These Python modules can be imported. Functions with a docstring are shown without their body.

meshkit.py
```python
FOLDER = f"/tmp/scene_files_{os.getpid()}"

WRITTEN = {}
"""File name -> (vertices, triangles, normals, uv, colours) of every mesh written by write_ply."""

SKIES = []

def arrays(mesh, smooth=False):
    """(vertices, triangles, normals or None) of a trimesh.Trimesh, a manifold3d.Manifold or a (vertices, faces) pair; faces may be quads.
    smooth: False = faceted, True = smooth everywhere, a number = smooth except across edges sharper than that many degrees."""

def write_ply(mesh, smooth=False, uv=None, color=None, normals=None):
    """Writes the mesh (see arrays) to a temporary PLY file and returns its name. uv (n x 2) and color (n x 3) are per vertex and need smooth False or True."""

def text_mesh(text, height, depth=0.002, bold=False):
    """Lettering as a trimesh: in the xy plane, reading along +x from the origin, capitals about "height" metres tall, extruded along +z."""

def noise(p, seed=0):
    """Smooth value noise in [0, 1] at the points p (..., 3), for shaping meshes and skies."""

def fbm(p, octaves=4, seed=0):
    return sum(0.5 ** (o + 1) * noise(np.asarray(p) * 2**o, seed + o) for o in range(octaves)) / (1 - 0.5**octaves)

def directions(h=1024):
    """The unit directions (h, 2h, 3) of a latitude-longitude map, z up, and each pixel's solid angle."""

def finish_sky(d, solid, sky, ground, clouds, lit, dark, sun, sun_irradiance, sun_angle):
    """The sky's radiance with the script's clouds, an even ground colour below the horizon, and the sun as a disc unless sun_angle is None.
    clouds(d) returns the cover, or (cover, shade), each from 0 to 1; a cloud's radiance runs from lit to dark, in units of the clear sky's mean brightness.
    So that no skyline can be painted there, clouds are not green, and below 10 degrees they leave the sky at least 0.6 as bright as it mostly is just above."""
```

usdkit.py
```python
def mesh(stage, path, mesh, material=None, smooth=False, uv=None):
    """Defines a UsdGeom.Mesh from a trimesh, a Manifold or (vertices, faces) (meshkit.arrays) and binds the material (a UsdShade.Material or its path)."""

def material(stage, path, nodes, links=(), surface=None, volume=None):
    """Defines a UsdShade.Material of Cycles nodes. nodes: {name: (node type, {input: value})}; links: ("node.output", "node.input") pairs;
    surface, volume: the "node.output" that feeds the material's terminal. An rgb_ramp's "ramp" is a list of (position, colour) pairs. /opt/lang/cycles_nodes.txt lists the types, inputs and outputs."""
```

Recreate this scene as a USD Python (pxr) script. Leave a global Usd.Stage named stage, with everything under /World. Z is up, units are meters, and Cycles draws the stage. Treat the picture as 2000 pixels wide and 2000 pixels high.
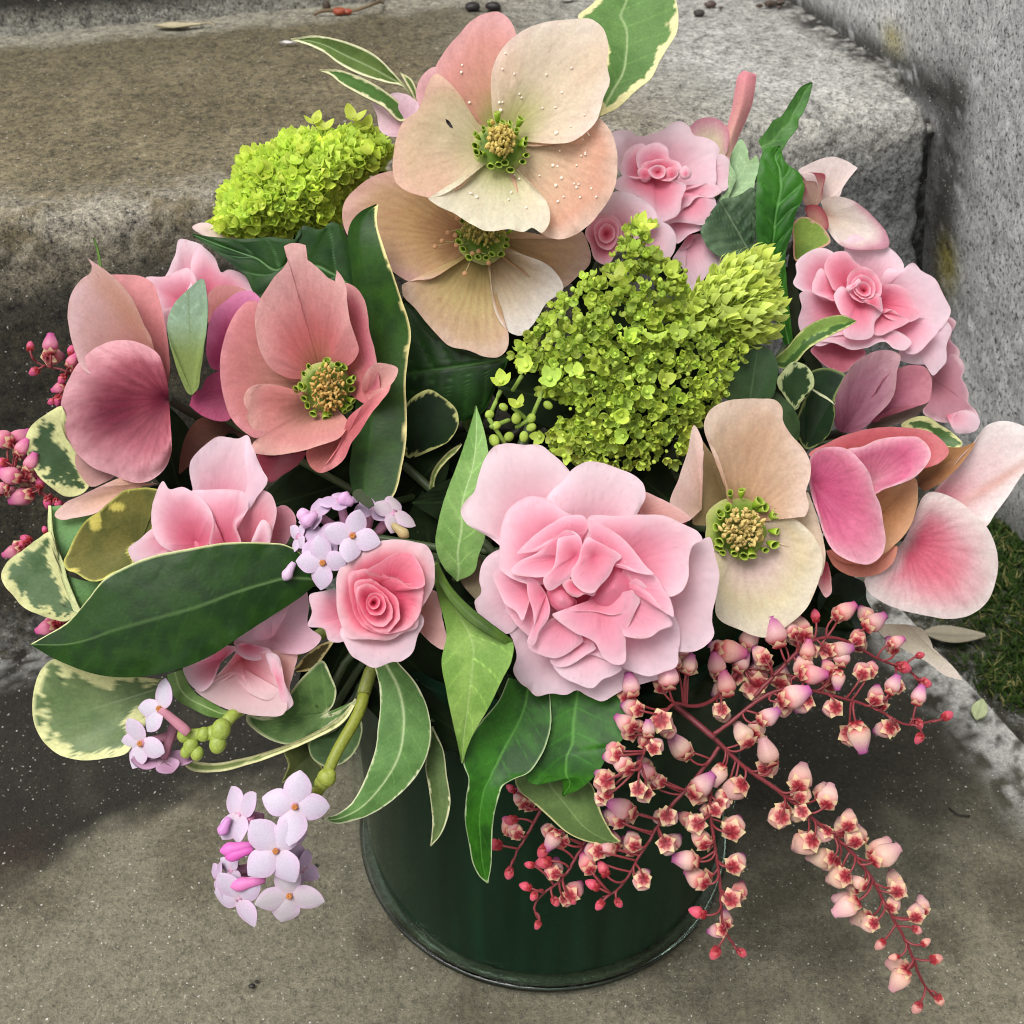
import math, random, numpy as np, trimesh, usdkit, meshkit
from pxr import Usd, UsdGeom, UsdLux, UsdShade, Sdf, Gf, Vt
from scipy.spatial import cKDTree, Delaunay
from scipy.ndimage import gaussian_filter1d
from shapely.geometry import Polygon, Point

# ------------------------------------------------------------------ camera, sky, sun, exposure
stage = Usd.Stage.CreateInMemory()
UsdGeom.SetStageUpAxis(stage, UsdGeom.Tokens.z)
UsdGeom.Xform.Define(stage, '/World')
CAM = np.array([-.0117, -.2525, .35]); PITCH = math.radians(38); F = 2200.0
RIGHT = np.array([1., 0, 0]); FWD = np.array([0, math.cos(PITCH), -math.sin(PITCH)]); UP = np.cross(RIGHT, FWD)
cam = UsdGeom.Camera.Define(stage, '/World/camera')
cam.AddTranslateOp().Set(Gf.Vec3d(*CAM)); cam.AddRotateXOp().Set(90 - math.degrees(PITCH))
cam.CreateHorizontalApertureAttr(20.0); cam.CreateVerticalApertureAttr(20.0); cam.CreateFocalLengthAttr(22.0)
cam.CreateFStopAttr(22.0); cam.CreateFocusDistanceAttr(.285)
cam.CreateClippingRangeAttr(Gf.Vec2f(.02, 1000))
cam.CreateExposureAttr(0.90)
SUN = np.array([-.34, -.22, .90]); SUN /= np.linalg.norm(SUN)
elev, rot = math.asin(SUN[2]), math.atan2(SUN[0], SUN[1])
dome = UsdLux.DomeLight.Define(stage, '/World/sky')
dome.GetPrim().SetCustomDataByKey('kind', 'structure')
skym = usdkit.material(stage, '/World/Looks/sky', {
    's': ('sky_texture', {'sky_type': 'single_scattering', 'sun_disc': False, 'sun_elevation': elev, 'sun_rotation': rot, 'aerosol_density': 4.0}),
    'h': ('hsv', {'saturation': .12}), 'b': ('background_shader', {'strength': .13})},
    [('s.color', 'h.color'), ('h.color', 'b.color')], surface='b.background')
UsdShade.MaterialBindingAPI.Apply(dome.GetPrim()).Bind(skym)
sun = UsdLux.DistantLight.Define(stage, '/World/sun')
sun.CreateIntensityAttr(.36); sun.CreateAngleAttr(40.0); sun.CreateNormalizeAttr(True); sun.CreateColorAttr(Gf.Vec3f(1, .97, .93))
zax = SUN; xax = np.cross([0, 1, 0], zax); xax /= np.linalg.norm(xax); yax = np.cross(zax, xax)
sun.AddTransformOp().Set(Gf.Matrix4d(*xax, 0, *yax, 0, *zax, 0, 0, 0, 2, 1))

# ------------------------------------------------------------------ helpers
def W(px, py, d):
    """the point of the place at picture position px, py (of 2000) and d metres away along the view axis"""
    px, py, d = np.broadcast_arrays(np.asarray(px, float), np.asarray(py, float), np.asarray(d, float))
    return CAM + d[..., None] * (FWD + ((px - 1000) / F)[..., None] * RIGHT + ((1000 - py) / F)[..., None] * UP)
def lin(c):
    c = np.asarray(c, float) / 255.
    return np.where(c <= .04045, c / 12.92, ((c + .055) / 1.055) ** 2.4)
ALB = .80
def rgb(*c): return lin(c) * ALB
_names = {}
def uniq(parent, name):
    k = (parent, name); n = _names.get(k, 0); _names[k] = n + 1
    return f'{parent}/{name}' if n == 0 else f'{parent}/{name}_{n:03d}'
def tag(prim, label=None, cat=None, group=None, kind=None):
    prim = prim.GetPrim() if hasattr(prim, 'GetPrim') else prim
    for k, v in (('label', label), ('category', cat), ('group', group), ('kind', kind)):
        if v: prim.SetCustomDataByKey(k, v)
    return prim
def thing(name, label, cat, at=(0, 0, 0), group=None):
    path = uniq('/World', name)
    x = UsdGeom.Xform.Define(stage, path)
    tag(x, label, cat, group)
    return path
def put(parent, name, v, f, mat, col=None, n=None, label=None, pit=None):
    """defines one Mesh prim under parent with smooth normals and its own colour per vertex"""
    path = uniq(parent, name)
    v = np.asarray(v, float); f = np.asarray(f, int)
    m = UsdGeom.Mesh.Define(stage, path)
    m.CreatePointsAttr(Vt.Vec3fArray.FromNumpy(v.astype(np.float32)))
    m.CreateFaceVertexCountsAttr(Vt.IntArray.FromNumpy(np.full(len(f), f.shape[1], np.int32)))
    m.CreateFaceVertexIndicesAttr(Vt.IntArray.FromNumpy(f.astype(np.int32).ravel()))
    m.CreateSubdivisionSchemeAttr('none')
    if n is None:
        n = normals(v, f)
    if n is not False:
        m.CreateNormalsAttr(Vt.Vec3fArray.FromNumpy(np.asarray(n, np.float32))); m.SetNormalsInterpolation('vertex')
    if col is not None:
        col = np.broadcast_to(np.asarray(col, np.float32), (len(v), 3))
        UsdGeom.PrimvarsAPI(m).CreatePrimvar('col', Sdf.ValueTypeNames.Color3fArray, 'vertex').Set(Vt.Vec3fArray.FromNumpy(np.ascontiguousarray(np.clip(col, 0, 1))))
    if pit is not None:
        UsdGeom.PrimvarsAPI(m).CreatePrimvar('pit', Sdf.ValueTypeNames.Color3fArray, 'vertex').Set(Vt.Vec3fArray.FromNumpy(np.ascontiguousarray(np.repeat(np.clip(np.asarray(pit, np.float32), 0, 1).reshape(-1, 1), 3, 1))))
    UsdShade.MaterialBindingAPI.Apply(m.GetPrim()).Bind(mat)
    if label: tag(m, label)
    return path
def tris(f):
    f = np.asarray(f, int)
    return np.vstack([f[:, [0, 1, 2]], f[:, [0, 2, 3]]]) if f.shape[1] == 4 else f
def normals(v, f):
    f = tris(f); n = np.zeros_like(v); c = np.cross(v[f[:, 1]] - v[f[:, 0]], v[f[:, 2]] - v[f[:, 0]])
    for k in range(3): np.add.at(n, f[:, k], c)
    l = np.linalg.norm(n, axis=1, keepdims=True)
    return np.where(l > 0, n / np.maximum(l, 1e-30), [0, 0, 1.])
def merge(parts):
    V, Fs, C, o = [], [], [], 0
    for v, f, c in parts:
        V.append(v); Fs.append(tris(f) + o); C.append(np.broadcast_to(np.asarray(c, float), (len(v), 3))); o += len(v)
    return np.vstack(V), np.vstack(Fs), np.vstack(C)
CROP = dict(A=(0, 0, 2.76), B=(500, 0, 2.415), C=(1300, 0, 2.76), D=(0, 450, 3.22), E=(350, 400, 3.22), F=(900, 400, 2.76), G=(1400, 600, 3.22),
            H=(0, 900, 3.22), I=(400, 900, 3.22), J=(850, 850, 3.22), K=(350, 1250, 2.972), L=(900, 1150, 3.22), M=(1300, 1100, 2.76), N=(1300, 1300, 2.76),
            O=(0, 1300, 2.76), Q=(1100, 200, 4.83), R=(1500, 420, 4.6), S=(0, 950, 4.83), T=(600, 550, 4.83), P=(0, 0, 1.0), Z=(0, 0, .966))
def px(c, pts):
    x0, y0, s = CROP[c]
    return np.asarray(pts, float) / s + np.array([x0, y0])
def pts(c, text):
    """'x y x y! ...' in a frame of reference c; ! marks a corner"""
    toks = text.split(); P, K = [], []
    for i in range(0, len(toks), 2):
        k = toks[i + 1].endswith('!')
        P.append((float(toks[i]), float(toks[i + 1].rstrip('!')))); K.append(k)
    return px(c, P), np.array(K)
def crom(P, step, ends=None):
    """open Catmull-Rom (centripetal-like) through P"""
    P = np.asarray(P, float)
    if len(P) < 3:
        n = max(2, int(np.linalg.norm(P[-1] - P[0]) / step) + 1)
        return P[0] + (P[-1] - P[0]) * np.linspace(0, 1, n)[:, None]
    a = ends[0] if ends is not None else 2 * P[0] - P[1]; b = ends[1] if ends is not None else 2 * P[-1] - P[-2]
    Q = np.vstack([a, P, b]); out = []
    for i in range(1, len(Q) - 2):
        p0, p1, p2, p3 = Q[i - 1:i + 3]; L = np.linalg.norm(p2 - p1)
        n = max(1, int(round(L / step)))
        t = (np.arange(n) / n)[:, None]
        d1 = (np.linalg.norm(p1 - p0) + 1e-6); d2 = L + 1e-6; d3 = (np.linalg.norm(p3 - p2) + 1e-6)
        m1 = ((p1 - p0) / d1 * d2 + (p2 - p1) / d2 * d1) / (d1 + d2) * d2
        m2 = ((p2 - p1) / d2 * d3 + (p3 - p2) / d3 * d2) / (d2 + d3) * d2
        out.append((2 * t**3 - 3 * t**2 + 1) * p1 + (t**3 - 2 * t**2 + t) * m1 + (-2 * t**3 + 3 * t**2) * p2 + (t**3 - t**2) * m2)
    out.append(Q[-2:-1])
    return np.vstack(out)
def closed(P, K, step):
    if K.any():
        i = int(np.argmax(K)); P = np.roll(P, -i, 0); K = np.roll(K, -i)
        P = np.vstack([P, P[:1]]); idx = list(np.nonzero(K)[0]) + [len(P) - 1]
        return np.vstack([crom(P[a:b + 1], step)[:-1] for a, b in zip(idx[:-1], idx[1:])])
    return crom(np.vstack([P, P[:1]]), step, (P[-1], P[1]))[:-1]
def n1(x, seed=0): # smooth noise on points (n,2) -> [-1,1]
    x = np.asarray(x, float)
    return 2 * meshkit.fbm(np.c_[x, np.full(len(x), seed * 3.7)], 3, seed) - 1
def ramp(t, stops):
    at = np.array([s[0] for s in stops], float); c = np.array([rgb(*s[1]) for s in stops])
    return np.stack([np.interp(t, at, c[:, k]) for k in range(3)], -1)
def sstep(a, b, x):
    t = np.clip((x - a) / (b - a), 0, 1); return t * t * (3 - 2 * t)
def solid(v, grid_f, loop, th, col):
    """gives a sheet its thickness: front layer v, back layer th away from the camera, rim stitched"""
    f = tris(grid_f); n = normals(v, f)
    if np.sum(n * (v - CAM)) > 0: f = f[:, ::-1]; n = -n; loop = loop[::-1]
    back = v - n * th; N = len(v)
    a = np.asarray(loop); b = np.roll(a, -1)
    st = np.vstack([np.c_[a, b + N, b], np.c_[a, a + N, b + N]])
    return np.vstack([v, back]), np.vstack([f, f[:, ::-1] + N, st]), np.vstack([col, col]), np.vstack([n, -n])
_seed = [0]
def fan(c, text, base, d, p=1.0, curl=0., cup=0., ruf=0., roll=0., tilt=(0, 0), step=None, jit=1.0):
    """a sheet spread from its base point to a closed outline. d = (depth at base, depth at rim) in mm"""
    _seed[0] += 1; sd = _seed[0]
    P, K = pts(c, text); b = px(c, [base])[0]
    size = np.ptp(P, 0).max()
    step = step or max(2.6, size / 44)
    O = closed(P, K, step)
    if jit: O = O + (n1(O / 17, sd)[:, None] * (O - b) / np.maximum(np.linalg.norm(O - b, axis=1, keepdims=True), 1)) * jit
    N = len(O); M = int(np.clip(np.linalg.norm(O - b, axis=1).mean() / (step * 1.15), 6, 34))
    T = np.repeat((np.arange(1, M + 1) / M) ** .85, N); S = np.tile(np.arange(N), M)
    xy = np.vstack([b[None], b + T[:, None] * (O[S] - b)]); T = np.r_[0, T]
    cen = O.mean(0); ax = cen - b; ax = ax / max(np.linalg.norm(ax), 1e-6); la = np.array([-ax[1], ax[0]])
    q = xy - b; RR0 = np.linalg.norm(O - b, axis=1); RR0 = gaussian_filter1d(RR0, max(2., N / 17), mode='wrap'); RS = np.r_[1, RR0[S]]; RM = np.linalg.norm(O - b, axis=1).max(); T = np.clip(np.linalg.norm(q, axis=1) / np.maximum(RS, .5 * RM), 0, 1); al = q @ ax; lt = q @ la; wl = max(np.abs(lt).max(), 1e-6); ml = max(al.max(), 1e-6)
    z = d[0] + (d[1] - d[0]) * T ** p + curl * np.clip((T - .62) / .38, 0, 1) ** 2 - cup * (lt / wl) ** 2 + roll * (lt / wl)
    z = z + tilt[0] * q[:, 0] / 100 + tilt[1] * q[:, 1] / 100
    if ruf: z = z + ruf * T ** 2.5 * n1(xy / 34, sd + 5) + .35 * ruf * T ** 4 * n1(xy / 12, sd + 9)
    v = W(xy[:, 0], xy[:, 1], z / 1000)
    j = np.arange(N); k = (j + 1) % N
    f = [np.c_[np.zeros(N, int), 1 + j, 1 + k]]
    for i in range(M - 1):
        a, e = 1 + i * N, 1 + (i + 1) * N
        f += [np.c_[a + j, e + j, e + k], np.c_[a + j, e + k, a + k]]
    ed = cKDTree(O).query(xy)[0]
    return dict(v=v, f=np.vstack(f), loop=1 + (M - 1) * N + np.arange(N), xy=xy, t=T, al=al / ml, lt=lt, v1=lt / wl, ed=ed, ang=np.arctan2(lt, al), sd=sd, size=size)
def strip(c, ta, tb, d, fold=0., sag=0., step=None, mid=.5, wave=0., nv=None):
    """a blade between two edges that run from its base to its tip. d = depths in mm along it, fold = how far the edges stand towards the camera"""
    _seed[0] += 1; sd = _seed[0]
    A, _ = pts(c, ta); B, _ = pts(c, tb)
    step = step or max(2.6, max(np.ptp(A, 0).max(), np.ptp(B, 0).max()) / 95)
    def even(P, n):
        S = crom(P, 1.0); s = np.r_[0, np.cumsum(np.linalg.norm(np.diff(S, axis=0), axis=1))]
        return np.stack([np.interp(np.linspace(0, s[-1], n), s, S[:, k]) for k in (0, 1)], -1)
    L = max(np.linalg.norm(np.diff(crom(A, 2.), axis=0), axis=1).sum(), np.linalg.norm(np.diff(crom(B, 2.), axis=0), axis=1).sum())
    nu = int(np.clip(L / step, 12, 104)); A = even(A, nu); B = even(B, nu)
    wd = np.linalg.norm(B - A, axis=1).max(); nv = nv or int(np.clip(wd / step, 6, 40))
    A = A + n1(A / 14, sd)[:, None] * np.array([.5, .5]); B = B + n1(B / 14, sd + 1)[:, None] * np.array([.5, .5])
    vv = np.linspace(0, 1, nv + 1); uu = np.linspace(0, 1, nu)
    xy = (A[:, None] * (1 - vv)[None, :, None] + B[:, None] * vv[None, :, None]).reshape(-1, 2)
    U = np.repeat(uu, nv + 1); V = np.tile(vv, nu)
    vs = np.where(V < mid, (V - mid) / mid, (V - mid) / (1 - mid))
    z = np.interp(U, np.linspace(0, 1, len(d)), d)
    if len(d) > 2:
        from scipy.interpolate import CubicSpline
        z = CubicSpline(np.linspace(0, 1, len(d)), d)(U)
    env = np.sin(np.pi * np.clip(U, .02, .98)) ** .5
    z = z - fold * np.abs(vs) ** 1.3 * env + sag * (1 - vs ** 2) * 0
    if wave: z = z + wave * np.abs(vs) ** 2 * n1(xy / 40, sd) * env
    v = W(xy[:, 0], xy[:, 1], z / 1000)
    w = nv + 1; i, j = np.meshgrid(np.arange(nu - 1), np.arange(nv), indexing='ij'); a = (i * w + j).ravel()
    f = np.c_[a, a + 1, a + w + 1, a + w]
    loop = np.r_[np.arange(w), np.arange(1, nu) * w + nv, (nu - 1) * w + np.arange(nv - 1, -1, -1), np.arange(nu - 2, 0, -1) * w]
    wid = np.linalg.norm(B - A, axis=1)
    ed = np.minimum(V, 1 - V) * np.repeat(wid, w)
    lt = (V - mid) * np.repeat(wid, w)
    return dict(v=v, f=f, loop=loop, xy=xy, t=U, al=U, lt=lt, v1=vs, ed=ed, ang=vs, sd=sd, size=L)
def petal_col(g, stops, by='t', rim=None, vein=0., nv=16, mott=.06, blotch=None, edge=None):
    x = g['t'] if by == 't' else g['al']
    wob = n1(g['xy'] / 30, g['sd'] + 2)
    c = ramp(np.clip(x + .07 * wob, 0, 1), stops)
    if blotch: # (along, lateral, r_along, r_lat, colour, strength)
        a, l, ra, rl, bc, s = blotch
        r = ((g['al'] - a) / ra) ** 2 + ((g['v1'] - l) / rl) ** 2
        w = s * np.exp(-r * (1 + .5 * wob))
        c = c * (1 - w[:, None]) + rgb(*bc) * w[:, None]
    if edge: # (width px, colour, strength)
        w = edge[2] * (1 - sstep(0, edge[0], g['ed'] * (1 + .3 * wob)))
        c = c * (1 - w[:, None]) + rgb(*edge[1]) * w[:, None]
    if vein:
        ph = g['ang'] * nv + 1.6 * n1(np.c_[g['ang'] * 3, g['t'] * 3], g['sd'])
        r = np.abs(np.sin(ph)) ** .55
        w = vein * (1 - r) * np.clip(g['t'] * 3, 0, 1) * (1 - .6 * g['t'])
        tone = np.array([.55, .42, .45])
        c = c * (1 - w[:, None] * (1 - tone))
    if vein:
        th = g['ang'] + .35 * n1(g['xy'] / 40, g['sd'] + 12)
        for nn, t0, a_ in ((7, .0, .55), (15, .30, .42), (31, .55, .30)):
            ph = th * nn; r = np.abs(ph - np.round(ph)) / nn * np.maximum(g['t'], .05) * g['size'] * .6
            w = vein * a_ * np.exp(-(r / 2.2) ** 2) * sstep(t0, t0 + .12, g['t']) * (1 - .5 * g['t'])
            c = c * (1 - w[:, None] * np.array([.30, .62, .55]))
        k = n1(g['xy'] / 3.2, g['sd'] + 14); w = sstep(.42, .6, k) * .35; c = c * (1 - w[:, None] * np.array([.25, .45, .5]))
        w = .35 * sstep(.1, .6, n1(g['xy'] / 22, g['sd'] + 15)) * (1 - sstep(0, 6, g['ed'])); c = c * (1 - w[:, None]) + rgb(168, 124, 92) * w[:, None]
    c = c * (1 + mott * n1(g['xy'] / 9, g['sd'] + 3)[:, None] + mott * .8 * n1(g['xy'] / 45, g['sd'] + 4)[:, None])
    return c
def leaf_col(g, base, dark=None, margin=None, rib=None, vein=0., nvein=7, vcol=None, blot=.10, spots=0):
    """margin = (width px, colour, raggedness), rib = (half width px, colour)"""
    w = n1(g['xy'] / 38, g['sd'] + 2)
    c = np.tile(rgb(*base), (len(w), 1))
    if dark is not None:
        k = sstep(-.25, .35, w)[:, None]; c = c * (1 - k) + rgb(*dark) * k
    c = c * (1 + blot * n1(g['xy'] / 7, g['sd'] + 3)[:, None])
    if vein:
        vc = rgb(*(vcol or tuple(min(255, int(x * 1.45)) for x in base)))
        ph = g['al'] * nvein - np.abs(g['v1']) * 1.1
        r = np.abs(ph - np.round(ph)) / nvein * g['size']
        k = vein * np.exp(-(r / 1.5) ** 2)[:, None] * (1 - .6 * np.abs(g['v1'])[:, None])
        c = c * (1 - k) + vc * k
    if rib:
        k = np.exp(-(g['lt'] / (rib[0] * (1.15 - .8 * g['al']))) ** 2)[:, None] * .85
        c = c * (1 - k) + rgb(*rib[1]) * k
    if margin:
        ra = margin[2]
        wid = margin[0] * (1 + ra * 1.6 * n1(g['xy'] / 24, g['sd'] + 6) + ra * .9 * n1(g['xy'] / 7, g['sd'] + 8))
        k = sstep(-.12, .12, 1 - g['ed'] / np.maximum(wid, .8))[:, None]
        c = c * (1 - k) + rgb(*margin[1]) * k * (1 + .12 * n1(g['xy'] / 12, g['sd'] + 11)[:, None])
    if spots:
        r = np.random.RandomState(g['sd'])
        for s in range(spots):
            p = g['xy'][r.randint(len(g['xy']))]; k = np.exp(-(np.linalg.norm(g['xy'] - p, axis=1) / r.uniform(2, 3.4)) ** 4)[:, None] * .85
            c = c * (1 - k) + rgb(30, 38, 22) * k
    return c
def sheet(parent, name, g, col, mat, th=.35, label=None, relief=None):
    v = g['v']
    if relief is not None:
        n = normals(v, g['f']); n = np.where((np.sum(n * (v - CAM), 1) > 0)[:, None], -n, n); v = v + n * (relief / 1000)[:, None]
    if th <= 0:
        f = tris(g['f']); n = normals(v, f)
        if np.sum(n * (v - CAM)) > 0: f = f[:, ::-1]; n = -n
        return put(parent, name, v, f, mat, col, n, label)
    v, f, c, n = solid(v, g['f'], g['loop'], th / 1000, col)
    return put(parent, name, v, f, mat, c, n, label)
def tube(P, r, sides=8, caps=True):
    P = np.asarray(P, float); r = np.broadcast_to(np.asarray(r, float), (len(P),))
    t = np.gradient(P, axis=0); t /= np.linalg.norm(t, axis=1, keepdims=True) + 1e-12
    a = np.cross(t, np.where(np.abs(t[:, 2:]) < .9, [0, 0, 1.], [1., 0, 0])); a /= np.linalg.norm(a, axis=1, keepdims=True) + 1e-12
    b = np.cross(t, a); an = np.arange(sides) * 2 * np.pi / sides
    v = P[:, None] + r[:, None, None] * (np.cos(an)[None, :, None] * a[:, None] + np.sin(an)[None, :, None] * b[:, None])
    i, j = np.meshgrid(np.arange(len(P) - 1), np.arange(sides), indexing='ij')
    q = np.stack([i * sides + j, i * sides + (j + 1) % sides, (i + 1) * sides + (j + 1) % sides, (i + 1) * sides + j], -1).reshape(-1, 4)
    v = v.reshape(-1, 3); f = tris(q)
    if caps:
        n = len(v); v = np.vstack([v, P[:1], P[-1:]]); k = np.arange(sides); m = (len(P) - 1) * sides
        f = np.vstack([f, np.c_[np.full(sides, n), (k + 1) % sides, k], np.c_[np.full(sides, n + 1), m + k, m + (k + 1) % sides]])
    return v, f
def smooth3(P, n):
    P = np.asarray(P, float)
    if len(P) == 2: return P[0] + (P[1] - P[0]) * np.linspace(0, 1, n)[:, None]
    from scipy.interpolate import CubicSpline
    s = np.r_[0, np.cumsum(np.linalg.norm(np.diff(P, axis=0), axis=1))]
    return CubicSpline(s / s[-1], P)(np.linspace(0, 1, n))
def frame(axis, spin=0.):
    z = np.asarray(axis, float); z = z / np.linalg.norm(z)
    x = np.cross([0.13, .37, .92], z)
    if np.linalg.norm(x) < 1e-3: x = np.cross([1, 0, 0], z)
    x /= np.linalg.norm(x); y = np.cross(z, x)
    R = np.stack([x, y, z], 1); cs, sn = math.cos(spin), math.sin(spin)
    return R @ np.array([[cs, -sn, 0], [sn, cs, 0], [0, 0, 1]])
def viewdir(ix, iy, away):
    """a direction given as picture right, picture up, away from the camera"""
    v = ix * RIGHT + iy * UP + away * FWD
    return v / np.linalg.norm(v)

# ------------------------------------------------------------------ materials
def colmat(name, rough, spec=.5, trans=.25, noise=(900, .12), bump=.12, bscale=1400, coat=0., bdist=.0004):
    nd = {'a': ('attribute', {'attribute': 'col'}), 'g': ('geometry', {}),
          'n': ('noise_texture', {'scale': noise[0], 'detail': 4}),
          'r': ('map_range', {'from_min': .25, 'from_max': .75, 'to_min': 1 - noise[1], 'to_max': 1 + noise[1]}),
          'm': ('vector_math', {'math_type': 'scale'}),
          'b': ('noise_texture', {'scale': bscale, 'detail': 3}),
          'u': ('bump', {'strength': bump, 'distance': bdist}),
          'p': ('principled_bsdf', {'roughness': rough, 'specular_ior_level': spec, 'coat_weight': coat, 'coat_roughness': .25})}
    ln = [('g.position', 'n.vector'), ('g.position', 'b.vector'), ('n.fac', 'r.value'), ('a.color', 'm.vector1'), ('r.result', 'm.scale'), ('m.vector', 'p.base_color'), ('b.fac', 'u.height'), ('u.normal', 'p.normal')]
    out = 'p.BSDF'
    if trans:
        nd['t'] = ('translucent_bsdf', {}); nd['x'] = ('mix_closure', {'fac': trans})
        ln += [('m.vector', 't.color'), ('p.BSDF', 'x.closure1'), ('t.BSDF', 'x.closure2')]; out = 'x.closure'
    return usdkit.material(stage, f'/World/Looks/{name}', nd, ln, surface=out)
PETAL = colmat('petal', .55, .22, .42, (1300, .09), .22, 1500)
ROSE = colmat('rose_petal', .6, .18, .46, (900, .03), .12, 1700)
LEAF = colmat('glossy_leaf', .46, .20, .16, (1500, .14), .22, 900)
MATTE = colmat('matte_leaf', .6, .18, .18, (1500, .14), .25, 1100)
LIME = colmat('lime_floret', .5, .25, .36, (1500, .08), .1, 2000)
WAXY = colmat('waxy_bell', .42, .3, .25, (2200, .08), .1, 2500)
STEM = colmat('green_stem', .5, .4, 0, (1300, .2), .3, 1200)
def grit(name, rough, amp, bump, streak=(1, 1, 1), rot=(0, 0, 0), pits=.02, white=.025):
    """concrete: the mesh's own colour with grain, pits and pale specks at the size of sand"""
    nd = {'a': ('attribute', {'attribute': 'col'}), 'g': ('geometry', {}), 'mp': ('mapping', {'scale': streak, 'rotation': rot}),
          'n1': ('noise_texture', {'scale': 520, 'detail': 5, 'roughness': .8}), 'n2': ('noise_texture', {'scale': 1700, 'detail': 3, 'roughness': .7}), 'n3': ('noise_texture', {'scale': 150, 'detail': 5, 'roughness': .65}),
          'ad': ('math', {'math_type': 'multiply_add', 'value2': .55}), 'ad2': ('math', {'math_type': 'multiply_add', 'value2': .45}),
          'r': ('map_range', {'from_min': .80, 'from_max': 1.20, 'to_min': 1 - amp, 'to_max': 1 + amp, 'clamp': True}), 'm': ('vector_math', {'math_type': 'scale'}),
          'v': ('noise_texture', {'scale': 820, 'detail': 3, 'roughness': .62}), 'pa': ('attribute', {'attribute': 'pit'}), 'vp': ('mix', {'mix_type': 'multiply', 'fac': 1.0}), 'vd': ('rgb_ramp', {'ramp': [(.0, (1, 1, 1)), (.27 + pits, (1, 1, 1)), (.33 + pits, (0, 0, 0)), (1, (0, 0, 0))]}),
          'w': ('noise_texture', {'scale': 900, 'detail': 1, 'roughness': .5}), 'wd': ('rgb_ramp', {'ramp': [(.0, (0, 0, 0)), (.715 - white, (0, 0, 0)), (.75 - white, (1, 1, 1)), (1, (1, 1, 1))]}),
          'md': ('mix', {'color2': (.035, .033, .028)}), 'mw': ('mix', {'color2': (.60, .58, .52)}),
          'u': ('bump', {'strength': bump, 'distance': .0016}), 'hh': ('math', {'math_type': 'subtract'}), 'p': ('principled_bsdf', {'roughness': rough, 'specular_ior_level': .35})}
    ln = [('g.position', 'mp.vector'), ('mp.vector', 'n1.vector'), ('mp.vector', 'n3.vector'), ('g.position', 'n2.vector'), ('mp.vector', 'v.vector'), ('g.position', 'w.vector'),
          ('n2.fac', 'ad.value1'), ('n1.fac', 'ad.value3'), ('n3.fac', 'ad2.value1'), ('ad.value', 'ad2.value3'), ('ad2.value', 'r.value'), ('a.color', 'm.vector1'), ('r.result', 'm.scale'), ('v.fac', 'vd.fac'), ('w.fac', 'wd.fac'),
          ('m.vector', 'md.color1'), ('vd.color', 'vp.color1'), ('pa.color', 'vp.color2'), ('vp.color', 'md.fac'), ('md.color', 'mw.color1'), ('wd.color', 'mw.fac'), ('mw.color', 'p.base_color'),
          ('ad.value', 'hh.value1'), ('vp.color', 'hh.value2'), ('hh.value', 'u.height'), ('u.normal', 'p.normal')]
    return usdkit.material(stage, f'/World/Looks/{name}', nd, ln, surface='p.BSDF')
CONC = grit('concrete', .8, .95, 1.0, pits=.075, white=-.012)
TREADM = grit('tread_concrete', .62, .50, .9, pits=.035, white=.0)
WALLM = grit('wall_concrete', .8, .52, .9, (1, 1, .55), (.5, .9, .3), pits=.085, white=.0)
DEEP = colmat('shaded_leaf', .85, .08, .1, (1500, .14), .1, 1100)
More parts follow.
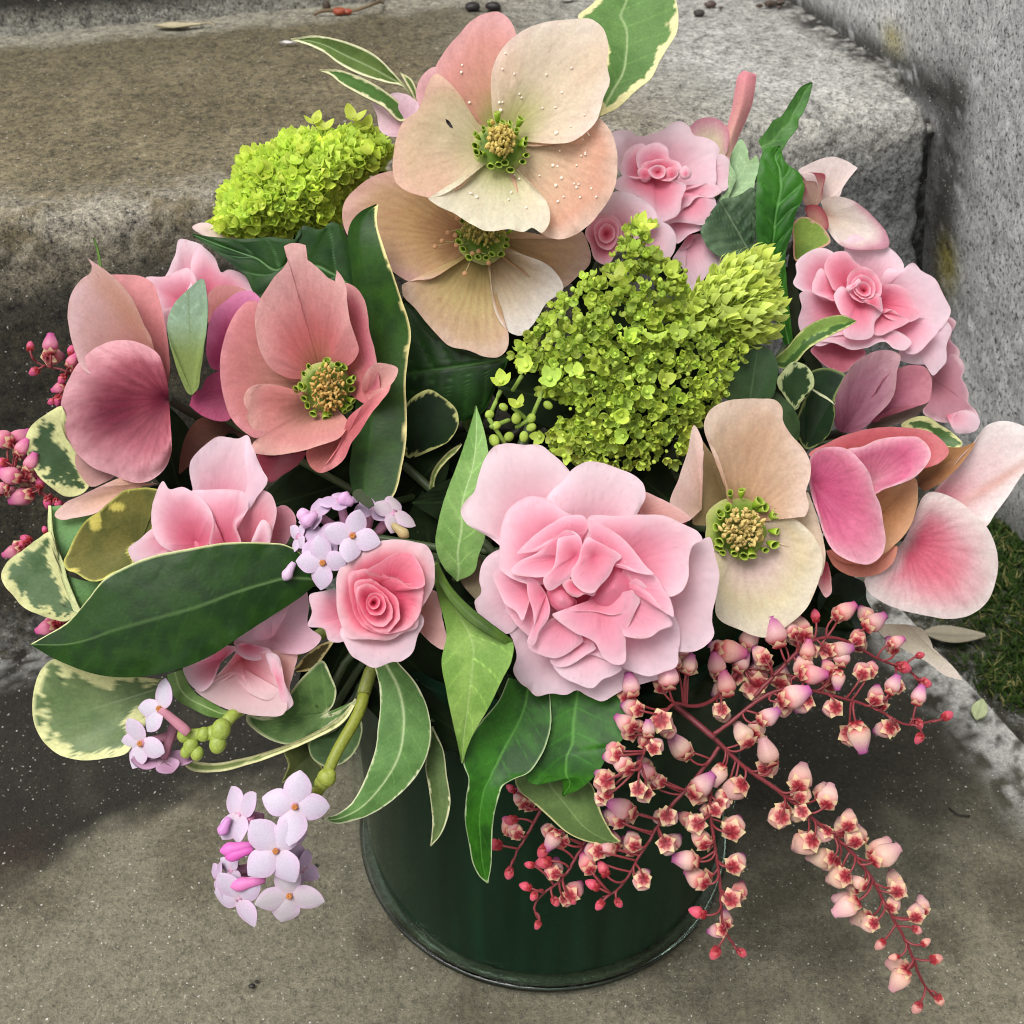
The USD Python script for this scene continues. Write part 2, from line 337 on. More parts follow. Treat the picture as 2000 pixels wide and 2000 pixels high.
# ------------------------------------------------------------------ the setting: concrete steps, wall, soil, moss
STO = np.array([0, .1703, 0]); EU = np.array([.9467, .3223, 0]); EV = np.array([-.3223, .9467, 0]); SH = .193; TD = .237
def S3(u, v, z):
    u, v, z = np.broadcast_arrays(u, v, z)
    return STO + u[..., None] * EU + v[..., None] * EV + z[..., None] * np.array([0, 0, 1.])
def fb(a, b, s, seed, oc=4):
    return 2 * meshkit.fbm(np.stack([a / s, b / s, np.full_like(a, seed * 1.37)], -1), oc, seed) - 1
def mixc(c, k, col):
    k = np.clip(k, 0, 1)[..., None]
    return c * (1 - k) + rgb(*col) * k
def gridmesh(u, prof, colf, dispf):
    """profile points (v, z, arc) swept along u, displaced along the profile normal"""
    prof = np.asarray(prof); U, I = np.meshgrid(u, np.arange(len(prof)), indexing='ij')
    v, z = prof[I, 0], prof[I, 1]
    t = np.gradient(prof, axis=0); nn = np.c_[-t[:, 1], t[:, 0]]; nn /= np.linalg.norm(nn, axis=1, keepdims=True) + 1e-12
    s = np.r_[0, np.cumsum(np.linalg.norm(np.diff(prof, axis=0), axis=1))][I]
    dsp = dispf(U, v, z, s)
    v2, z2 = v + nn[I, 0] * dsp, z + nn[I, 1] * dsp
    P = S3(U, v2, z2).reshape(-1, 3); c = colf(U, v, z, s).reshape(-1, 3)
    n, m = U.shape; i, j = np.meshgrid(np.arange(n - 1), np.arange(m - 1), indexing='ij'); a = (i * m + j).ravel()
    return P, np.c_[a, a + m, a + m + 1, a + 1], c
def arc(cv, cz, r, a0, a1, n=10):
    a = np.radians(np.linspace(a0, a1, n)); return np.c_[cv + r * np.cos(a), cz + r * np.sin(a)]
def line(p, q, st=.0022):
    n = max(2, int(np.hypot(q[0] - p[0], q[1] - p[1]) / st)); t = np.linspace(0, 1, n)[:, None]
    return np.array(p) + (np.array(q) - np.array(p)) * t
def join(*ps):
    out = [ps[0]]
    for p in ps[1:]: out.append(p[1:] if np.linalg.norm(p[0] - out[-1][-1]) < 1e-6 else p)
    return np.vstack(out)
ugrid = np.r_[np.linspace(-1.2, -.36, 30)[:-1], np.arange(-.36, .30, .0024)]
def rough(U, v, z, s):
    return .0014 * fb(U, s, .045, 3) + .0007 * fb(U, s, .011, 5) + .0005 * fb(U, s, .004, 8, 2)
# lower tread, with its own front edge out of the picture
def low_disp(U, v, z, s): return .4 * rough(U, v, z, s)
def low_col(U, v, z, s):
    w = fb(U, v, .06, 11); w2 = fb(U, v, .018, 12); w3 = fb(U, v, .15, 13)
    c = np.broadcast_to(rgb(129, 124, 105), U.shape + (3,)).copy()
    c = mixc(c, .75 * sstep(-.15, .35, w + .5 * w2), (98, 93, 76)); c = mixc(c, .5 * sstep(.15, .4, fb(U, v, .03, 19) + .3 * w2), (86, 80, 62))
    c = mixc(c, .7 * sstep(.05, .45, w3 - .4 * w2), (160, 155, 136))
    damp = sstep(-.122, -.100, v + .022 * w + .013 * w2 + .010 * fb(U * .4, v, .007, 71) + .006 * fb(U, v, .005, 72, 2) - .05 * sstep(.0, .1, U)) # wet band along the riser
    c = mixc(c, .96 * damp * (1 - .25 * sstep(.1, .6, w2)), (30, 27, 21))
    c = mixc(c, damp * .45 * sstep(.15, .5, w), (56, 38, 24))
    d2 = np.exp(-(((U - .075) / .12) ** 2 + ((v + .125) / .095) ** 2)) # darker patch to the right of the vase
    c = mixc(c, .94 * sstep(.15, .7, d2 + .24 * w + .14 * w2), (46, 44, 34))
    eff = sstep(-.022, -.004, v + .008 * w2) * sstep(-.1, .3, w + .3)
    c = mixc(c, .75 * eff * sstep(-.05, .35, fb(U, v, .004, 15, 2) + .2), (170, 170, 165))
    e = sstep(.108, .135, U + .014 * w2 + .01 * w) # lime bloom along the right edge
    c = mixc(c, .9 * e * sstep(-.25, .25, fb(U, v, .0045, 16, 2) + .15), (206, 205, 200))
    k = fb(U, v, .0035, 17, 2)
    return c
lowp = join(line((.02, 0), (-.33, 0)), arc(-.33, -.015, .015, 90, 180, 6), line((-.345, -.015), (-.345, -.30), .02))
ul = ugrid[ugrid < .143]
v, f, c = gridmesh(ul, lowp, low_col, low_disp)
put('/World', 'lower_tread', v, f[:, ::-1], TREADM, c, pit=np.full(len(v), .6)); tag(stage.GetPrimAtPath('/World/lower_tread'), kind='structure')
# right end face of the lower tread, a low drop to the soil
def upp(): return join(line((0, -.02), (0, .012), .0022), line((0, .012), (.0, SH - .012)), arc(.012, SH - .012, .012, 180, 90, 10), line((.012, SH), (TD + .02, SH)))
def up_disp(U, v, z, s):
    d = rough(U, v, z, s); nose = np.exp(-((z - SH) / .02) ** 2 - (v / .025) ** 2)
    d = d - .016 * sstep(-.0135, -.0085, U + .005 * fb(U, s, .03, 25) + .003 * fb(U, s, .008, 26) - (.224 - .2 * z + .1 * v)) * (1 - sstep(.02, .05, v))
    return d * 1.1 + nose * (.0022 * fb(U, s, .03, 21) - .0022 * sstep(.15, .5, fb(U, s, .012, 22)))
def up_col(U, v, z, s):
    w = fb(U, s, .06, 31); w2 = fb(U, s, .016, 32); w3 = fb(U, s, .16, 33)
    k = fb(U, s, .0035, 36, 2); k2 = fb(U, s, .0022, 37, 2)
    right = sstep(-.02, .13, U + .03 * w)
    tread = np.broadcast_to(rgb(124, 114, 88), U.shape + (3,)).copy()
    tread = mixc(tread, .6 * sstep(-.3, .4, w + .5 * fb(U * .35, v, .012, 34)), (96, 86, 62))
    tread = mixc(tread, .55 * sstep(.1, .5, w3 + .3 * w2), (150, 138, 108))
    tread = mixc(tread, (.92 * right), (176, 175, 169)); tread = mixc(tread, .5 * right * sstep(-.1, .4, w2), (206, 204, 198))
    tread = mixc(tread, .55 * sstep(.13, .19, v + .02 * w) * (1 - right), (92, 84, 62))
    tread = mixc(tread, .8 * sstep(TD - .035, TD - .012, v + .012 * w2), (172, 168, 152))
    rise = np.broadcast_to(rgb(74, 68, 52), U.shape + (3,)).copy()
    rise = mixc(rise, .7 * sstep(-.3, .4, w + .4 * w2), (46, 43, 33)); rise = mixc(rise, .5 * sstep(.1, .5, w3), (98, 90, 70))
    rise = mixc(rise, .9 * right, (132, 134, 133)); rise = mixc(rise, .55 * right * sstep(.0, .5, w + .3 * w2), (98, 102, 102)); rise = mixc(rise, .4 * right * sstep(.1, .5, w3), (138, 139, 137))
    rise = mixc(rise, .8 * sstep(.03, .006, z + .01 * w2) * sstep(-.2, .3, k + .1), (165, 164, 158))
    rise = mixc(rise, .55 * sstep(.3, .48, k), (26, 25, 21))
    top = sstep(SH - .030, SH - .012, z + .008 * w2)
    c = rise * (1 - top[..., None]) + tread * top[..., None]
    nose = np.exp(-((s - (.032 + SH - .032 + .018)) / (.020 + .006 * w)) ** 2)
    c = mixc(c, .5 * nose * sstep(-.45, .25, w2 + .6 * k), (186, 181, 170))
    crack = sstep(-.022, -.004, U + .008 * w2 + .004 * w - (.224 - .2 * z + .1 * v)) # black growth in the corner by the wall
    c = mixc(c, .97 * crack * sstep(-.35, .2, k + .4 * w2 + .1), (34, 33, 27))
    return c
v, f, c = gridmesh(ugrid, upp(), up_col, up_disp)
zz_ = v[:, 2]; put('/World', 'middle_step', v, f, CONC, c, pit=1 - .88 * sstep(SH - .03, SH - .006, zz_)); tag(stage.GetPrimAtPath('/World/middle_step'), kind='structure')
def top_col(U, v, z, s):
    w = fb(U, s, .05, 41); k = fb(U, s, .004, 42, 2)
    c = np.broadcast_to(rgb(52, 50, 42), U.shape + (3,)).copy()
    c = mixc(c, .6 * sstep(-.1, .5, w), (46, 44, 38)); c = mixc(c, .8 * sstep(.016, .005, z - SH + .006 * w), (176, 173, 162))
    return mixc(c, .7 * sstep(.3, .5, k), (24, 24, 20))
topp = np.c_[0 * 0 + TD, 0][:0]
topp = join(line((TD, SH - .02), (TD, 2 * SH - .02), .003), arc(TD + .02, 2 * SH - .02, .02, 180, 90, 8), line((TD + .02, 2 * SH), (TD + .32, 2 * SH), .02))
v, f, c = gridmesh(ugrid[::2], topp, top_col, lambda U, v, z, s: rough(U, v, z, s))
put('/World', 'upper_step', v, f, CONC, c, pit=np.ones(len(v))); tag(stage.GetPrimAtPath('/World/upper_step'), kind='structure')
# side wall
vg = np.r_[np.linspace(-1.0, -.36, 24)[:-1], np.arange(-.36, .30, .0032), np.linspace(.3, .9, 20)[1:]]; zg = np.r_[np.arange(-.06, .44, .0032), np.linspace(.44, .9, 24)[1:]]
VV, ZZ = np.meshgrid(vg, zg, indexing='ij')
w = fb(VV, ZZ, .07, 51); w2 = fb(VV, ZZ, .014, 52); k = fb(VV, ZZ, .0045, 53, 2); sc = fb(VV + .8 * ZZ, (ZZ - .8 * VV) * .16, .006, 54, 3)
uu = .224 - .2 * ZZ + .1 * VV - .0016 * w - .0008 * w2 - .0005 * sc + .0016 * sstep(.42, .56, k)
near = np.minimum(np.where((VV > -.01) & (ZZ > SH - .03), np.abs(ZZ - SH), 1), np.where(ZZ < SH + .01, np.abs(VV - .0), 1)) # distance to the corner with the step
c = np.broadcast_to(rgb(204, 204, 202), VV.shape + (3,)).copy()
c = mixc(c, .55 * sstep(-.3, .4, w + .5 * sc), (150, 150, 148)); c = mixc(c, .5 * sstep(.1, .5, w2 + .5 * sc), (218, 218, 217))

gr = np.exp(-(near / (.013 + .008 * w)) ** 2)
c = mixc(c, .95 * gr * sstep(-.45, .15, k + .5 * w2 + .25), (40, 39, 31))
c = mixc(c, .9 * np.exp(-((VV + .004) / .009) ** 2 - ((ZZ - .118) / .012) ** 2) + .7 * np.exp(-((VV - .055) / .010) ** 2 - ((ZZ - SH - .012) / .006) ** 2), (150, 138, 52))
c = mixc(c, .75 * sstep(.05, .0, ZZ + .02 * w), (66, 66, 56))
P = S3(uu, VV, ZZ).reshape(-1, 3); n, m = VV.shape
i, j = np.meshgrid(np.arange(n - 1), np.arange(m - 1), indexing='ij'); a = (i * m + j).ravel(); fr = np.c_[a, a + 1, a + m + 1, a + m]
back = S3(np.full(VV.shape, .62), VV, ZZ).reshape(-1, 3)[[0, m - 1, (n - 1) * m, n * m - 1]]
wall = thing('concrete_wall', 'grey pitted concrete wall rising on the right of the steps', 'wall')
put(wall, 'rough_face', P, fr, WALLM, c.reshape(-1, 3), pit=np.ones(len(P)))
q = np.vstack([P[[0, m - 1, (n - 1) * m, n * m - 1]], back]); q[:4] += .003 * EU
put(wall, 'core', q, np.array([[0, 4, 5, 1], [1, 5, 7, 3], [3, 7, 6, 2], [2, 6, 4, 0], [4, 6, 7, 5]]), CONC, rgb(150, 150, 148), n=False)
# soil strip and far ground
xs = np.r_[np.linspace(-60, -.6, 12), np.arange(-.5, .6, .012), np.linspace(.7, 60, 12)]; X, Y = np.meshgrid(xs, xs, indexing='ij')
Zs = -.006 + .004 * fb(X, Y, .04, 61) - .25 * sstep(.28, .34, -(np.stack([X, Y], -1) - STO[:2]) @ EV[:2]) - .02
P = np.stack([X, Y, Zs], -1).reshape(-1, 3); n = len(xs); i, j = np.meshgrid(np.arange(n - 1), np.arange(n - 1), indexing='ij'); a = (i * n + j).ravel()
put('/World', 'ground', P, np.c_[a, a + n, a + n + 1, a + 1], STEM, mixc(np.broadcast_to(rgb(58, 50, 38), X.shape + (3,)).copy(), .5 * sstep(-.2, .3, fb(X, Y, .02, 62)), (36, 34, 24)).reshape(-1, 3)); tag(stage.GetPrimAtPath('/World/ground'), kind='structure')
# packed soil between tread and wall
us = np.arange(.138, .262, .0022); vs = np.arange(-.36, .006, .0022); U2, V2 = np.meshgrid(us, vs, indexing='ij')
hs = -.003 + .005 * fb(U2, V2, .03, 65) + .002 * fb(U2, V2, .006, 66) + .012 * sstep(.16, .20, U2) * sstep(.06, -.02, V2 + .08)
P = S3(U2, V2, hs).reshape(-1, 3); n, m = U2.shape; i, j = np.meshgrid(np.arange(n - 1), np.arange(m - 1), indexing='ij'); a = (i * m + j).ravel()
cs = mixc(np.broadcast_to(rgb(52, 52, 40), U2.shape + (3,)).copy(), sstep(-.1, .3, fb(U2, V2, .01, 67)), (78, 76, 64)); cs = mixc(cs, .8 * sstep(.15, .35, fb(U2, V2, .004, 68, 2)), (130, 130, 124))
put('/World', 'soil_strip', P, np.c_[a, a + m, a + m + 1, a + 1], CONC, cs.reshape(-1, 3), pit=np.ones(len(P))); tag(stage.GetPrimAtPath('/World/soil_strip'), kind='structure')
r = np.random.RandomState(5); bv, bf, bc = [], [], []; o = 0
for q in range(15000):
    u, vv = r.uniform(.146, .232), r.uniform(-.24, -.045)
    e = .152 + .010 * math.sin(vv * 60) + r.normal(0, .004)
    if u < e or (vv > -.055 - .02 * r.rand()): continue
    h = -.004 + .012 * float(sstep(.16, .20, np.array(u)))
    b = S3(np.array(u), np.array(vv), np.array(h)); an = r.uniform(0, 6.28); tl = r.uniform(.2, 1.1); L = r.uniform(.0035, .0085); wdt = r.uniform(.00035, .0007)
    dr = np.array([math.cos(an) * math.sin(tl), math.sin(an) * math.sin(tl), math.cos(tl)]); sd = np.cross(dr, [0, 0, 1.]); sd /= np.linalg.norm(sd) + 1e-9
    mid = b + dr * L * .55; tip = b + dr * L + np.array([math.cos(an), math.sin(an), -.2]) * L * .3
    bv += [b - sd * wdt, b + sd * wdt, mid - sd * wdt * .8, mid + sd * wdt * .8, tip]; bf += [[o, o + 1, o + 3], [o, o + 3, o + 2], [o + 2, o + 3, o + 4]]; o += 5
    g = r.rand(); cc = rgb(32 + 24 * g, 50 + 30 * g, 14 + 12 * g) if r.rand() > .12 else rgb(120, 118, 70)
    bc += [cc * .8, cc * .8, cc, cc, cc * 1.15]
put('/World', 'moss', np.array(bv), np.array(bf), MATTE, np.array(bc)); tag(stage.GetPrimAtPath('/World/moss'), 'short green moss growing in the strip between tread and wall', 'moss', kind='stuff')

# ------------------------------------------------------------------ the vase
VC = np.array([0, .006, 0])
def lathe(rz, n=96, c=None, center=VC):
    rz = np.asarray(rz, float); an = np.arange(n) * 2 * np.pi / n
    v = np.stack([rz[:, None, 0] * np.cos(an), rz[:, None, 0] * np.sin(an), np.repeat(rz[:, 1:2], n, 1)], -1).reshape(-1, 3) + center
    i, j = np.meshgrid(np.arange(len(rz) - 1), np.arange(n), indexing='ij')
    return v, np.stack([i * n + j, i * n + (j + 1) % n, (i + 1) * n + (j + 1) % n, (i + 1) * n + j], -1).reshape(-1, 4)
WALLG = usdkit.material(stage, '/World/Looks/vase_glass', {'t': ('transparent_bsdf', {'color': (.95, .98, .96)}), 'g': ('glossy_bsdf', {'roughness': .02, 'color': (.9, .96, .92)}), 'f': ('layer_weight', {'blend': .5}), 'pw': ('math', {'math_type': 'power', 'value2': 5.0}), 'ma': ('math', {'math_type': 'multiply_add', 'value2': .40, 'value3': .004}), 'm': ('mix_closure', {})},
    [('f.facing', 'pw.value1'), ('pw.value', 'ma.value1'), ('ma.value', 'm.fac'), ('t.BSDF', 'm.closure1'), ('g.BSDF', 'm.closure2')], surface='m.closure')
BASEG = usdkit.material(stage, '/World/Looks/thick_glass', {'p': ('principled_bsdf', {'base_color': (.55, .74, .64), 'roughness': .02, 'transmission_weight': 1.0, 'ior': 1.5})}, [], surface='p.BSDF')
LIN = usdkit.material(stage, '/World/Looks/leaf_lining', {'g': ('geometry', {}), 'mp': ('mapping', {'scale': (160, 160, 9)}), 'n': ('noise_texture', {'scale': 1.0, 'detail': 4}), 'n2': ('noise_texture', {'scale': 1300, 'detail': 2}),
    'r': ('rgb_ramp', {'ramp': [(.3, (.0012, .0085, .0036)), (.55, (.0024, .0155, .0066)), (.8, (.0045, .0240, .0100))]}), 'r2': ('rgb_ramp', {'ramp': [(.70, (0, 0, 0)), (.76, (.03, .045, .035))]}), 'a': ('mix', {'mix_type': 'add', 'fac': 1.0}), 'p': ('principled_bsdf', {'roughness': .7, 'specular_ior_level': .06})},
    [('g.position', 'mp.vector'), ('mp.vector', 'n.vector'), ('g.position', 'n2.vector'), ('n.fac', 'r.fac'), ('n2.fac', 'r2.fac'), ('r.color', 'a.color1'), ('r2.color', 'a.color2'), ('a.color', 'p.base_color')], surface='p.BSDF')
vase = thing('vase', 'clear glass cylinder vase lined with a dark green leaf, standing on the lower tread', 'vase')
R = .0675; VH = .137
def rr(cx, cz, r, a0, a1, n=6):
    a = np.radians(np.linspace(a0, a1, n)); return [(cx + r * math.cos(t), cz + r * math.sin(t)) for t in a]
v, f = lathe([(R - .003, .0075), (R, .0075)] + [(R, z) for z in np.linspace(.02, VH - .003, 12)] + rr(R - .0015, VH - .0015, .0015, 0, 180) + [(R - .003, VH - .004), (R - .003, .0075)])
put(vase, 'glass_wall', v, f, WALLG)
v, f = lathe([(.0001, .0016), (R - .006, .0016)] + rr(R - .004, .0046, .004, -90, 0) + [(R, .0072), (.0001, .0072)])
put(vase, 'glass_base', v, f, BASEG)
zz = np.linspace(.0082, VH - .0035, 30)
v, f = lathe([(.0001, .0078), (R - .0042, .0078)] + [(R - .0042, z) for z in zz] + [(R - .0058, VH - .0035)] + [(R - .0058, z) for z in zz[::-1]] + [(.0001, .0088)])
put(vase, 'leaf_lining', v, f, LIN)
# ------------------------------------------------------------------ flowers and leaves
rs = random.Random(7)
def to_vase(parent, p, name='stem', r=.0013, col=(52, 66, 36), start=None):
    """a stalk from behind a bloom or leaf down into the vase"""
    c, x, y, d = p; q = px(c, [(x, y)])[0]; s = W(q[0], q[1], d / 1000.)
    a = rs.uniform(0, 6.28); e = VC + np.array([.040 * math.cos(a), .040 * math.sin(a), .03])
    m = VC + np.array([.036 * math.cos(a + .4), .036 * math.sin(a + .4) + .006, .138])
    if s[2] < .155: m = VC + np.array([max(-.056, min(.056, s[0] * .6)), max(-.04, min(.05, (s[1] - VC[1]) * .6)), .143])
    mid = s * .45 + m * .55 + np.array([0, .004, .002])
    P = smooth3([s, mid, m, m * .5 + e * .5, e], 22)
    v, f = tube(P, r, 7); put(parent, name, v, f, STEM, rgb(*col))
LASTG = []
def petal(parent, c, text, base, d, stops, mat=PETAL, name='petal', label=None, th=0, colkw={}, **kw):
    g = fan(c, text, base, d, **kw); LASTG.append(g)
    rel = .22 * n1(g['xy'] / 26, g['sd'] + 21) * np.clip(g['t'] * 2, 0, 1) + .022 * np.sin(g['ang'] * 46 + 5 * n1(g['xy'] / 30, g['sd'] + 22)) * np.clip(g['t'] * 3, 0, 1) * np.clip(g['ed'] / 10, 0, 1)
    return sheet(parent, name, g, petal_col(g, stops, **colkw), mat, th, label, relief=rel)
def blobs(parent, name, P, r, col, mat, sub=1, label=None):
    ico = trimesh.creation.icosphere(sub); parts = []
    for p, q, cc in zip(P, np.broadcast_to(r, (len(P),)), np.broadcast_to(col, (len(P), 3))): parts.append((ico.vertices * q + p, ico.faces, cc))
    v, f, cc = merge(parts); return put(parent, name, v, f, mat, cc, label=label)
def boss(parent, c, cx, cy, d, rx, ry, ring, axis, seed, tan=(196, 172, 112), spread=1.0, n_st=110, ring_d=4.0, skip=None):
    """the middle of a hellebore: green cup, ring of nectary tubes, tuft of tan stamens"""
    r = np.random.RandomState(seed); q = px(c, [(cx, cy)])[0]; s = CROP[c][2]; mm = d / F / s / 1000 * 1.0 # metres per crop pixel
    O = W(q[0], q[1], d / 1000); Rm = frame(axis)
    # green disc
    an = np.arange(40) * 2 * np.pi / 40; rad = np.array([.05, .4, .7, .86, .98]); hh = np.array([.0, .0, .0, -.0006, -.0024])
    V = []; 
    for a_, h_ in zip(rad, hh): V.append(np.stack([a_ * ring * mm * np.cos(an) * (1 + .05 * np.sin(an * 7 + a_)), a_ * ring * mm * np.sin(an) * (1 + .05 * np.cos(an * 5)), np.full(40, h_)], -1))
    V = np.vstack(V); i, j = np.meshgrid(np.arange(4), np.arange(40), indexing='ij')
    f = np.stack([i * 40 + j, i * 40 + (j + 1) % 40, (i + 1) * 40 + (j + 1) % 40, (i + 1) * 40 + j], -1).reshape(-1, 4)
    cc = np.repeat(np.array([rgb(70, 96, 22), rgb(84, 116, 26), rgb(112, 138, 44), rgb(150, 164, 84), rgb(176, 176, 116)]), 40, 0)
    put(parent, 'green_heart', O + V @ Rm.T, f, LEAF, cc)
    # nectaries
    k = 19
    for a in range(k):
        t = a * 2 * np.pi / k + r.normal(0, .08); dirn = np.array([math.cos(t), math.sin(t), 0]); rr_ = ring * mm * r.uniform(max(.50, .92 * max(rx, ry) / ring), .96)
        z0 = .0006; L = ring * mm * r.uniform(.30, .46); w = ring * mm * r.uniform(.10, .155)
        pr = [(0, .35), (.35, .8), (.75, 1.0), (.97, 1.12), (1.0, .98), (.8, .7), (.35, .45)]
        ax = dirn * r.uniform(.2, .8) + r.normal(0, .15, 3) + np.array([0, 0, .85]); ax /= np.linalg.norm(ax); Fm = frame(ax); m = 10; pa = np.arange(m) * 2 * np.pi / m
        V = np.vstack([np.stack([w * p_[1] * np.cos(pa), w * .72 * p_[1] * np.sin(pa), np.full(m, L * p_[0])], -1) for p_ in pr]) @ Fm.T + dirn * rr_ + np.array([0, 0, z0])
        ii, jj = np.meshgrid(np.arange(len(pr) - 1), np.arange(m), indexing='ij'); f = np.stack([ii * m + jj, ii * m + (jj + 1) % m, (ii + 1) * m + (jj + 1) % m, (ii + 1) * m + jj], -1).reshape(-1, 4)
        g0 = r.uniform(-10, 12); cc = np.repeat(np.array([rgb(112 + g0, 146 + g0, 30), rgb(132 + g0, 168 + g0, 40), rgb(158 + g0, 188 + g0, 56), rgb(196 + g0, 212 + g0, 104), rgb(168, 188, 78), rgb(126, 152, 48), rgb(92, 116, 34)]), m, 0)
        put(parent, 'nectary', O + V @ Rm.T, f, LEAF, cc)
    # stamens: filaments and anthers
    parts = []; ico = trimesh.creation.icosphere(1)
    for a in range(n_st):
        t = a * 2.39996; rho = math.sqrt((a + .5) / n_st); h = (.0042 + .0016 * (1 - rho * rho) + r.uniform(-.0012, .0010))
        tip = np.array([rx * mm * rho * math.cos(t) * spread, ry * mm * rho * math.sin(t) * spread, h]) + r.normal(0, .00034, 3); foot = np.array([tip[0] * .45, tip[1] * .45, .0004])
        v, f = tube(smooth3([foot, foot * .4 + tip * .6 + [0, 0, .0003], tip], 5), .00011, 5, False); parts.append((v, f, rgb(206, 204, 140)))
        Rn = frame(r.normal(0, 1, 3)); sz = np.array([.00036, .00082, .00052]) * r.uniform(.7, 1.35)
        tc = np.array(tan) + [10, 16, 14] + r.uniform(-30, 24); parts.append((ico.vertices * sz @ Rn.T + tip, ico.faces, rgb(*np.clip(tc + [6, 0, -8], 0, 255))))
    v, f, cc = merge(parts); put(parent, 'stamens', O + v @ Rm.T, f, PETAL, cc)
    v, f = ico.vertices * [rx * mm * .5, ry * mm * .5, .0022] + [0, 0, .0022], ico.faces
    put(parent, 'pistil', O + v @ Rm.T, f, LEAF, rgb(150, 146, 72))

# ---- hellebore on top
hb = thing('hellebore', 'cream and peach hellebore bloom facing the camera, topmost of the bouquet', 'flower')
PE = [(0, (140, 142, 84)), (.22, (164, 158, 96)), (.45, (212, 160, 134)), (.8, (226, 160, 150)), (1, (230, 174, 172))]
CR = [(0, (168, 168, 104)), (.2, (190, 186, 122)), (.5, (230, 214, 184)), (.85, (236, 220, 196)), (1, (240, 224, 208))]
CG = [(0, (160, 166, 96)), (.24, (188, 190, 122)), (.6, (226, 220, 184)), (1, (236, 230, 206))]
petal(hb, 'B', '850 345 895 235 960 160 1020 95 1080 63 1140 55 1192 88 1228 160 1250 300 1220 450 1165 600 1100 650 1040 575 960 455 890 380', (1140, 650), (305.2, 300.4), PE, label='peach pink upper petal', curl=1.2, cup=1.6, ruf=.8, colkw=dict(vein=.26, nv=20))
petal(hb, 'B', '1165 660 1290 690 1420 677 1520 640 1610 555 1665 605 1700 700 1705 800 1690 890 1640 980 1570 1060 1500 1110 1430 1128 1350 1105 1290 1050 1230 900 1180 780', (1185, 680), (304.6, 298.6), [(0, (150, 150, 90)), (.25, (206, 184, 146)), (.6, (230, 190, 158)), (.85, (232, 178, 150)), (1, (238, 206, 186))], label='peach petal beaded with water', curl=1.5, cup=1.2, ruf=1.0, colkw=dict(vein=.30, nv=26, mott=.10))
petal(hb, 'B', '1165 650 1120 560 1110 470 1115 330 1160 230 1250 150 1360 105 1480 92 1590 93 1638 135 1662 210 1655 300 1668 390 1640 460 1610 560 1560 622 1480 670 1420 677 1320 672 1250 665', (1175, 640), (304.4, 296.8), CR, label='large cream petal', curl=1.5, cup=1.8, ruf=.7, colkw=dict(vein=.24, nv=14, blotch=(.8, .35, .3, .3, (222, 190, 150), .45)))
petal(hb, 'B', '1130 690 1040 572 950 430 890 370 850 347 812 390 790 460 760 520 690 580 665 640 650 720 645 800 660 860 700 895 770 922 850 935 950 895 1050 800', (1110, 690), (304.0, 297.4), [(0, (160, 160, 96)), (.2, (206, 196, 150)), (.55, (218, 206, 168)), (.85, (220, 196, 160)), (1, (228, 190, 168))], curl=1.0, cup=1.4, ruf=.8, colkw=dict(vein=.24, nv=16, blotch=(.55, -.5, .3, .5, (224, 178, 158), .6)))
petal(hb, 'B', '1150 720 1040 795 960 872 860 925 812 935 850 965 940 1010 1020 1060 1080 1088 1130 1090 1180 1080 1270 1093 1300 1075 1350 1098 1380 1060 1386 1000 1370 950 1320 890 1270 840 1210 780', (1150, 720), (303.6, 296.4), CG, label='pale green-cream lower petal', curl=.8, cup=1.0, ruf=1.0, colkw=dict(vein=.22, nv=18))
DROP = usdkit.material(stage, '/World/Looks/water_drop', {'p': ('principled_bsdf', {'base_color': (.72, .58, .46), 'roughness': .06, 'specular_ior_level': 1.0, 'coat_weight': 1.0})}, [], surface='p.BSDF')
r_ = np.random.RandomState(77); P_, S_ = [], []
for gi, lo, hi, n_ in ((-4, .35, .9, 34), (-3, .3, .95, 16), (-1, .4, .9, 8), (-5, .4, .9, 4)):
    g_ = LASTG[gi]; ok = np.nonzero((g_['t'] > lo) & (g_['t'] < hi) & (g_['ed'] > 8))[0]
    for k_ in r_.choice(ok, n_): P_.append(g_['v'][k_] - FWD * .0001); S_.append(r_.choice([.0003, .00038, .00048, .00062], p=[.55, .3, .12, .03]))
blobs(hb, 'water_drops', P_, S_, (1, 1, 1), DROP, 2); tag(stage.GetPrimAtPath(hb + '/water_drops'), kind='stuff')
boss(hb, 'B', 1152, 690, 300.6, 66, 72, 128, viewdir(.08, .05, -1), 3, tan=(206, 184, 110))
to_vase(hb, ('B', 1150, 720, 309))
g = fan('B', '893 560 905 566 922 592 928 604 918 598 900 574', (910, 580), (297.2, 296.8), jit=0); sheet(thing('small_insect', 'tiny dark insect sitting on the left petal of the topmost hellebore', 'insect'), 'body', g, np.tile(rgb(26, 20, 16), (len(g['v']), 1)), LEAF, .4)

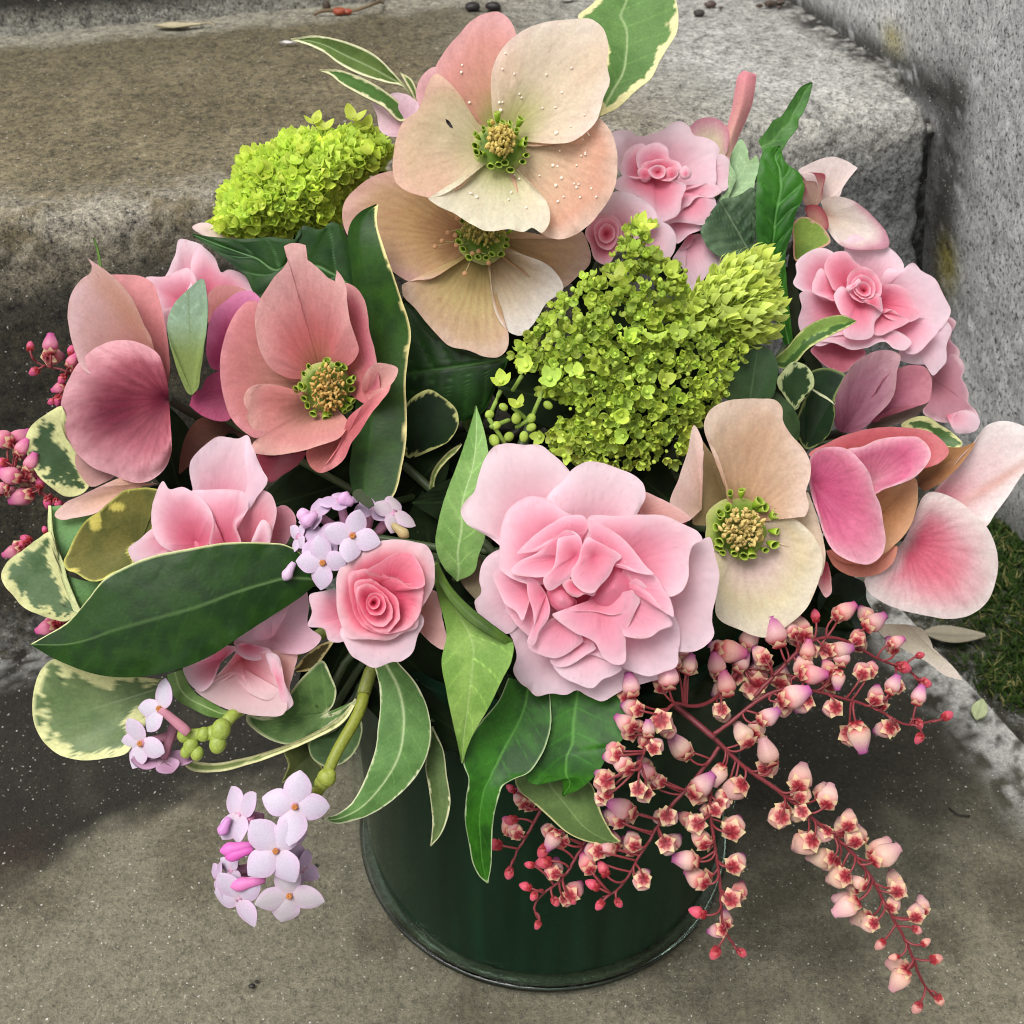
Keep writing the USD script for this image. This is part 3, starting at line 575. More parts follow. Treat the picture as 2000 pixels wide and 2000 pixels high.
# ---- hellebore under it
h2 = thing('hellebore', 'tan hellebore with straggling stamens tucked under the topmost bloom', 'flower')
TN = [(0, (130, 118, 66)), (.2, (176, 146, 98)), (.55, (200, 168, 124)), (.85, (212, 178, 146)), (1, (222, 190, 172))]
OL = [(0, (120, 116, 60)), (.25, (172, 152, 92)), (.6, (204, 184, 126)), (.88, (212, 182, 144)), (1, (226, 198, 176))]
petal(h2, 'B', '1060 1120 1180 1092 1300 1098 1430 1126 1540 1095 1562 1140 1576 1240 1520 1300 1440 1362 1330 1332 1220 1260 1120 1190', (1075, 1130), (322, 314), TN, curl=1.5, cup=1.4, ruf=.8, colkw=dict(vein=.42, nv=22))
petal(h2, 'B', '1060 1110 980 1000 900 930 800 850 700 800 645 805 560 828 475 886 416 955 410 1050 440 1120 555 1200 645 1282 740 1332 840 1312 920 1262 1000 1202', (1050, 1130), (321, 312), [(0, (134, 96, 58)), (.2, (178, 130, 92)), (.5, (198, 162, 112)), (.82, (204, 168, 130)), (1, (216, 172, 158))], curl=1.5, cup=1.0, ruf=.9, label='broad tan left petal', colkw=dict(vein=.45, nv=34))
petal(h2, 'B', '1080 1150 1000 1202 920 1260 830 1312 740 1325 690 1345 692 1385 750 1455 840 1562 910 1630 1000 1652 1090 1685 1140 1686 1182 1650 1190 1570 1150 1500 1120 1400 1100 1270', (1075, 1160), (320.4, 311), OL, curl=1.0, cup=1.2, ruf=.9, label='olive veined lower petal', colkw=dict(vein=.5, nv=26))
petal(h2, 'B', '1095 1180 1104 1300 1112 1390 1125 1460 1160 1530 1200 1570 1250 1583 1300 1540 1370 1430 1450 1360 1400 1270 1260 1200 1150 1165', (1100, 1170), (320.6, 311.6), [(0, (140, 124, 76)), (.25, (188, 158, 116)), (.55, (216, 198, 164)), (.85, (230, 222, 206)), (1, (236, 230, 220))], curl=1.0, cup=1.4, ruf=.8, label='pale lower right petal', colkw=dict(vein=.34, nv=20))
boss(h2, 'B', 1070, 1120, 315.6, 100, 60, 120, viewdir(.0, .12, -1), 9, tan=(176, 160, 92), n_st=80)
for a, (x0, y0, x1, y1, x2, y2) in enumerate([(1020, 1090, 960, 1080, 905, 1098), (1020, 1080, 970, 1060, 950, 1030), (1030, 1100, 970, 1110, 940, 1110), (1060, 1150, 1040, 1190, 1020, 1195), (1080, 1160, 1090, 1200, 1050, 1185), (1090, 1150, 1105, 1215, 1098, 1240), (1010, 1070, 1000, 1040, 960, 1028), (1000, 1110, 920, 1140, 878, 1136), (1010, 1130, 900, 1150, 845, 1162), (1030, 1150, 1010, 1230, 985, 1290), (1020, 1140, 970, 1155, 945, 1156)]):
    Q = px('B', [(x0, y0), (x1, y1), (x2, y2)]); P = [W(*Q[0], .3165), W(*Q[1], .3135), W(*Q[2], .3125)]
    v, f = tube(smooth3(P, 8), .00012, 5); ico = trimesh.creation.icosphere(1); vv, ff, cc = merge([(v, f, rgb(206, 190, 140)), (ico.vertices * .0007 + P[2], ico.faces, rgb(214, 168, 124))]); put(h2, 'loose_stamen', vv, ff, PETAL, cc)
to_vase(h2, ('B', 1070, 1160, 326))

# ---- coral hellebore, centre left
hc = thing('hellebore', 'coral pink cup-shaped hellebore with a pinched top petal, left of the tall variegated leaf', 'flower')
CO = [(0, (120, 124, 50)), (.2, (184, 126, 100)), (.4, (212, 132, 132)), (.72, (220, 158, 156)), (1, (226, 176, 172))]
petal(hc, 'E', '880 1110 760 1130 640 1070 540 930 480 740 482 605 430 608 370 660 312 760 275 870 258 980 260 1100 282 1220 332 1350 400 1422 490 1467 570 1400 650 1290 790 1210', (880, 1130), (312, 299), [(0, (130, 110, 60)), (.18, (180, 132, 104)), (.5, (200, 142, 130)), (.85, (210, 136, 134)), (1, (224, 152, 156))], cup=-2.0, curl=1, ruf=.6, label='broad left petal shaded tan', colkw=dict(vein=.3, nv=18))
petal(hc, 'E', '900 1080 1010 900 1040 700 1052 490 1120 530 1162 592 1185 680 1196 790 1226 900 1246 1000 1256 1085 1256 1172 1180 1252 1085 1200 1000 1150', (960, 1120), (312, 297), [(0, (130, 130, 60)), (.3, (222, 132, 120)), (.6, (214, 124, 124)), (.85, (208, 116, 132)), (1, (214, 150, 150))], cup=-2, ruf=.6, label='right petal with magenta edge', colkw=dict(vein=.10, nv=14))
petal(hc, 'E', '1150 1160 1240 996 1310 1000 1378 1032 1370 1072 1330 1132 1262 1180 1200 1230', (1180, 1180), (303, 297), [(0, (196, 120, 116)), (.5, (216, 150, 146)), (1, (228, 176, 168))], ruf=.4)
petal(hc, 'E', '890 1090 800 1092 720 1096 620 1060 550 1000 510 920 482 800 476 700 500 610 548 530 600 452 658 392 682 348 666 292 658 262! 690 245 740 240 796 254! 800 292 792 332 830 362 890 412 938 460 984 482! 990 410! 1030 462 1050 522 1056 600 1072 720 1108 830 1130 920 1090 990 990 1050', (900, 1090), (311, 294), CO, p=.8, cup=2.6, curl=1.2, ruf=.6, jit=.6, label='top petal pinched at its tip', colkw=dict(vein=.28, nv=16, blotch=(.32, -.1, .25, .6, (204, 98, 96), .5)))
petal(hc, 'E', '900 1200 800 1190 680 1150 580 1128 490 1130 432 1158 405 1220 412 1262 434 1292! 424 1330 440 1370 470 1410 532 1432 500 1464 460 1505 452 1548 530 1572 700 1562 800 1541 920 1502 1010 1462 1062 1370 1010 1300', (930, 1220), (311, 293), [(0, (140, 130, 66)), (.18, (210, 156, 130)), (.5, (226, 160, 148)), (.8, (226, 156, 152)), (1, (230, 178, 168))], cup=1.4, ruf=.8, label='lower left petal with a notched side', colkw=dict(vein=.26, nv=20))
petal(hc, 'E', '1010 1470 900 1505 800 1545 800 1592 842 1662 892 1686 930 1660 960 1600 1000 1530', (990, 1490), (299, 296), [(0, (160, 92, 88)), (.6, (172, 98, 92)), (1, (196, 118, 112))])
petal(hc, 'E', '1330 1132 1258 1178 1150 1262 1062 1342 1030 1432 1005 1500 965 1580 890 1687 945 1670 1042 1592 1082 1502 1142 1420 1202 1322 1272 1232 1320 1170', (1060, 1440), (297, 293), [(0, (206, 110, 112)), (.6, (212, 114, 122)), (1, (228, 146, 146))], cup=-1, ruf=.6, label='folded underside of the lower right petal')
boss(hc, 'E', 930, 1150, 304, 108, 140, 170, viewdir(.22, -.2, -1), 17, tan=(206, 170, 106), n_st=110)
to_vase(hc, ('E', 920, 1160, 317))

# ---- hellebore at the left edge seen from its side
hl = thing('hellebore', 'dusty pink hellebore turned away with a maroon-blotched front petal, far left', 'flower')
petal(hl, 'D', '690 285 790 278 900 293 960 330 1000 430 1040 600 1060 740 1060 900 1000 820 940 690 880 560 820 430 750 340', (1055, 980), (312, 306), [(0, (150, 80, 86)), (.4, (220, 140, 140)), (1, (230, 160, 162))], cup=1, ruf=.5)
petal(hl, 'D', '1055 1040 960 900 905 745 950 712 900 582 850 462 792 372 722 300 640 232 598 206 548 172! 576 222 570 265 520 300 460 372 432 450 425 530 440 640 470 760 510 860 700 960 900 1040', (1040, 1030), (311, 299), [(0, (120, 54, 66)), (.3, (176, 112, 112)), (.6, (200, 150, 142)), (.85, (208, 166, 164)), (1, (222, 186, 186))], cup=3.2, curl=1.5, ruf=.5, label='upright dusty pink petal with a hooked tip', colkw=dict(vein=.10, nv=14, blotch=(.6, .6, .4, .35, (192, 144, 116), .7)))
petal(hl, 'D', '1060 1110 1060 1010 1040 900 990 772 900 716 800 690 680 702 570 762 480 852 420 962 386 1080 386 1200 420 1302 500 1422 600 1500 700 1536 780 1568 860 1590 950 1570 1040 1492 1078 1402 1080 1330 1062 1230', (1062, 1060), (306, 296), [(0, (70, 16, 32)), (.12, (130, 50, 70)), (.3, (176, 90, 104)), (.62, (206, 122, 136)), (.82, (228, 164, 172)), (1, (236, 184, 190))], p=.6, curl=5, cup=2.4, ruf=.6, label='round front petal with a maroon blotch', colkw=dict(vein=.8, nv=13, mott=.10, blotch=(.52, .02, .44, .46, (112, 14, 50), .94)))
petal(hl, 'D', '480 1395 474 1470 520 1560 570 1612 650 1590 720 1545 620 1500 530 1440', (700, 1500), (306, 303), [(0, (150, 110, 110)), (1, (196, 152, 146))])
petal(hl, 'D', '900 1590 770 1555 650 1600 520 1660 400 1722 345 1800 370 1816 480 1806 620 1770 720 1702 850 1622 990 1590', (930, 1590), (302, 297), [(0, (206, 160, 140)), (.5, (232, 184, 160)), (1, (238, 196, 190))], ruf=.4, label='peach lower petal')
to_vase(hl, ('D', 1070, 1070, 313), col=(40, 38, 26))

# ---- magenta hellebore between, mostly hidden
hm = thing('hellebore', 'half-hidden magenta hellebore squeezed behind the left edge of the coral cup', 'flower')
petal(hm, 'D', '1310 400 1350 358 1450 346 1560 390 1500 450 1400 560 1340 620 1300 560', (1380, 620), (314, 311), [(0, (150, 84, 84)), (.6, (190, 124, 118)), (1, (206, 144, 140))])
petal(hm, 'D', '1300 700 1310 600 1342 510 1422 440 1520 380 1595 388 1640 440 1560 520 1480 640 1440 780 1430 890 1390 886 1340 872 1300 800', (1450, 800), (311, 306), [(0, (150, 44, 92)), (.5, (186, 78, 124)), (1, (226, 140, 182))], cup=1.5, label='magenta side petal')
petal(hm, 'D', '1430 880 1300 930 1268 1000! 1230 1010 1190 1100! 1250 1152 1300 1180 1440 1192 1480 1050', (1470, 1020), (309, 307), [(0, (110, 30, 62)), (1, (166, 66, 104))], ruf=.5)
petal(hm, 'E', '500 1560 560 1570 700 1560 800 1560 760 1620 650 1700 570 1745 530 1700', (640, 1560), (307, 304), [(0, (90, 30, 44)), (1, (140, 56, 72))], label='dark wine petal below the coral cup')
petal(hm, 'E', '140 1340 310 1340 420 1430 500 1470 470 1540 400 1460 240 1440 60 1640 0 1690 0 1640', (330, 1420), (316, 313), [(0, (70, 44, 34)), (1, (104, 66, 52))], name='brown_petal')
to_vase(hm, ('D', 1480, 1000, 318), col=(40, 38, 26))

# ---- cream hellebore right of the big rose
hr = thing('hellebore', 'cream and tan hellebore with a full stamen ball, right of the big pink rose', 'flower')
petal(hr, 'F', '1300 1270 1330 1310 1392 1402 1422 1530 1440 1640 1380 1700 1250 1720 1280 1600 1288 1440', (1480, 1740), (299, 296), [(0, (90, 92, 40)), (.5, (132, 112, 72)), (1, (168, 144, 108))])
petal(hr, 'F', '1262 1190 1300 1262 1292 1450 1286 1600 1232 1702 1130 1622 1172 1480 1222 1330', (1300, 1640), (295, 289), [(0, (200, 168, 140)), (.5, (230, 192, 180)), (1, (240, 210, 200))], ruf=.8, label='narrow rolled left petal')
petal(hr, 'G', '180 1420 300 1262 430 1262 545 1310 578 1280 572 1160 602 1235 640 1342 670 1462 682 1560 652 1690 600 1610 480 1520 330 1460', (180, 1440), (299, 293), [(0, (124, 128, 60)), (.25, (190, 180, 130)), (.6, (222, 206, 166)), (1, (236, 220, 196))], cup=1.2, ruf=.6, colkw=dict(vein=.12, nv=16))
petal(hr, 'Z', '1395 1005 1350 1040 1342 1080 1350 1120 1352 1162 1400 1190 1442 1203 1490 1177 1518 1152 1540 1110 1552 1050 1532 1008 1490 975 1440 975', (1398, 995), (299, 290), [(0, (116, 124, 52)), (.18, (196, 184, 132)), (.45, (226, 206, 186)), (.75, (228, 216, 176)), (1, (236, 228, 204))], cup=1.5, curl=1.2, ruf=1.0, label='broad cream lower petal', colkw=dict(vein=.26, nv=18, blotch=(.35, 0, .16, .4, (228, 196, 196), .6)))
petal(hr, 'F', '1500 1730 1440 1600 1415 1440 1370 1322 1322 1250 1310 1180 1350 1100 1422 1060 1520 1045 1620 1045 1700 1055 1732 1092 1736 1160 1782 1240 1852 1320 1886 1400 1880 1480 1862 1545 1876 1620 1850 1682 1790 1655 1700 1640 1600 1650', (1500, 1720), (298.5, 287.5), [(0, (122, 122, 54)), (.16, (190, 150, 104)), (.42, (218, 180, 144)), (.75, (222, 194, 166)), (1, (234, 212, 194))], cup=1.6, curl=2.0, ruf=.9, label='tan upper petal', colkw=dict(vein=.3, nv=20, blotch=(.72, -.1, .3, .5, (210, 164, 128), .5)))
boss(hr, 'F', 1500, 1745, 294.6, 108, 108, 180, viewdir(.05, .0, -1), 23, tan=(208, 186, 124), n_st=150)
petal(hr, 'G', '655 1600 690 1598 712 1660 722 1730 720 1800 690 1826 645 1765', (680, 1620), (301, 298), [(0, (190, 70, 90)), (.5, (222, 130, 140)), (1, (236, 190, 190))], name='pink_petal')
to_vase(hr, ('F', 1500, 1760, 306))

# ---- closed pink hellebore
hp = thing('hellebore', 'half-closed rose-pink hellebore right of the cream bloom with tan inner petals', 'flower')
petal(hp, 'G', '1290 1000 1340 900 1440 880 1540 880 1622 853 1572 940 1482 1042 1382 1122 1300 1152 1262 1090', (1262, 1120), (303, 300), [(0, (96, 58, 42)), (.5, (150, 106, 70)), (1, (176, 128, 86))], cup=1.5)
petal(hp, 'G', '580 932 700 850 850 790 1040 754 1200 758 1330 780 1430 850 1462 902 1400 980 1300 1010 1050 900 800 900 650 960', (980, 1100), (302, 295), [(0, (150, 70, 60)), (.5, (204, 110, 104)), (.85, (218, 112, 120)), (1, (226, 136, 140))], cup=-1, label='coral back petal', colkw=dict(vein=.12, nv=20))
petal(hp, 'G', '980 1120 1120 1126 1250 1078 1266 1180 1250 1282 1202 1400 1122 1492 1030 1560 980 1400', (1020, 1320), (301, 295), [(0, (170, 118, 76)), (.6, (190, 142, 98)), (1, (206, 162, 122))], cup=-1, label='tan inner petal', colkw=dict(vein=.12, nv=12))
petal(hp, 'G', '690 1530 760 1590 880 1620 980 1615 1062 1560 1132 1500 1112 1600 1032 1672 920 1696 820 1682 740 1632', (900, 1500), (301, 297), [(0, (150, 80, 66)), (.6, (200, 124, 100)), (1, (216, 146, 124))])
petal(hp, 'G', '985 1180 930 1040 800 905 830 890 900 880 1020 830 1180 814 1272 820 1322 862 1346 932 1312 1002 1240 1072 1120 1122 1040 1150', (960, 1110), (297, 287), [(0, (228, 176, 184)), (.3, (232, 150, 176)), (.7, (226, 128, 162)), (1, (240, 180, 196))], cup=2.4, curl=3, ruf=.4, label='pink upper petal folded over', colkw=dict(vein=.34, nv=16, mott=.10, edge=(7, (244, 206, 214), .75), blotch=(.7, .3, .3, .4, (206, 96, 138), .6)))
petal(hp, 'G', '700 880 640 892 592 940 578 1080 600 1200 642 1322 682 1450 742 1540 850 1600 960 1615 1042 1552 1062 1480 1046 1350 1030 1250 992 1160 962 1050 900 960 812 890', (610, 1120), (296, 287), [(0, (198, 84, 124)), (.35, (222, 112, 154)), (.75, (226, 132, 162)), (1, (236, 172, 188))], cup=3, curl=3.5, ruf=.4, label='large pink left petal', colkw=dict(vein=.40, nv=18, mott=.12, edge=(8, (242, 200, 210), .75), blotch=(.35, .1, .35, .5, (196, 78, 120), .55)))
to_vase(hp, ('G', 900, 1250, 306), col=(40, 38, 26))

# ---- white-pink hellebore at the right edge
hw = thing('hellebore', 'white hellebore flushed pink at its heart, rightmost of the bouquet', 'flower')
WP = [(0, (150, 40, 64)), (.2, (216, 100, 124)), (.5, (234, 160, 172)), (.72, (238, 206, 206)), (1, (240, 228, 222))]
petal(hw, 'M', '1130 330 1250 360 1380 350 1430 422 1452 480 1500 512 1562 572 1602 632! 1500 602 1420 540 1330 490 1230 432 1160 382', (1300, 330), (312, 311), [(0, (200, 186, 162)), (.6, (214, 204, 182)), (1, (226, 212, 200))], ruf=.4, label='narrow cream petal hanging below')
petal(hw, 'G', '1290 1290 1372 1150 1450 1050 1540 932 1620 850 1702 742 1800 715 1900 735 1990 790 2012 860 1992 960 1902 1080 1832 1190 1750 1300 1690 1382 1560 1330 1440 1330', (1260, 1330), (309, 299), [(0, (200, 90, 110)), (.3, (226, 150, 160)), (.55, (236, 204, 206)), (1, (242, 232, 228))], cup=-1.6, ruf=.5, label='white upper petal with a rosy streak', colkw=dict(vein=.12, nv=12, blotch=(.62, .28, .35, .14, (206, 148, 132), .7)))
petal(hw, 'G', '1190 1440 1260 1300 1292 1200 1332 1165 1430 1175 1540 1232 1642 1322 1712 1402 1752 1502 1770 1622 1750 1742 1702 1850 1600 1932 1450 1962 1300 1936 1150 1902 1020 1842 950 1782 930 1712 1000 1662 1110 1622 1135 1540', (1180, 1470), (307, 297), WP, p=.7, curl=3, cup=2, ruf=.6, label='broad front petal blushed deep pink', colkw=dict(vein=.55, nv=15, blotch=(.42, .05, .36, .45, (218, 96, 124), .78), edge=(26, (240, 230, 226), .7)))
to_vase(hw, ('G', 1220, 1460, 314), col=(40, 38, 26))

# ---- dusky half-open hellebore under the right rose
hd = thing('hellebore', 'dusky mauve nodding hellebore below the right-hand rose', 'flower')
petal(hd, 'G', '1000 700 1050 660 1150 620 1240 615 1332 596 1290 650 1230 700 1100 745 940 770', (1000, 740), (312, 309), [(0, (90, 74, 62)), (1, (138, 122, 112))])
petal(hd, 'G', '1080 420 1130 390 1240 364 1312 380 1346 430 1352 520 1332 592 1200 622 1090 645 1000 720 980 640', (850, 760), (312, 306), [(0, (110, 60, 74)), (.5, (176, 100, 124)), (1, (192, 128, 140))], cup=2, ruf=.6, label='rosy side petal', colkw=dict(vein=.3, nv=16))
petal(hd, 'G', '762 772 736 650 762 520 812 420 902 322 1000 276 1100 274 1152 300 1135 400 1110 560 1000 690 880 782', (790, 790), (311, 304), [(0, (96, 44, 62)), (.3, (146, 92, 112)), (.7, (172, 126, 142)), (1, (186, 150, 156))], cup=3, ruf=.6, label='mauve front petal with dark veins', colkw=dict(vein=.55, nv=9, mott=.10))
to_vase(hd, ('G', 800, 790, 316), col=(40, 38, 26))

# ---- white hellebore high on the right
hu = thing('hellebore', 'white hellebore edged in plum, high on the right behind the leaves', 'flower')
petal(hu, 'C', '715 922 780 880 900 845 960 860 1036 905! 990 960 958 1010 935 1062 870 1080 820 1000 800 940', (850, 1100), (330, 324), [(0, (210, 180, 176)), (.4, (236, 214, 206)), (1, (242, 222, 218))], ruf=.5, label='white upper petal')
petal(hu, 'C', '715 930 762 928 820 932 856 940 850 1010 832 1092 780 1122 740 1082 752 1000', (800, 1120), (327, 325), [(0, (160, 130, 110)), (.6, (170, 136, 124)), (1, (140, 50, 66))])
petal(hu, 'C', '838 1085 900 1060 990 1072 1080 1130 1150 1200 1186 1246 1202 1325 1100 1345 950 1325 880 1245 868 1150', (860, 1160), (329, 322), [(0, (190, 150, 130)), (.3, (222, 206, 190)), (.75, (234, 220, 212)), (.93, (220, 180, 186)), (1, (196, 140, 156))], cup=1.5, ruf=.5, label='broad lower petal', colkw=dict(vein=.12, nv=14))
petal(hu, 'C', '755 1112 820 1106 872 1170 874 1235 820 1230 770 1180', (800, 1220), (325, 323), [(0, (190, 150, 110)), (.6, (176, 120, 110)), (1, (146, 54, 66))])
to_vase(hu, ('C', 840, 1150, 335), col=(40, 38, 26))

# ---- pink hellebore bits behind the rear rose
hk = thing('hellebore', 'blush bloom behind the rear pink rose with one petal rolled upright', 'flower')
petal(hk, 'Q', '1190 270 1260 170 1370 140 1482 170 1552 250 1560 380 1520 500 1420 520 1340 400 1270 330', (1400, 520), (341, 337), [(0, (220, 200, 150)), (.5, (232, 216, 186)), (.85, (222, 172, 178)), (1, (206, 140, 156))], cup=2, label='round cream petal edged pink')
g = strip('C', '290 850 330 690 362 560 376 470 392 405 420 380', '350 860 395 740 430 660 462 580 482 480 490 400', [338, 335, 331, 328], fold=-3.0, mid=.45)
sheet(hk, 'rolled_petal', g, petal_col(g, [(0, (236, 206, 180)), (.4, (238, 180, 172)), (1, (236, 160, 168))], by='al', edge=(10, (236, 160, 172), .6)), PETAL, .5, 'petal rolled into an upright quill')
to_vase(hk, ('C', 340, 840, 345))
hq = thing('hellebore', 'pale pink bloom peeping out left of the topmost hellebore', 'flower')
petal(hq, 'B', '545 480 570 540 590 620 640 645 690 640 740 560 770 500 720 450 640 440 590 500', (720, 620), (318, 314), [(0, (222, 170, 184)), (1, (242, 208, 222))], label='pale pink petal')
petal(hq, 'B', '760 480 762 400 790 350 850 315 860 380 820 460 790 530', (860, 500), (310, 307), [(0, (214, 150, 160)), (1, (236, 186, 190))])
to_vase(hq, ('B', 740, 600, 322))
# ------------------------------------------------------------------ roses
RO = [(0, (222, 98, 126)), (.35, (234, 126, 150)), (.65, (240, 160, 180)), (.88, (243, 194, 208)), (1, (244, 210, 222))]  # base tones deepened: pink light bounced between petals is put into the colour
RP = [(0, (232, 126, 150)), (.35, (240, 172, 190)), (.7, (242, 200, 212)), (1, (243, 218, 228))]
RI = [(0, (222, 104, 132)), (.3, (234, 138, 160)), (.7, (239, 164, 184)), (.95, (242, 190, 205)), (1, (243, 202, 214))]
RD = [(0, (206, 70, 100)), (.4, (230, 112, 138)), (.75, (238, 150, 170)), (1, (242, 186, 200))]
RDUST = [(0, (160, 92, 104)), (.5, (190, 124, 138)), (.9, (204, 150, 164)), (1, (226, 190, 196))]
PEA = [(0, (206, 130, 130)), (.5, (226, 164, 158)), (1, (234, 186, 180))]
rsm_ = '/World/rose_001'
def rp(fl, c, text, base, db, dr, st=RO, label=None, **kw):
    kw.setdefault('ruf', .22 if st is RI else .5); kw.setdefault('step', None); kw.setdefault('p', .8); kw.setdefault('curl', .8); kw.setdefault('jit', 1.2)
    db = dr + (db - dr) * (.48 if st is RI else .62 if fl != rsm_ else .9)
    ck = kw.pop('ck', dict(mott=.03, edge=(4, (242, 206, 216), .4), vein=.035, nv=24))
    return petal(fl, c, text, base, (db, dr), st, ROSE, 'petal', label, 0, ck, **kw)
# big front rose
rg = thing('rose', 'largest pink rose, wide open at the front centre of the bouquet', 'flower')
C0 = (960, 980)
rp(rg, 'J', '440 1100 432 1200 480 1272 512 1400 490 1482 540 1562 580 1590 632 1642 720 1625 830 1632 890 1602 960 1642 1060 1672 1130 1632 1200 1592 1332 1556 1480 1492 1440 1350 1200 1150 800 1000', (900, 1080), 285, 278, RP, 'pale lowest outer petal', ruf=1.4)
rp(rg, 'J', '400 690 340 640 270 600 200 560 162 480 192 410 242 360 272 260 312 150 372 70 450 50 560 60 660 62 740 120 842 222 900 340 860 600 700 800 520 800', (700, 740), 284, 275, RP, 'pale upper left outer petal', curl=2.5, cup=1.5)
rp(rg, 'J', '1250 330 1310 350 1400 390 1462 420 1600 532 1500 560 1350 520 1260 450', (1240, 500), 282, 279, PEA)
rp(rg, 'J', '400 720 300 800 278 900 284 1000 252 1040 270 1122 342 1202 442 1252 560 1150 600 1000 520 860', (640, 980), 283, 277.5, RP, curl=1)
rp(rg, 'J', '1560 700 1640 680 1722 640 1762 760 1786 880 1770 1000 1740 1160 1752 1262 1692 1332 1540 1362 1420 1280 1300 1100 1300 900', (1200, 1000), 284, 276, RP, 'right outer petal', curl=1.6, cup=1)
rp(rg, 'J', '690 440 702 390 732 350 800 290 880 200 960 165 1050 175 1160 212 1250 252 1312 312 1322 390 1290 460 1200 620 960 760 780 620', (960, 760), 283, 273, RP, 'upper outer petal', curl=2.5, cup=1.5)
rp(rg, 'J', '1150 1440 1250 1490 1350 1516 1432 1490 1512 1460 1532 1350 1542 1260 1502 1130 1350 1050 1150 1100 1080 1300', (1080, 1090), 282, 274.5, RP, curl=1)
rp(rg, 'J', '400 830 405 700 415 580 452 480 532 410 590 386 700 400 800 470 900 520 970 560 960 700 860 860 640 940 480 900', (840, 850), 282, 271.5, RO, 'left inner petal wrapping the heart', cup=2, curl=1)
rp(rg, 'J', '960 520 1150 508 1300 500 1450 510 1560 560 1662 620 1680 652 1622 692 1596 780 1590 900 1552 980 1480 1016 1400 1000 1250 900 1050 800 980 650', (1060, 860), 282, 270.5, RO, 'right inner petal with a curled lip', cup=2, curl=1.5, ck=dict(mott=.03, edge=(9, (244, 214, 222), .7), vein=.04, nv=20))
rp(rg, 'J', '740 1440 840 1446 980 1380 1060 1410 1150 1440 1172 1460 1100 1520 1060 1532 990 1592 890 1562 800 1522', (980, 1250), 280.5, 273.5, RP)
rp(rg, 'J', '720 1420 840 1372 920 1302 1012 1342 950 1382 830 1452 760 1456', (940, 1180), 280, 272.6, RO)
rp(rg, 'J', '586 1330 620 1270 662 1222 742 1150 832 1222 932 1292 862 1352 760 1402 662 1382', (860, 1100), 279, 271.2, RI, 'petal folded out at the lower left', cup=-1)
rp(rg, 'J', '430 1020 452 1100 480 1150 560 1240 620 1280 700 1200 700 1050 600 980 500 980', (700, 1060), 281, 273.5, RI)
rp(rg, 'J', '366 862 470 840 560 870 606 930 592 1022 542 1162 512 1112 440 1062 400 982', (620, 960), 279, 271.2, RI, cup=1.4)
rp(rg, 'J', '586 890 642 920 692 1000 722 1082 712 1152 662 1222 602 1322 584 1312 620 1202 612 1102 582 1002', (700, 1000), 276, 269.2, RI, cup=-1.5)
rp(rg, 'J', '1260 900 1340 960 1402 1050 1462 1130 1490 1192 1422 1222 1342 1272 1250 1276 1190 1262 1180 1160 1200 1000', (1120, 1010), 279, 269.8, RI, 'right lower petal', cup=1.4)
rp(rg, 'J', '1190 790 1300 872 1382 882 1432 960 1482 1042 1496 1142 1440 1100 1340 990 1250 930', (1160, 940), 276, 268.6, RI, cup=1)
rp(rg, 'J', '736 1130 860 1110 1000 1110 1130 1130 1222 1092 1272 968 1292 1020 1252 1122 1202 1242 1172 1442 1122 1442 1062 1402 1002 1302 882 1242 782 1172', (1020, 1020), 277, 268.6, RI, 'pointed petal at the front of the heart', cup=-1.2, curl=1.5)
rp(rg, 'J', '470 855 520 800 640 740 742 660 830 595 900 640 880 780 760 860 690 890 600 892', (820, 760), 277, 268.8, RI, cup=1.2)
rp(rg, 'J', '515 745 600 650 722 560 822 508 945 520 960 590 900 620 850 610 740 650 620 715', (900, 700), 277, 269.4, RI)
rp(rg, 'J', '965 535 1060 570 1180 650 1262 740 1322 820 1372 872 1290 870 1220 830 1120 800 1020 760 980 650', (1030, 800), 276, 267.8, RI, cup=1.4)
rp(rg, 'J', '800 620 850 600 912 640 924 720 892 830 862 882 800 932 708 975 678 910 740 832', (880, 760), 272.5, 267.4, RI, cup=-1.5, label='inner petal of the heart')
rp(rg, 'J', '850 880 900 780 922 700 962 640 1002 660 1082 700 1172 770 1132 802 1102 872 1042 942 992 992 930 982 872 932', (1000, 760), 270.5, 266.6, RI, cup=-1.5, label='inner petal curling over the heart')
rp(rg, 'J', '960 1060 1010 980 1090 880 1142 800 1200 800 1252 880 1282 970 1252 1062 1212 1102 1122 1132 1030 1112', (1120, 960), 267.5, 271.5, [(0, (232, 140, 164)), (.6, (228, 122, 148)), (1, (218, 100, 128))], curl=2)
rp(rg, 'J', '706 972 760 940 812 950 852 1000 892 1050 870 1102 800 1116 740 1082', (800, 1040), 268, 271, [(0, (238, 160, 180)), (.6, (230, 130, 154)), (1, (218, 100, 128))], curl=2)
rp(rg, 'J', '800 930 840 900 900 960 980 980 1010 960 1000 1010 940 1000 890 1020 830 990', (900, 940), 271, 268, RD)
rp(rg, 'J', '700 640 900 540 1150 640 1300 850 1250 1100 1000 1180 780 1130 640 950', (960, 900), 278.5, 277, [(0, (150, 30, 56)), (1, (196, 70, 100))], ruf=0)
to_vase(rg, ('J', 960, 980, 296), r=.002)

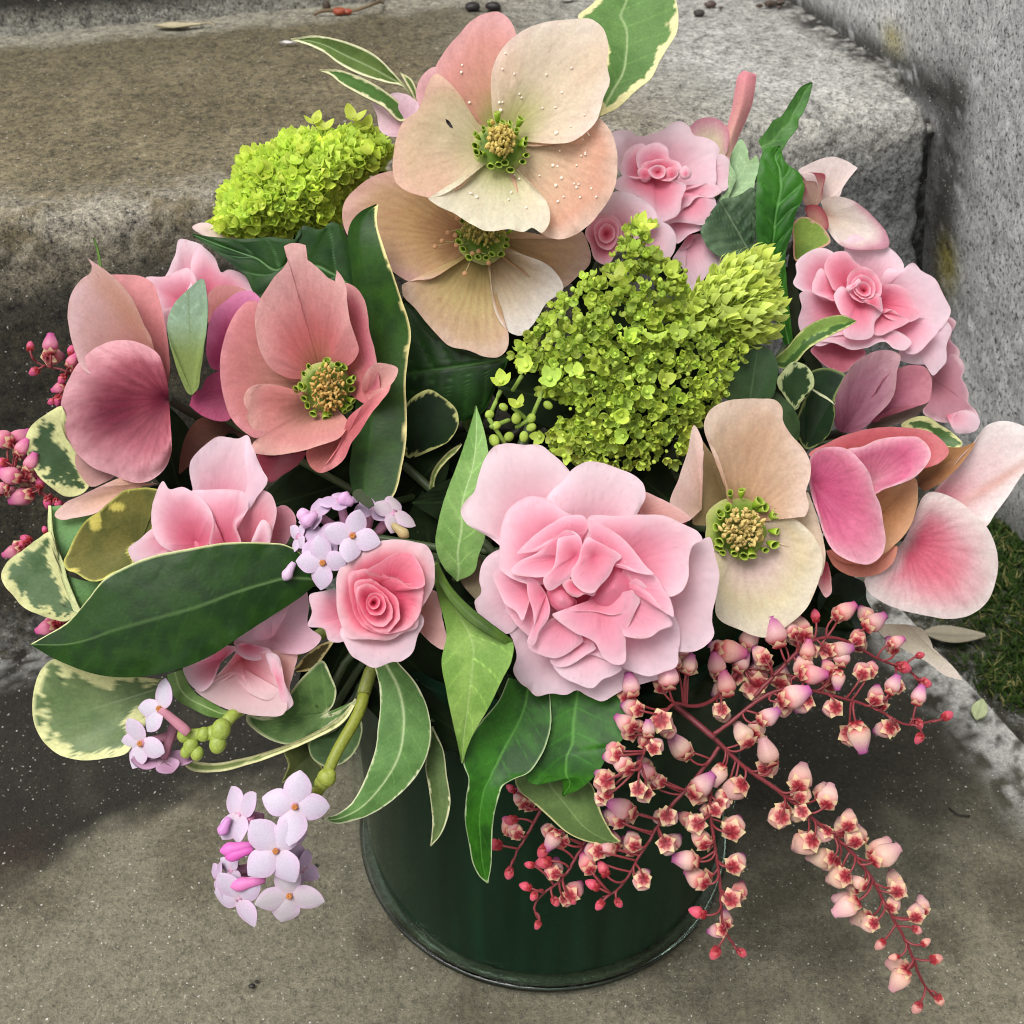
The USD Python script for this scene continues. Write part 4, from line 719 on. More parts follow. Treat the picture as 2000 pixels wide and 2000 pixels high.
# small round rose
rsm = thing('rose', 'small round pink rose with a spiral heart, just left of the big rose', 'flower')
rp(rsm, 'I', '660 842 740 820 820 812 900 900 902 1122 842 1142 780 1130 752 1060 648 1036 672 960', (960, 960), 282, 276, RO, 'outer left petal', curl=1.5)
rp(rsm, 'I', '1390 850 1420 810 1462 830 1502 880 1490 960 1512 1062 1522 1112 1502 1186 1430 1152 1372 1092 1330 1060', (1240, 960), 283, 277, PEA, 'peach outer right petal', ruf=1.4)
rp(rsm, 'I', '850 1090 880 1150 922 1222 980 1262 1062 1302 1160 1272 1250 1252 1302 1212 1340 1100 1380 1000 1250 900 1000 950', (1100, 940), 280, 271, RP, 'broad lower petal', curl=2.2, cup=.8)
rp(rsm, 'I', '832 720 880 640 970 580 1080 512 1200 495 1322 512 1392 532 1432 592 1446 680 1440 782 1402 862 1352 950 1332 1052 1250 1082 1180 1122 1020 1122 900 1112 846 1000 826 830', (1090, 900), 282, 268, [(0, (196, 50, 82)), (.4, (226, 96, 122)), (.72, (236, 130, 150)), (.86, (240, 178, 188)), (1, (242, 204, 212))], 'cup petal with a pale rolled rim', p=.75, curl=3.2, ruf=.7)
rp(rsm, 'I', '1010 700 1100 640 1182 588 1290 578 1346 640 1372 792 1300 800 1200 740 1080 720', (1130, 840), 277, 268.5, [(0, (214, 70, 104)), (.5, (236, 112, 138)), (1, (240, 150, 168))], cup=2)
for k, (txt, b, db, dr) in enumerate([('920 700 1000 680 1100 700 1220 765 1372 790 1366 900 1332 1002 1262 1062 1180 1082 1050 1076 960 1002 916 880', (1070, 900), 277, 269.4),
        ('950 760 1030 740 1120 790 1200 850 1230 950 1200 1040 1130 1084 1040 1052 975 970 945 860', (1070, 905), 275, 268.6),
        ('960 800 1010 772 1100 812 1172 905 1178 985 1118 1046 1040 1020 985 945', (1060, 895), 273.5, 267.8),
        ('1010 880 1040 835 1105 838 1140 900 1110 968 1045 965', (1062, 895), 272.3, 267.1), ('1030 890 1072 852 1100 880 1088 920 1048 928', (1060, 892), 271.4, 266.8)]):
    rp(rsm, 'I', txt, b, db, dr, [(0, (196, 46, 80)), (.55, (226, 92, 120)), (.82, (234, 124, 146)), (1, (240, 176, 188))], 'spiral heart petal' if k else 'deep pink inner cup', p=1.1, curl=.6, ruf=1.3, jit=3.2, ck=dict(mott=.04, edge=(2.5, (240, 160, 178), .5)))
to_vase(rsm, ('I', 1080, 930, 286), r=.0018)

# left rose
rl = thing('rose', 'tall pink rose standing above the big dark leaf on the left', 'flower')
rp(rl, 'I', '340 160 400 250 440 292 500 278 560 330 574 390 540 470 510 525 380 530 300 420', (300, 480), 296, 291, [(0, (204, 110, 124)), (1, (226, 158, 172))], 'shaded right petal')
rp(rl, 'H', '1200 0 1290 -100 1370 -152 1440 -146 1500 -140 1552 -162 1592 -70 1652 60 1682 125 1640 172 1602 262 1542 340 1400 420 1250 320 1212 182', (1380, 330), 296, 286, RP, 'tall back petal', cup=1.4)
rp(rl, 'H', '1552 -150 1600 -60 1642 60 1682 125 1622 222 1542 332 1478 376 1530 250 1560 100 1535 -40', (1560, 150), 284.4, 285.4, [(0, (240, 200, 214)), (1, (240, 216, 228))], 'folded pale edge')
rp(rl, 'H', '950 430 882 490 806 556 842 636 1000 602 1300 582 1500 552 1500 470 1310 440 1100 420', (1300, 420), 292, 286, RO, 'spreading lower petal', ruf=.6)
rp(rl, 'H', '1030 130 1062 176 1150 165 1212 195 1302 272 1334 332 1312 522 1200 580 1000 520 950 350 972 230', (1240, 520), 291, 283.5, RO, 'left front petal', cup=1.6, curl=1.4)
rp(rl, 'H', '1205 190 1300 182 1400 180 1532 200 1562 300 1482 382 1512 532 1440 580 1330 560 1335 340 1290 260', (1420, 540), 290, 283.0, RO, 'middle front petal', cup=-1.6, ck=dict(mott=.03, edge=(7, (244, 206, 216), .7)))
rp(rl, 'H', '1530 250 1620 180 1690 200 1740 300 1720 420 1690 540 1500 560 1490 420', (1560, 540), 293, 285.5, [(0, (226, 112, 132)), (.6, (236, 150, 166)), (1, (236, 190, 200))])
rp(rl, 'H', '1580 520 1600 460 1660 370 1692 400 1690 520', (1640, 560), 286.5, 283.6, RP)
to_vase(rl, ('H', 1350, 560, 299), r=.0018)

# lower left rose
rb = thing('rose', 'pale pink rosebud tilting down below the big dark leaf', 'flower')
rp(rb, 'I', '640 820 655 900 650 1040 732 1112 640 1206 500 1212 430 1202 300 1192 180 1150 260 1060 450 940', (420, 1120), 293, 286, [(0, (236, 160, 180)), (.5, (238, 184, 202)), (1, (236, 190, 208))], 'broad back petal', cup=1)
rp(rb, 'H', '1690 1200 1780 1190 1866 1210 1850 1322 1822 1442 1842 1542 1790 1560 1720 1400', (1700, 1380), 292, 287, PEA)
rp(rb, 'H', '1230 1430 1340 1390 1462 1340 1500 1390 1602 1480 1702 1500 1762 1440 1802 1562 1780 1592 1662 1606 1500 1582 1380 1542', (1520, 1300), 290, 282.5, [(0, (232, 150, 160)), (.5, (234, 186, 192)), (1, (236, 206, 208))], 'lower petal', cup=1)
rp(rb, 'H', '1320 1400 1400 1310 1472 1222 1502 1180 1562 1230 1702 1192 1742 1332 1762 1422 1702 1492 1602 1452 1480 1342 1400 1390', (1520, 1240), 293, 283.5, [(0, (214, 84, 100)), (.4, (234, 136, 148)), (.8, (238, 178, 186)), (1, (240, 200, 206))], 'inner petal', curl=.6)
rp(rb, 'H', '1156 1290 1240 1260 1430 1160 1480 1170 1370 1292 1332 1402 1262 1452 1200 1410', (1400, 1240), 289, 281.6, RO, 'front left petal', cup=1)
rp(rb, 'H', '1690 1205 1722 1210 1792 1402 1836 1542 1800 1572 1742 1402', (1740, 1380), 281.8, 282.6, RP, 'narrow folded petal')
rp(rb, 'H', '1470 1170 1500 1150 1600 1160 1700 1190 1640 1250 1560 1250', (1560, 1150), 288, 284.6, RO)
to_vase(rb, ('H', 1560, 1250, 297), r=.0016)

# right rose
rr_ = thing('rose', 'full pink rose on the right in front of the grey wall', 'flower')
rp(rr_, 'R', '1590 1150 1600 900 1690 962 1650 1062 1642 1112 1720 1222 1722 1262 1620 1310', (1480, 1100), 334, 329, RDUST)
rp(rr_, 'R', '1480 1440 1590 1330 1640 1250 1722 1282 1762 1402 1742 1452 1782 1532 1802 1602 1800 1682 1872 1762 1892 1812 1780 1782 1650 1862 1390 1762 1440 1640', (1420, 1420), 334, 327, RDUST, 'dusky outer petal hanging low', curl=2, cup=1, ruf=1.2)
rp(rr_, 'R', '1656 1890 1690 1792 1780 1750 1902 1852 1882 1922 1760 1962 1680 1952', (1600, 1800), 328, 326, RP)
rp(rr_, 'R', '386 1212 440 1160 600 1080 752 1180 882 1232 762 1352 700 1412 560 1382 450 1300', (760, 1040), 328, 319, [(0, (150, 50, 66)), (.6, (204, 104, 124)), (1, (214, 120, 138))], 'shaded petal at the lower left', cup=1.5)
rp(rr_, 'R', '690 340 690 240 782 170 900 230 1050 270 1152 342 1222 472 1150 600 950 680 760 520', (880, 700), 332, 322, RP, 'upper outer petal', cup=1.6, curl=1.6)
rp(rr_, 'R', '1080 480 1200 490 1302 428 1382 500 1502 572 1562 680 1602 762 1642 852 1602 962 1522 1042 1350 1020 1100 860 1000 640', (940, 800), 331, 320, RP, 'broad right outer petal', cup=1.2, curl=2)
rp(rr_, 'R', '1170 1290 1280 1240 1440 1120 1522 1030 1602 950 1642 1000 1602 1182 1592 1332 1552 1382 1480 1442 1420 1352 1300 1340', (1200, 1000), 330, 320, RP, 'pale lower right petal', curl=2)
rp(rr_, 'R', '300 680 225 612 258 520 250 440 320 360 420 304 520 302 590 340 640 480 560 640 420 700', (640, 680), 329, 317, RO, 'upper left petal', cup=1.6, curl=1.4, ck=dict(mott=.03, edge=(9, (246, 220, 226), .7)))
rp(rr_, 'R', '290 700 340 680 420 698 482 755 600 780 690 870 700 1000 600 1120 460 1180 300 1062 270 960 302 830', (700, 780), 328, 316.5, RO, 'left lower petal', cup=1.2, curl=1)
rp(rr_, 'R', '1030 1080 1250 960 1450 940 1532 1030 1452 1132 1302 1252 1230 1232 1262 1112 1160 1060', (1000, 900), 327, 317, RO)
rp(rr_, 'R', '470 1130 700 1070 1000 1080 1160 1046 1242 1090 1292 1142 1230 1212 1130 1200 1062 1142 880 1192 752 1212 600 1152', (820, 900), 326, 315, RO, 'front petal with a wavy lip', curl=1, ck=dict(mott=.03, edge=(8, (246, 216, 224), .7)))
rp(rr_, 'R', '1005 640 1130 620 1242 670 1302 750 1332 832 1392 862 1342 932 1262 962 1160 960 1040 900', (940, 780), 326, 315, RD, cup=1.6, curl=2)
rp(rr_, 'R', '940 900 1050 880 1122 850 1182 900 1272 950 1200 1002 1100 1042 1020 1082 940 1072', (900, 820), 324, 314.5, RD)
rp(rr_, 'R', '505 480 590 340 702 330 782 420 842 470 780 560 700 660 600 680 540 570', (760, 680), 325, 314.5, RD, 'upper left inner petal', cup=1.4)
rp(rr_, 'R', '400 692 490 480 542 560 592 640 612 772 500 740', (640, 700), 321, 314.0, RO)
rp(rr_, 'R', '590 720 660 640 742 690 862 770 952 830 1022 872 962 960 942 1082 680 1076 680 950 620 820', (820, 760), 320, 312.5, RO, 'front heart petal', cup=-1.4, curl=1)
rp(rr_, 'R', '720 540 852 466 962 520 1016 620 1006 730 930 780 800 770 720 680', (860, 680), 322, 312.5, RD, 'heart cup', curl=.5, ruf=1.2, jit=3)
rp(rr_, 'R', '750 600 840 530 930 580 970 660 940 730 850 760 770 700', (860, 680), 320, 312, RD, curl=.5, ruf=1.4, jit=3.5)
rp(rr_, 'R', '790 640 850 600 920 650 910 710 840 730', (860, 680), 319, 311.6, RD, curl=.5, ruf=1.4, jit=3.5)
rp(rr_, 'R', '700 660 770 610 820 575 836 600 780 650 720 690', (770, 640), 311.8, 312.0, RP, ruf=.2)
rp(rr_, 'R', '840 760 920 720 1000 700 1020 780 1024 868 950 820', (930, 790), 312.2, 312.8, RO, ruf=.3)
to_vase(rr_, ('R', 900, 900, 338), r=.0018)

# rear right rose and its small neighbour
rk = thing('rose', 'open pink rose at the rear right of the topmost hellebore', 'flower')
rp(rk, 'Q', '1030 1480 1100 1400 1182 1368 1260 1240 1382 1292 1442 1382 1502 1462 1452 1562 1342 1652 1262 1792 1180 1752 1130 1562', (1180, 1250), 335, 328, RP, 'pale petal hanging below', curl=1)
rp(rk, 'Q', '470 420 470 280 540 262 642 270 692 312 850 292 952 250 1040 186 1112 180 1192 232 1222 302 1342 332 1442 382 1472 432 1440 562 1430 780 1300 860 1000 800 750 760 560 680', (880, 720), 339, 328, RP, 'broad rear petal', cup=1.2, curl=1.4, ruf=1.2)
rp(rk, 'Q', '1430 500 1500 488 1562 530 1602 600 1644 682 1582 762 1522 832 1430 810 1390 700', (1200, 740), 336, 328, RP)
rp(rk, 'Q', '950 1160 1100 1110 1242 1130 1302 1190 1182 1252 1072 1332 1030 1262', (1050, 980), 333, 326, RO)
rp(rk, 'Q', '1090 1040 1180 950 1262 888 1402 876 1442 950 1402 1082 1322 1152 1200 1142 1050 1132 960 1162 905 1130', (1040, 860), 333, 323.5, RO, 'right lower petal with a rolled edge', curl=1.6)
rp(rk, 'Q', '1100 870 1250 800 1422 768 1502 830 1422 892 1252 902 1182 972 1100 1000', (980, 800), 332, 324, RO)
rp(rk, 'Q', '550 600 620 430 762 396 760 520 740 640 690 700 620 710 560 690', (760, 720), 332, 324, RO)
rp(rk, 'Q', '700 470 800 396 922 386 986 440 1000 520 1100 570 1110 690 1040 760 900 740 760 700 700 600', (880, 680), 331, 322.8, RO, 'heart cup', curl=.6)
rp(rk, 'Q', '485 760 570 690 682 720 842 650 952 720 1102 750 1152 772 1122 902 1082 1062 982 1112 900 1132 862 1042 760 920 600 850 490 806', (860, 720), 330, 320.5, RO, 'broad front petal', cup=-1, curl=1)
rp(rk, 'Q', '740 600 840 540 960 540 1080 580 1090 680 1020 740 880 720 780 680', (900, 660), 328, 321.6, RD, curl=.5, ruf=1.4, jit=3.5)
rp(rk, 'Q', '800 640 880 590 960 610 960 690 880 720', (890, 660), 326, 320.8, RO, curl=.5)
rp(rk, 'Q', '960 640 1040 600 1090 640 1080 720 1000 730', (1020, 680), 321, 322.5, RO, ruf=.3)
rp(rk, 'Q', '1095 640 1150 595 1215 640 1200 710 1130 730', (1150, 670), 320.8, 322.5, RP, ruf=.3)
rp(rk, 'Q', '700 640 780 600 830 640 830 720 760 760', (770, 680), 321, 322.6, RO, ruf=.3)
to_vase(rk, ('Q', 900, 800, 344), r=.0018)
r2 = thing('rose', 'small pink rosebud tucked between the topmost hellebore and the green flower head', 'flower')
rp(r2, 'Q', '800 1130 900 1120 1012 1170 1062 1272 1050 1402 1000 1472 860 1422 760 1260', (620, 1240), 323, 318, RP, 'right outer petal', curl=1.5)
rp(r2, 'Q', '330 1030 420 880 520 836 602 848 722 900 832 980 884 1062 880 1140 800 1230 600 1300 500 1240 400 1150', (480, 1230), 322, 315, RP, 'upper outer petal', cup=1, curl=1.5)
rp(r2, 'Q', '206 1230 270 1120 352 1052 450 1056 522 1110 556 1230 542 1332 482 1452 420 1532 310 1492 250 1342', (390, 1270), 322, 312.5, RD, 'bud', p=.8)
rp(r2, 'Q', '290 1170 350 1100 450 1090 522 1170 516 1290 440 1390 340 1360 296 1260', (400, 1250), 319, 312, RD, curl=.4)
rp(r2, 'Q', '340 1200 400 1140 480 1180 480 1280 410 1330 345 1290', (405, 1240), 317, 311.6, RD, curl=.4)
to_vase(r2, ('Q', 450, 1250, 328), r=.0016)
# back-left rose
r3 = thing('rose', 'pink rose half hidden behind the far left hellebore and the sage leaf', 'flower')
rp(r3, 'D', '1130 55 1200 66 1282 110 1262 182 1182 252 1090 320 1040 300 1060 250 1102 150', (1180, 330), 326, 320, RP, 'upright petal')
rp(r3, 'D', '1262 100 1350 170 1402 262 1422 250 1502 262 1582 330 1610 400 1600 460 1400 480 1290 440 1250 320 1200 250', (1330, 450), 325, 319, RO, 'right petal')
rp(r3, 'D', '915 300 1040 288 1190 240 1240 330 1200 450 1100 500 1020 530 990 430', (1180, 480), 323, 317, RO, 'left petal')
rp(r3, 'D', '1020 510 1100 470 1190 350 1200 330 1190 460 1120 600 1040 640', (1120, 560), 318, 316, RP)
to_vase(r3, ('D', 1250, 460, 330), r=.0016)
g_ = thing('rose', 'pale petals of a rose showing under the lime flower head at the left', 'flower')
rp(g_, 'A', '1035 1222 1080 1200 1130 1205 1200 1260 1300 1290 1200 1300 1090 1268', (1200, 1290), 332, 330, [(0, (236, 214, 190)), (1, (240, 218, 214))])
to_vase(g_, ('A', 1220, 1290, 338))
# ------------------------------------------------------------------ leaves
GRN = (52, 84, 34); DKG = (26, 56, 20); PALE = (132, 160, 92); CREAM = (222, 216, 150)
def leaf(name, label, g, col, mat=LEAF, th=.22, foot=None, relief=None, r=.0011, group=None, stalk=(56, 72, 38)):
    t = thing(name, label, 'leaf', group=group)
    sheet(t, 'blade', g, col, mat, th, relief=relief)
    if foot: to_vase(t, foot, 'petiole', r, stalk)
    return t
def veinrelief(g, n, amp):
    ph = g['al'] * n - np.abs(g['v1']) * 1.2
    return amp * (np.abs(np.sin(np.pi * ph)) ** .6 * (1 - np.exp(-(g['lt'] / 4) ** 2)) * np.clip(g['ed'] / 8, 0, 1))
# top left pair
g = strip('B', '770 530 735 432 702 402 650 345 560 258 450 205 350 178 280 167 165 186', '765 535 738 490 705 415 600 385 470 342 380 292 330 252 262 218 165 186', [318, 312, 309, 307], fold=1.2, mid=.55)
leaf('slender_leaf', 'slender green leaf with a thin cream edge, upper of the pair at the top left', g, leaf_col(g, (96, 118, 58), (82, 104, 48), (3.5, (226, 226, 184), .2), (2, (150, 170, 120))), MATTE, foot=('B', 770, 560, 322))
g = strip('B', '738 545 660 468 560 398 450 347 380 328 300 332', '740 540 692 572 600 502 500 450 400 392 350 352 300 332', [319, 313, 310, 308], fold=.8, mid=.4)
leaf('slender_leaf', 'slender leaf with a broad cream upper edge, lower of the top left pair', g, leaf_col(g, (84, 120, 58), None, None, None) * 1.0 if False else leaf_col(g, (84, 120, 58), (70, 104, 46), (4.5, (226, 224, 178), .5)), MATTE, foot=('B', 745, 560, 322))
g = strip('B', '765 520 740 450 712 400 678 340', '768 505 758 430 735 375 678 340', [316, 313, 311], fold=.3)
leaf('slender_leaf', 'short narrow leaf folded beside the topmost hellebore', g, leaf_col(g, (96, 120, 66), None, (3, (220, 218, 170), .4)), MATTE)
# top right
g = strip('B', '1615 560 1610 470 1640 330 1620 200 1560 110 1520 82 1590 15 1640 -50 1740 -140', '1622 548 1700 512 1790 430 1868 362 1902 292 1932 240 1985 150 1990 50 1955 -60 1740 -140', [316, 315, 316, 318, 321], fold=1.6, mid=.42)
leaf('broad_leaf', 'broad soft-green leaf with cream margin behind the topmost hellebore at the upper right', g, leaf_col(g, (98, 134, 72), (84, 120, 60), (13, (226, 220, 164), .75), (2.2, (176, 196, 140)), .3, 9), MATTE, foot=('B', 1630, 590, 322))
# dark leaf behind the coral cup
g = strip('E', '1130 500 1110 330 1050 200 1000 120 960 108 900 152 770 140! 765 190 560 202 380 214 200 200 80 185', '1120 640 960 600 800 610 620 600 480 565 420 455 330 372 200 272 80 185', [321, 319, 317, 316], fold=1.0, mid=.55)
leaf('dark_leaf', 'dark green netted leaf with a long tip, under the lime flower head at the left', g, leaf_col(g, (34, 68, 22), (22, 52, 16), None, (1.8, (110, 150, 96)), .75, 6, (96, 140, 86)), LEAF, relief=veinrelief(g, 6, .5), foot=('E', 1000, 560, 326))
# tall variegated
g = strip('E', '1180 1900 1110 1840 1072 1700 1090 1500 1110 1250 1110 1000 1100 800 1095 600 1085 420 1070 280 1062 175 1100 82 1170 25 1240 0', '1180 1900 1330 1850 1400 1650 1430 1450 1430 1300 1424 1100 1440 950 1456 800 1440 720 1400 602 1340 422 1282 252 1242 100 1252 0', [303, 305, 307, 308, 306, 303, 306], fold=1.6, mid=.35)
cc = leaf_col(g, (42, 78, 16), (28, 60, 14), None, (1.6, (70, 110, 50)), .15, 12)
w = (1 - sstep(-.12, .12, (1 - g['v1']) * (1 - .35) * 0 + (g['ed'] / (4.5 + 4.0 * n1(g['xy'] / 40, 77) * 1 + 2.5 * n1(g['xy'] / 9, 78)) - 1))) * (g['v1'] > 0); cc = cc * (1 - w[:, None]) + rgb(226, 214, 146) * w[:, None]
leaf('tall_leaf', 'tall glossy green leaf with a cream right edge, standing behind the coral hellebore', g, cc, LEAF, foot=('E', 1190, 1880, 306))
# large dark leaf in the middle
g = fan('T', '930 200 1010 300 1130 440 1400 620 1740 720 1880 690 1780 1000 1650 1240 1520 1305 1400 1322 1150 1290 940 1180 860 800 890 400', (1880, 730), (314, 322), cup=1, jit=1)
leaf('dark_leaf', 'large deep-green leaf filling the gap below the tan hellebore', g, leaf_col(g, (26, 58, 14), (16, 40, 10), None, (3.0, (60, 100, 42)), .55, 6, (56, 98, 40)), LEAF, relief=veinrelief(g, 6, .6), foot=('T', 1780, 800, 326))
g = fan('T', '930 1170 1040 1062 1150 1018 1282 1092 1402 1202 1428 1332 1352 1482 1150 1602 950 1660 880 1400', (1000, 1640), (318, 311), cup=1)
leaf('round_leaf', 'dark round leaf with a ragged cream rim in the shade right of the tall leaf', g, leaf_col(g, (22, 40, 18), (16, 32, 14), (4.5, (166, 168, 106), 1.3)), LEAF, foot=('T', 1000, 1650, 322))  # rim cream dulled, the shade it lies in is part of its colour
g = strip('T', '1150 1960 1160 1880 1190 1780 1262 1680 1380 1572 1455 1535', '1200 1960 1200 1880 1230 1800 1310 1700 1420 1590 1455 1535', [313, 311, 310], fold=.6)
leaf('narrow_leaf', 'narrow curved cream-flecked leaf in the dark centre above the small rose', g, leaf_col(g, (96, 112, 56), None, (2.2, (176, 174, 120), .9)), LEAF)
# light green leaf left of the big rose
g = strip('P', '893 1135 868 1110 851 1068 856 1020 873 960 896 900 913 850 930 793', '893 1135 925 1118 935 1085 948 1045 940 990 955 905 944 835 930 793', [290, 287, 288, 292, 296], fold=1.0, mid=.5)
leaf('light_leaf', 'light green pointed leaf standing between the green flower head and the big rose', g, leaf_col(g, (128, 164, 92), (108, 148, 76), None, (1.8, (170, 196, 136)), .4, 8), MATTE, foot=('P', 890, 1130, 294))
g = strip('I', '1430 640 1450 780 1480 900 1520 1100 1490 1250 1520 1450 1562 1652 1592 1782 1620 1902', '1470 640 1520 760 1640 890 1740 985 1850 1065 1938 1142 1930 1252 1872 1372 1780 1562 1702 1692 1652 1802 1620 1902', [285, 276, 269, 267, 269, 273], fold=1.2, mid=.45)
lg = leaf_col(g, (134, 166, 82), (112, 148, 66), None, (1.6, (176, 198, 130)), .45, 8)
k = sstep(.5, .15, g['t'])[:, None]; lg = lg * (1 - k) + rgb(84, 112, 44) * k
leaf('light_leaf', 'light green leaf twisting down with its tip below the big rose', g, lg, MATTE, foot=('I', 1450, 660, 294))
g = strip('I', '1420 690 1470 760 1530 860 1640 985 1760 1075 1880 1150', '1465 640 1530 770 1640 895 1745 985 1850 1065 1938 1130', [277, 271, 266.5, 266.5], fold=.5)
leaf('stem_leaf', 'dark folded leaf strap crossing above the twisted light leaf', g, leaf_col(g, (74, 100, 36), (58, 82, 28)), LEAF, .5)
# glossy leaves beneath the big rose
g = strip('L', '450 620 380 900 410 1150 425 1212 480 1230 555 1180 632 1200 642 1302', '1040 560 1035 780 1006 960 932 1000 900 1092 840 1180 760 1252 642 1302', [284, 280, 277, 281], fold=1.4, mid=.5)
leaf('lobed_leaf', 'glossy lobed green leaf directly below the big rose', g, leaf_col(g, (46, 100, 18), (28, 72, 12), None, (2.0, (84, 140, 56)), .45, 6), LEAF, foot=('L', 700, 560, 288))
g = strip('L', '300 560 240 700 130 832 42 960 16 1092 50 1200 36 1302 26 1432 52 1602 82 1742 130 1822 170 1848', '560 620 560 900 500 1060 420 1160 340 1192 262 1242 240 1302 205 1452 196 1602 190 1752 170 1848', [284, 279, 275, 274, 277, 282], fold=1.5, mid=.5)
leaf('lobed_leaf', 'glossy green leaf with a long hanging tip in front of the vase', g, leaf_col(g, (46, 100, 20), (26, 66, 12), (1.6, (170, 190, 140), .6), (2.0, (80, 136, 52)), .4, 8), LEAF, foot=('L', 420, 600, 288))
g = strip('L', '420 1130 340 1200 360 1260 440 1332 540 1422 680 1542 800 1592 900 1610 1010 1590', '760 1180 822 1230 852 1302 882 1402 930 1500 960 1545 1010 1590', [284, 283, 283, 284], fold=-.8, mid=.45)
leaf('olive_leaf', 'olive underside of a leaf pointing right, below the glossy lobed leaf', g, leaf_col(g, (98, 122, 66), (84, 106, 56), (3, (190, 186, 130), .3), (1.6, (124, 144, 90))), MATTE, foot=('L', 560, 1100, 290))
# hanging leaves at lower left centre
g = strip('K', '1130 140 1160 260 1166 400 1152 520 1142 620 1100 750 1042 880 1000 945 900 1015 830 1037', '1262 120 1382 262 1442 400 1462 520 1442 660 1382 782 1272 902 1150 992 1000 1052 910 1066 830 1037', [291, 286, 283, 283, 286], fold=-1.0, mid=.48)
leaf('hanging_leaf', 'curved hanging leaf with a pale midrib and thin cream edge, left side of the vase', g, leaf_col(g, (94, 132, 70), (78, 114, 56), (2.6, (204, 210, 168), .5), (2.6, (182, 200, 146)), .3, 9, None, .1, 3), MATTE, foot=('K', 1200, 120, 298))
g = strip('K', '1465 500 1452 620 1430 720 1450 860 1462 950 1470 1052 1460 1196', '1470 500 1532 640 1552 782 1572 962 1552 1052 1502 1152 1460 1196', [292, 290, 289, 291], fold=.8)
leaf('hanging_leaf', 'narrow hanging leaf lying against the dark vase, right of the curved one', g, leaf_col(g, (92, 112, 64), (70, 92, 46), (2.2, (204, 204, 160), .6), None), MATTE, foot=('K', 1470, 480, 298))
g = fan('K', '650 300 742 190 832 120 882 210 912 300 892 382 842 440 900 430 1040 345 965 425 850 505 742 575 620 606 540 584 440 525 392 472 388 440 470 455 570 435', (860, 420), (294, 290), cup=-1.5, jit=.8)
leaf('curled_leaf', 'curled green leaf with dark nicks under the lower left rosebud', g, leaf_col(g, (92, 122, 66), (66, 96, 46), (3, (190, 196, 150), .3), None, .3, 6, None, .12, 4), MATTE, foot=('K', 880, 300, 299))
g = strip('K', '1020 340 960 420 860 500 800 530 700 582 560 634 350 692 180 716 60 690 0 640', '1035 350 960 470 800 565 720 602 600 652 400 722 200 766 60 752 -25 662', [292, 288, 286, 285], fold=.8)
leaf('ribbon_leaf', 'leaf twisted edge-on into a cream ribbon reaching left below the rosebud', g, leaf_col(g, (126, 140, 80), None, (4.5, (214, 212, 160), .3)), MATTE)
g = fan('K', '610 650 640 600 742 592 780 680 832 742 802 860 640 800 600 830 632 720', (800, 620), (299, 296), jit=.6)
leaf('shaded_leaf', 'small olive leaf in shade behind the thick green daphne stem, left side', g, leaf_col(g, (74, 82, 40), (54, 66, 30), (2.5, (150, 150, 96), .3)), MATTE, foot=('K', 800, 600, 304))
g = fan('K', '752 600 900 520 1030 420 1060 480 1052 580 970 702 842 735 762 670', (1000, 420), (299, 293), cup=-1, jit=.6)
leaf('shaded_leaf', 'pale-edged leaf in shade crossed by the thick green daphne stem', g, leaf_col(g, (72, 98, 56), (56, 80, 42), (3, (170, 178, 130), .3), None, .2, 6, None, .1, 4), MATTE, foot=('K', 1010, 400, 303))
g = strip('I', '560 1310 640 1220 720 1160 800 1130', '580 1330 680 1310 740 1240 810 1140', [294, 292, 291], fold=.4)
leaf('shaded_leaf', 'small brown-green leaf with a cream edge under the small round rose', g, leaf_col(g, (84, 78, 40), None, (3.5, (216, 206, 140), .7)), MATTE)
# big dark leaf on the left
g = strip('H', '2000 740 1960 660 1800 530 1650 514 1420 515 1200 550 950 602 800 660 650 750 560 860 430 1010 300 1092 190 1155', '2000 760 1900 850 1700 982 1500 1112 1350 1212 1150 1302 950 1348 750 1362 600 1342 450 1292 300 1222 190 1155', [279, 275, 271.5, 270.5, 272, 276], fold=-1.8, mid=.52, wave=1.0)
cc = leaf_col(g, (30, 62, 10), (20, 48, 8), None, (2.2, (100, 130, 76)), .34, 11, (56, 92, 28))
w = ((1 - sstep(.7, 1.2, g['ed'] / np.maximum(1.0, 2.2 * sstep(.42, .7, g['t']) + .1 + 2.0 * n1(g['xy'] / 30, 79)))) * (g['v1'] < 0) ); cc = cc * (1 - w[:, None]) + rgb(218, 222, 160) * w[:, None]
leaf('big_leaf', 'large glossy dark green pointed leaf sweeping left across the roses', g, cc, LEAF, .45, foot=('H', 1985, 760, 284), r=.0015)
# variegated round leaves on the left
VAR = ((110, 128, 84), (94, 114, 72)); VC_ = (208, 208, 150)
g = fan('H', '330 1250 450 1285 600 1335 800 1360 950 1368 1062 1400 1040 1480 1000 1560 852 1702 802 1832 652 1872 500 1882 380 1852 262 1752 215 1652 205 1502 222 1400 262 1310', (1070, 1410), (290, 279), cup=1.5, curl=1.5, ruf=.8)
leaf('variegated_leaf', 'large rounded grey-green leaf with a wide cream rim, lowest on the left', g, leaf_col(g, *VAR, (18, VC_, 1.0), (1.6, (140, 160, 120)), .15, 8, None, .1, 4), LEAF, foot=('H', 1075, 1410, 296))
g = fan('S', '470 430 350 500 200 612 60 722 10 850 40 932 120 1022 200 1122 350 1202 500 1252 622 1272 725 1190 640 1002 562 782 492 602', (730, 1200), (298, 293), cup=1, ruf=.8)
leaf('variegated_leaf', 'rounded leaf with cream patches pointing left at the picture edge', g, leaf_col(g, (96, 118, 84), (80, 104, 68), (13, VC_, 1.1), None, .12, 8, None, .1, 2), LEAF, foot=('S', 740, 1200, 304))
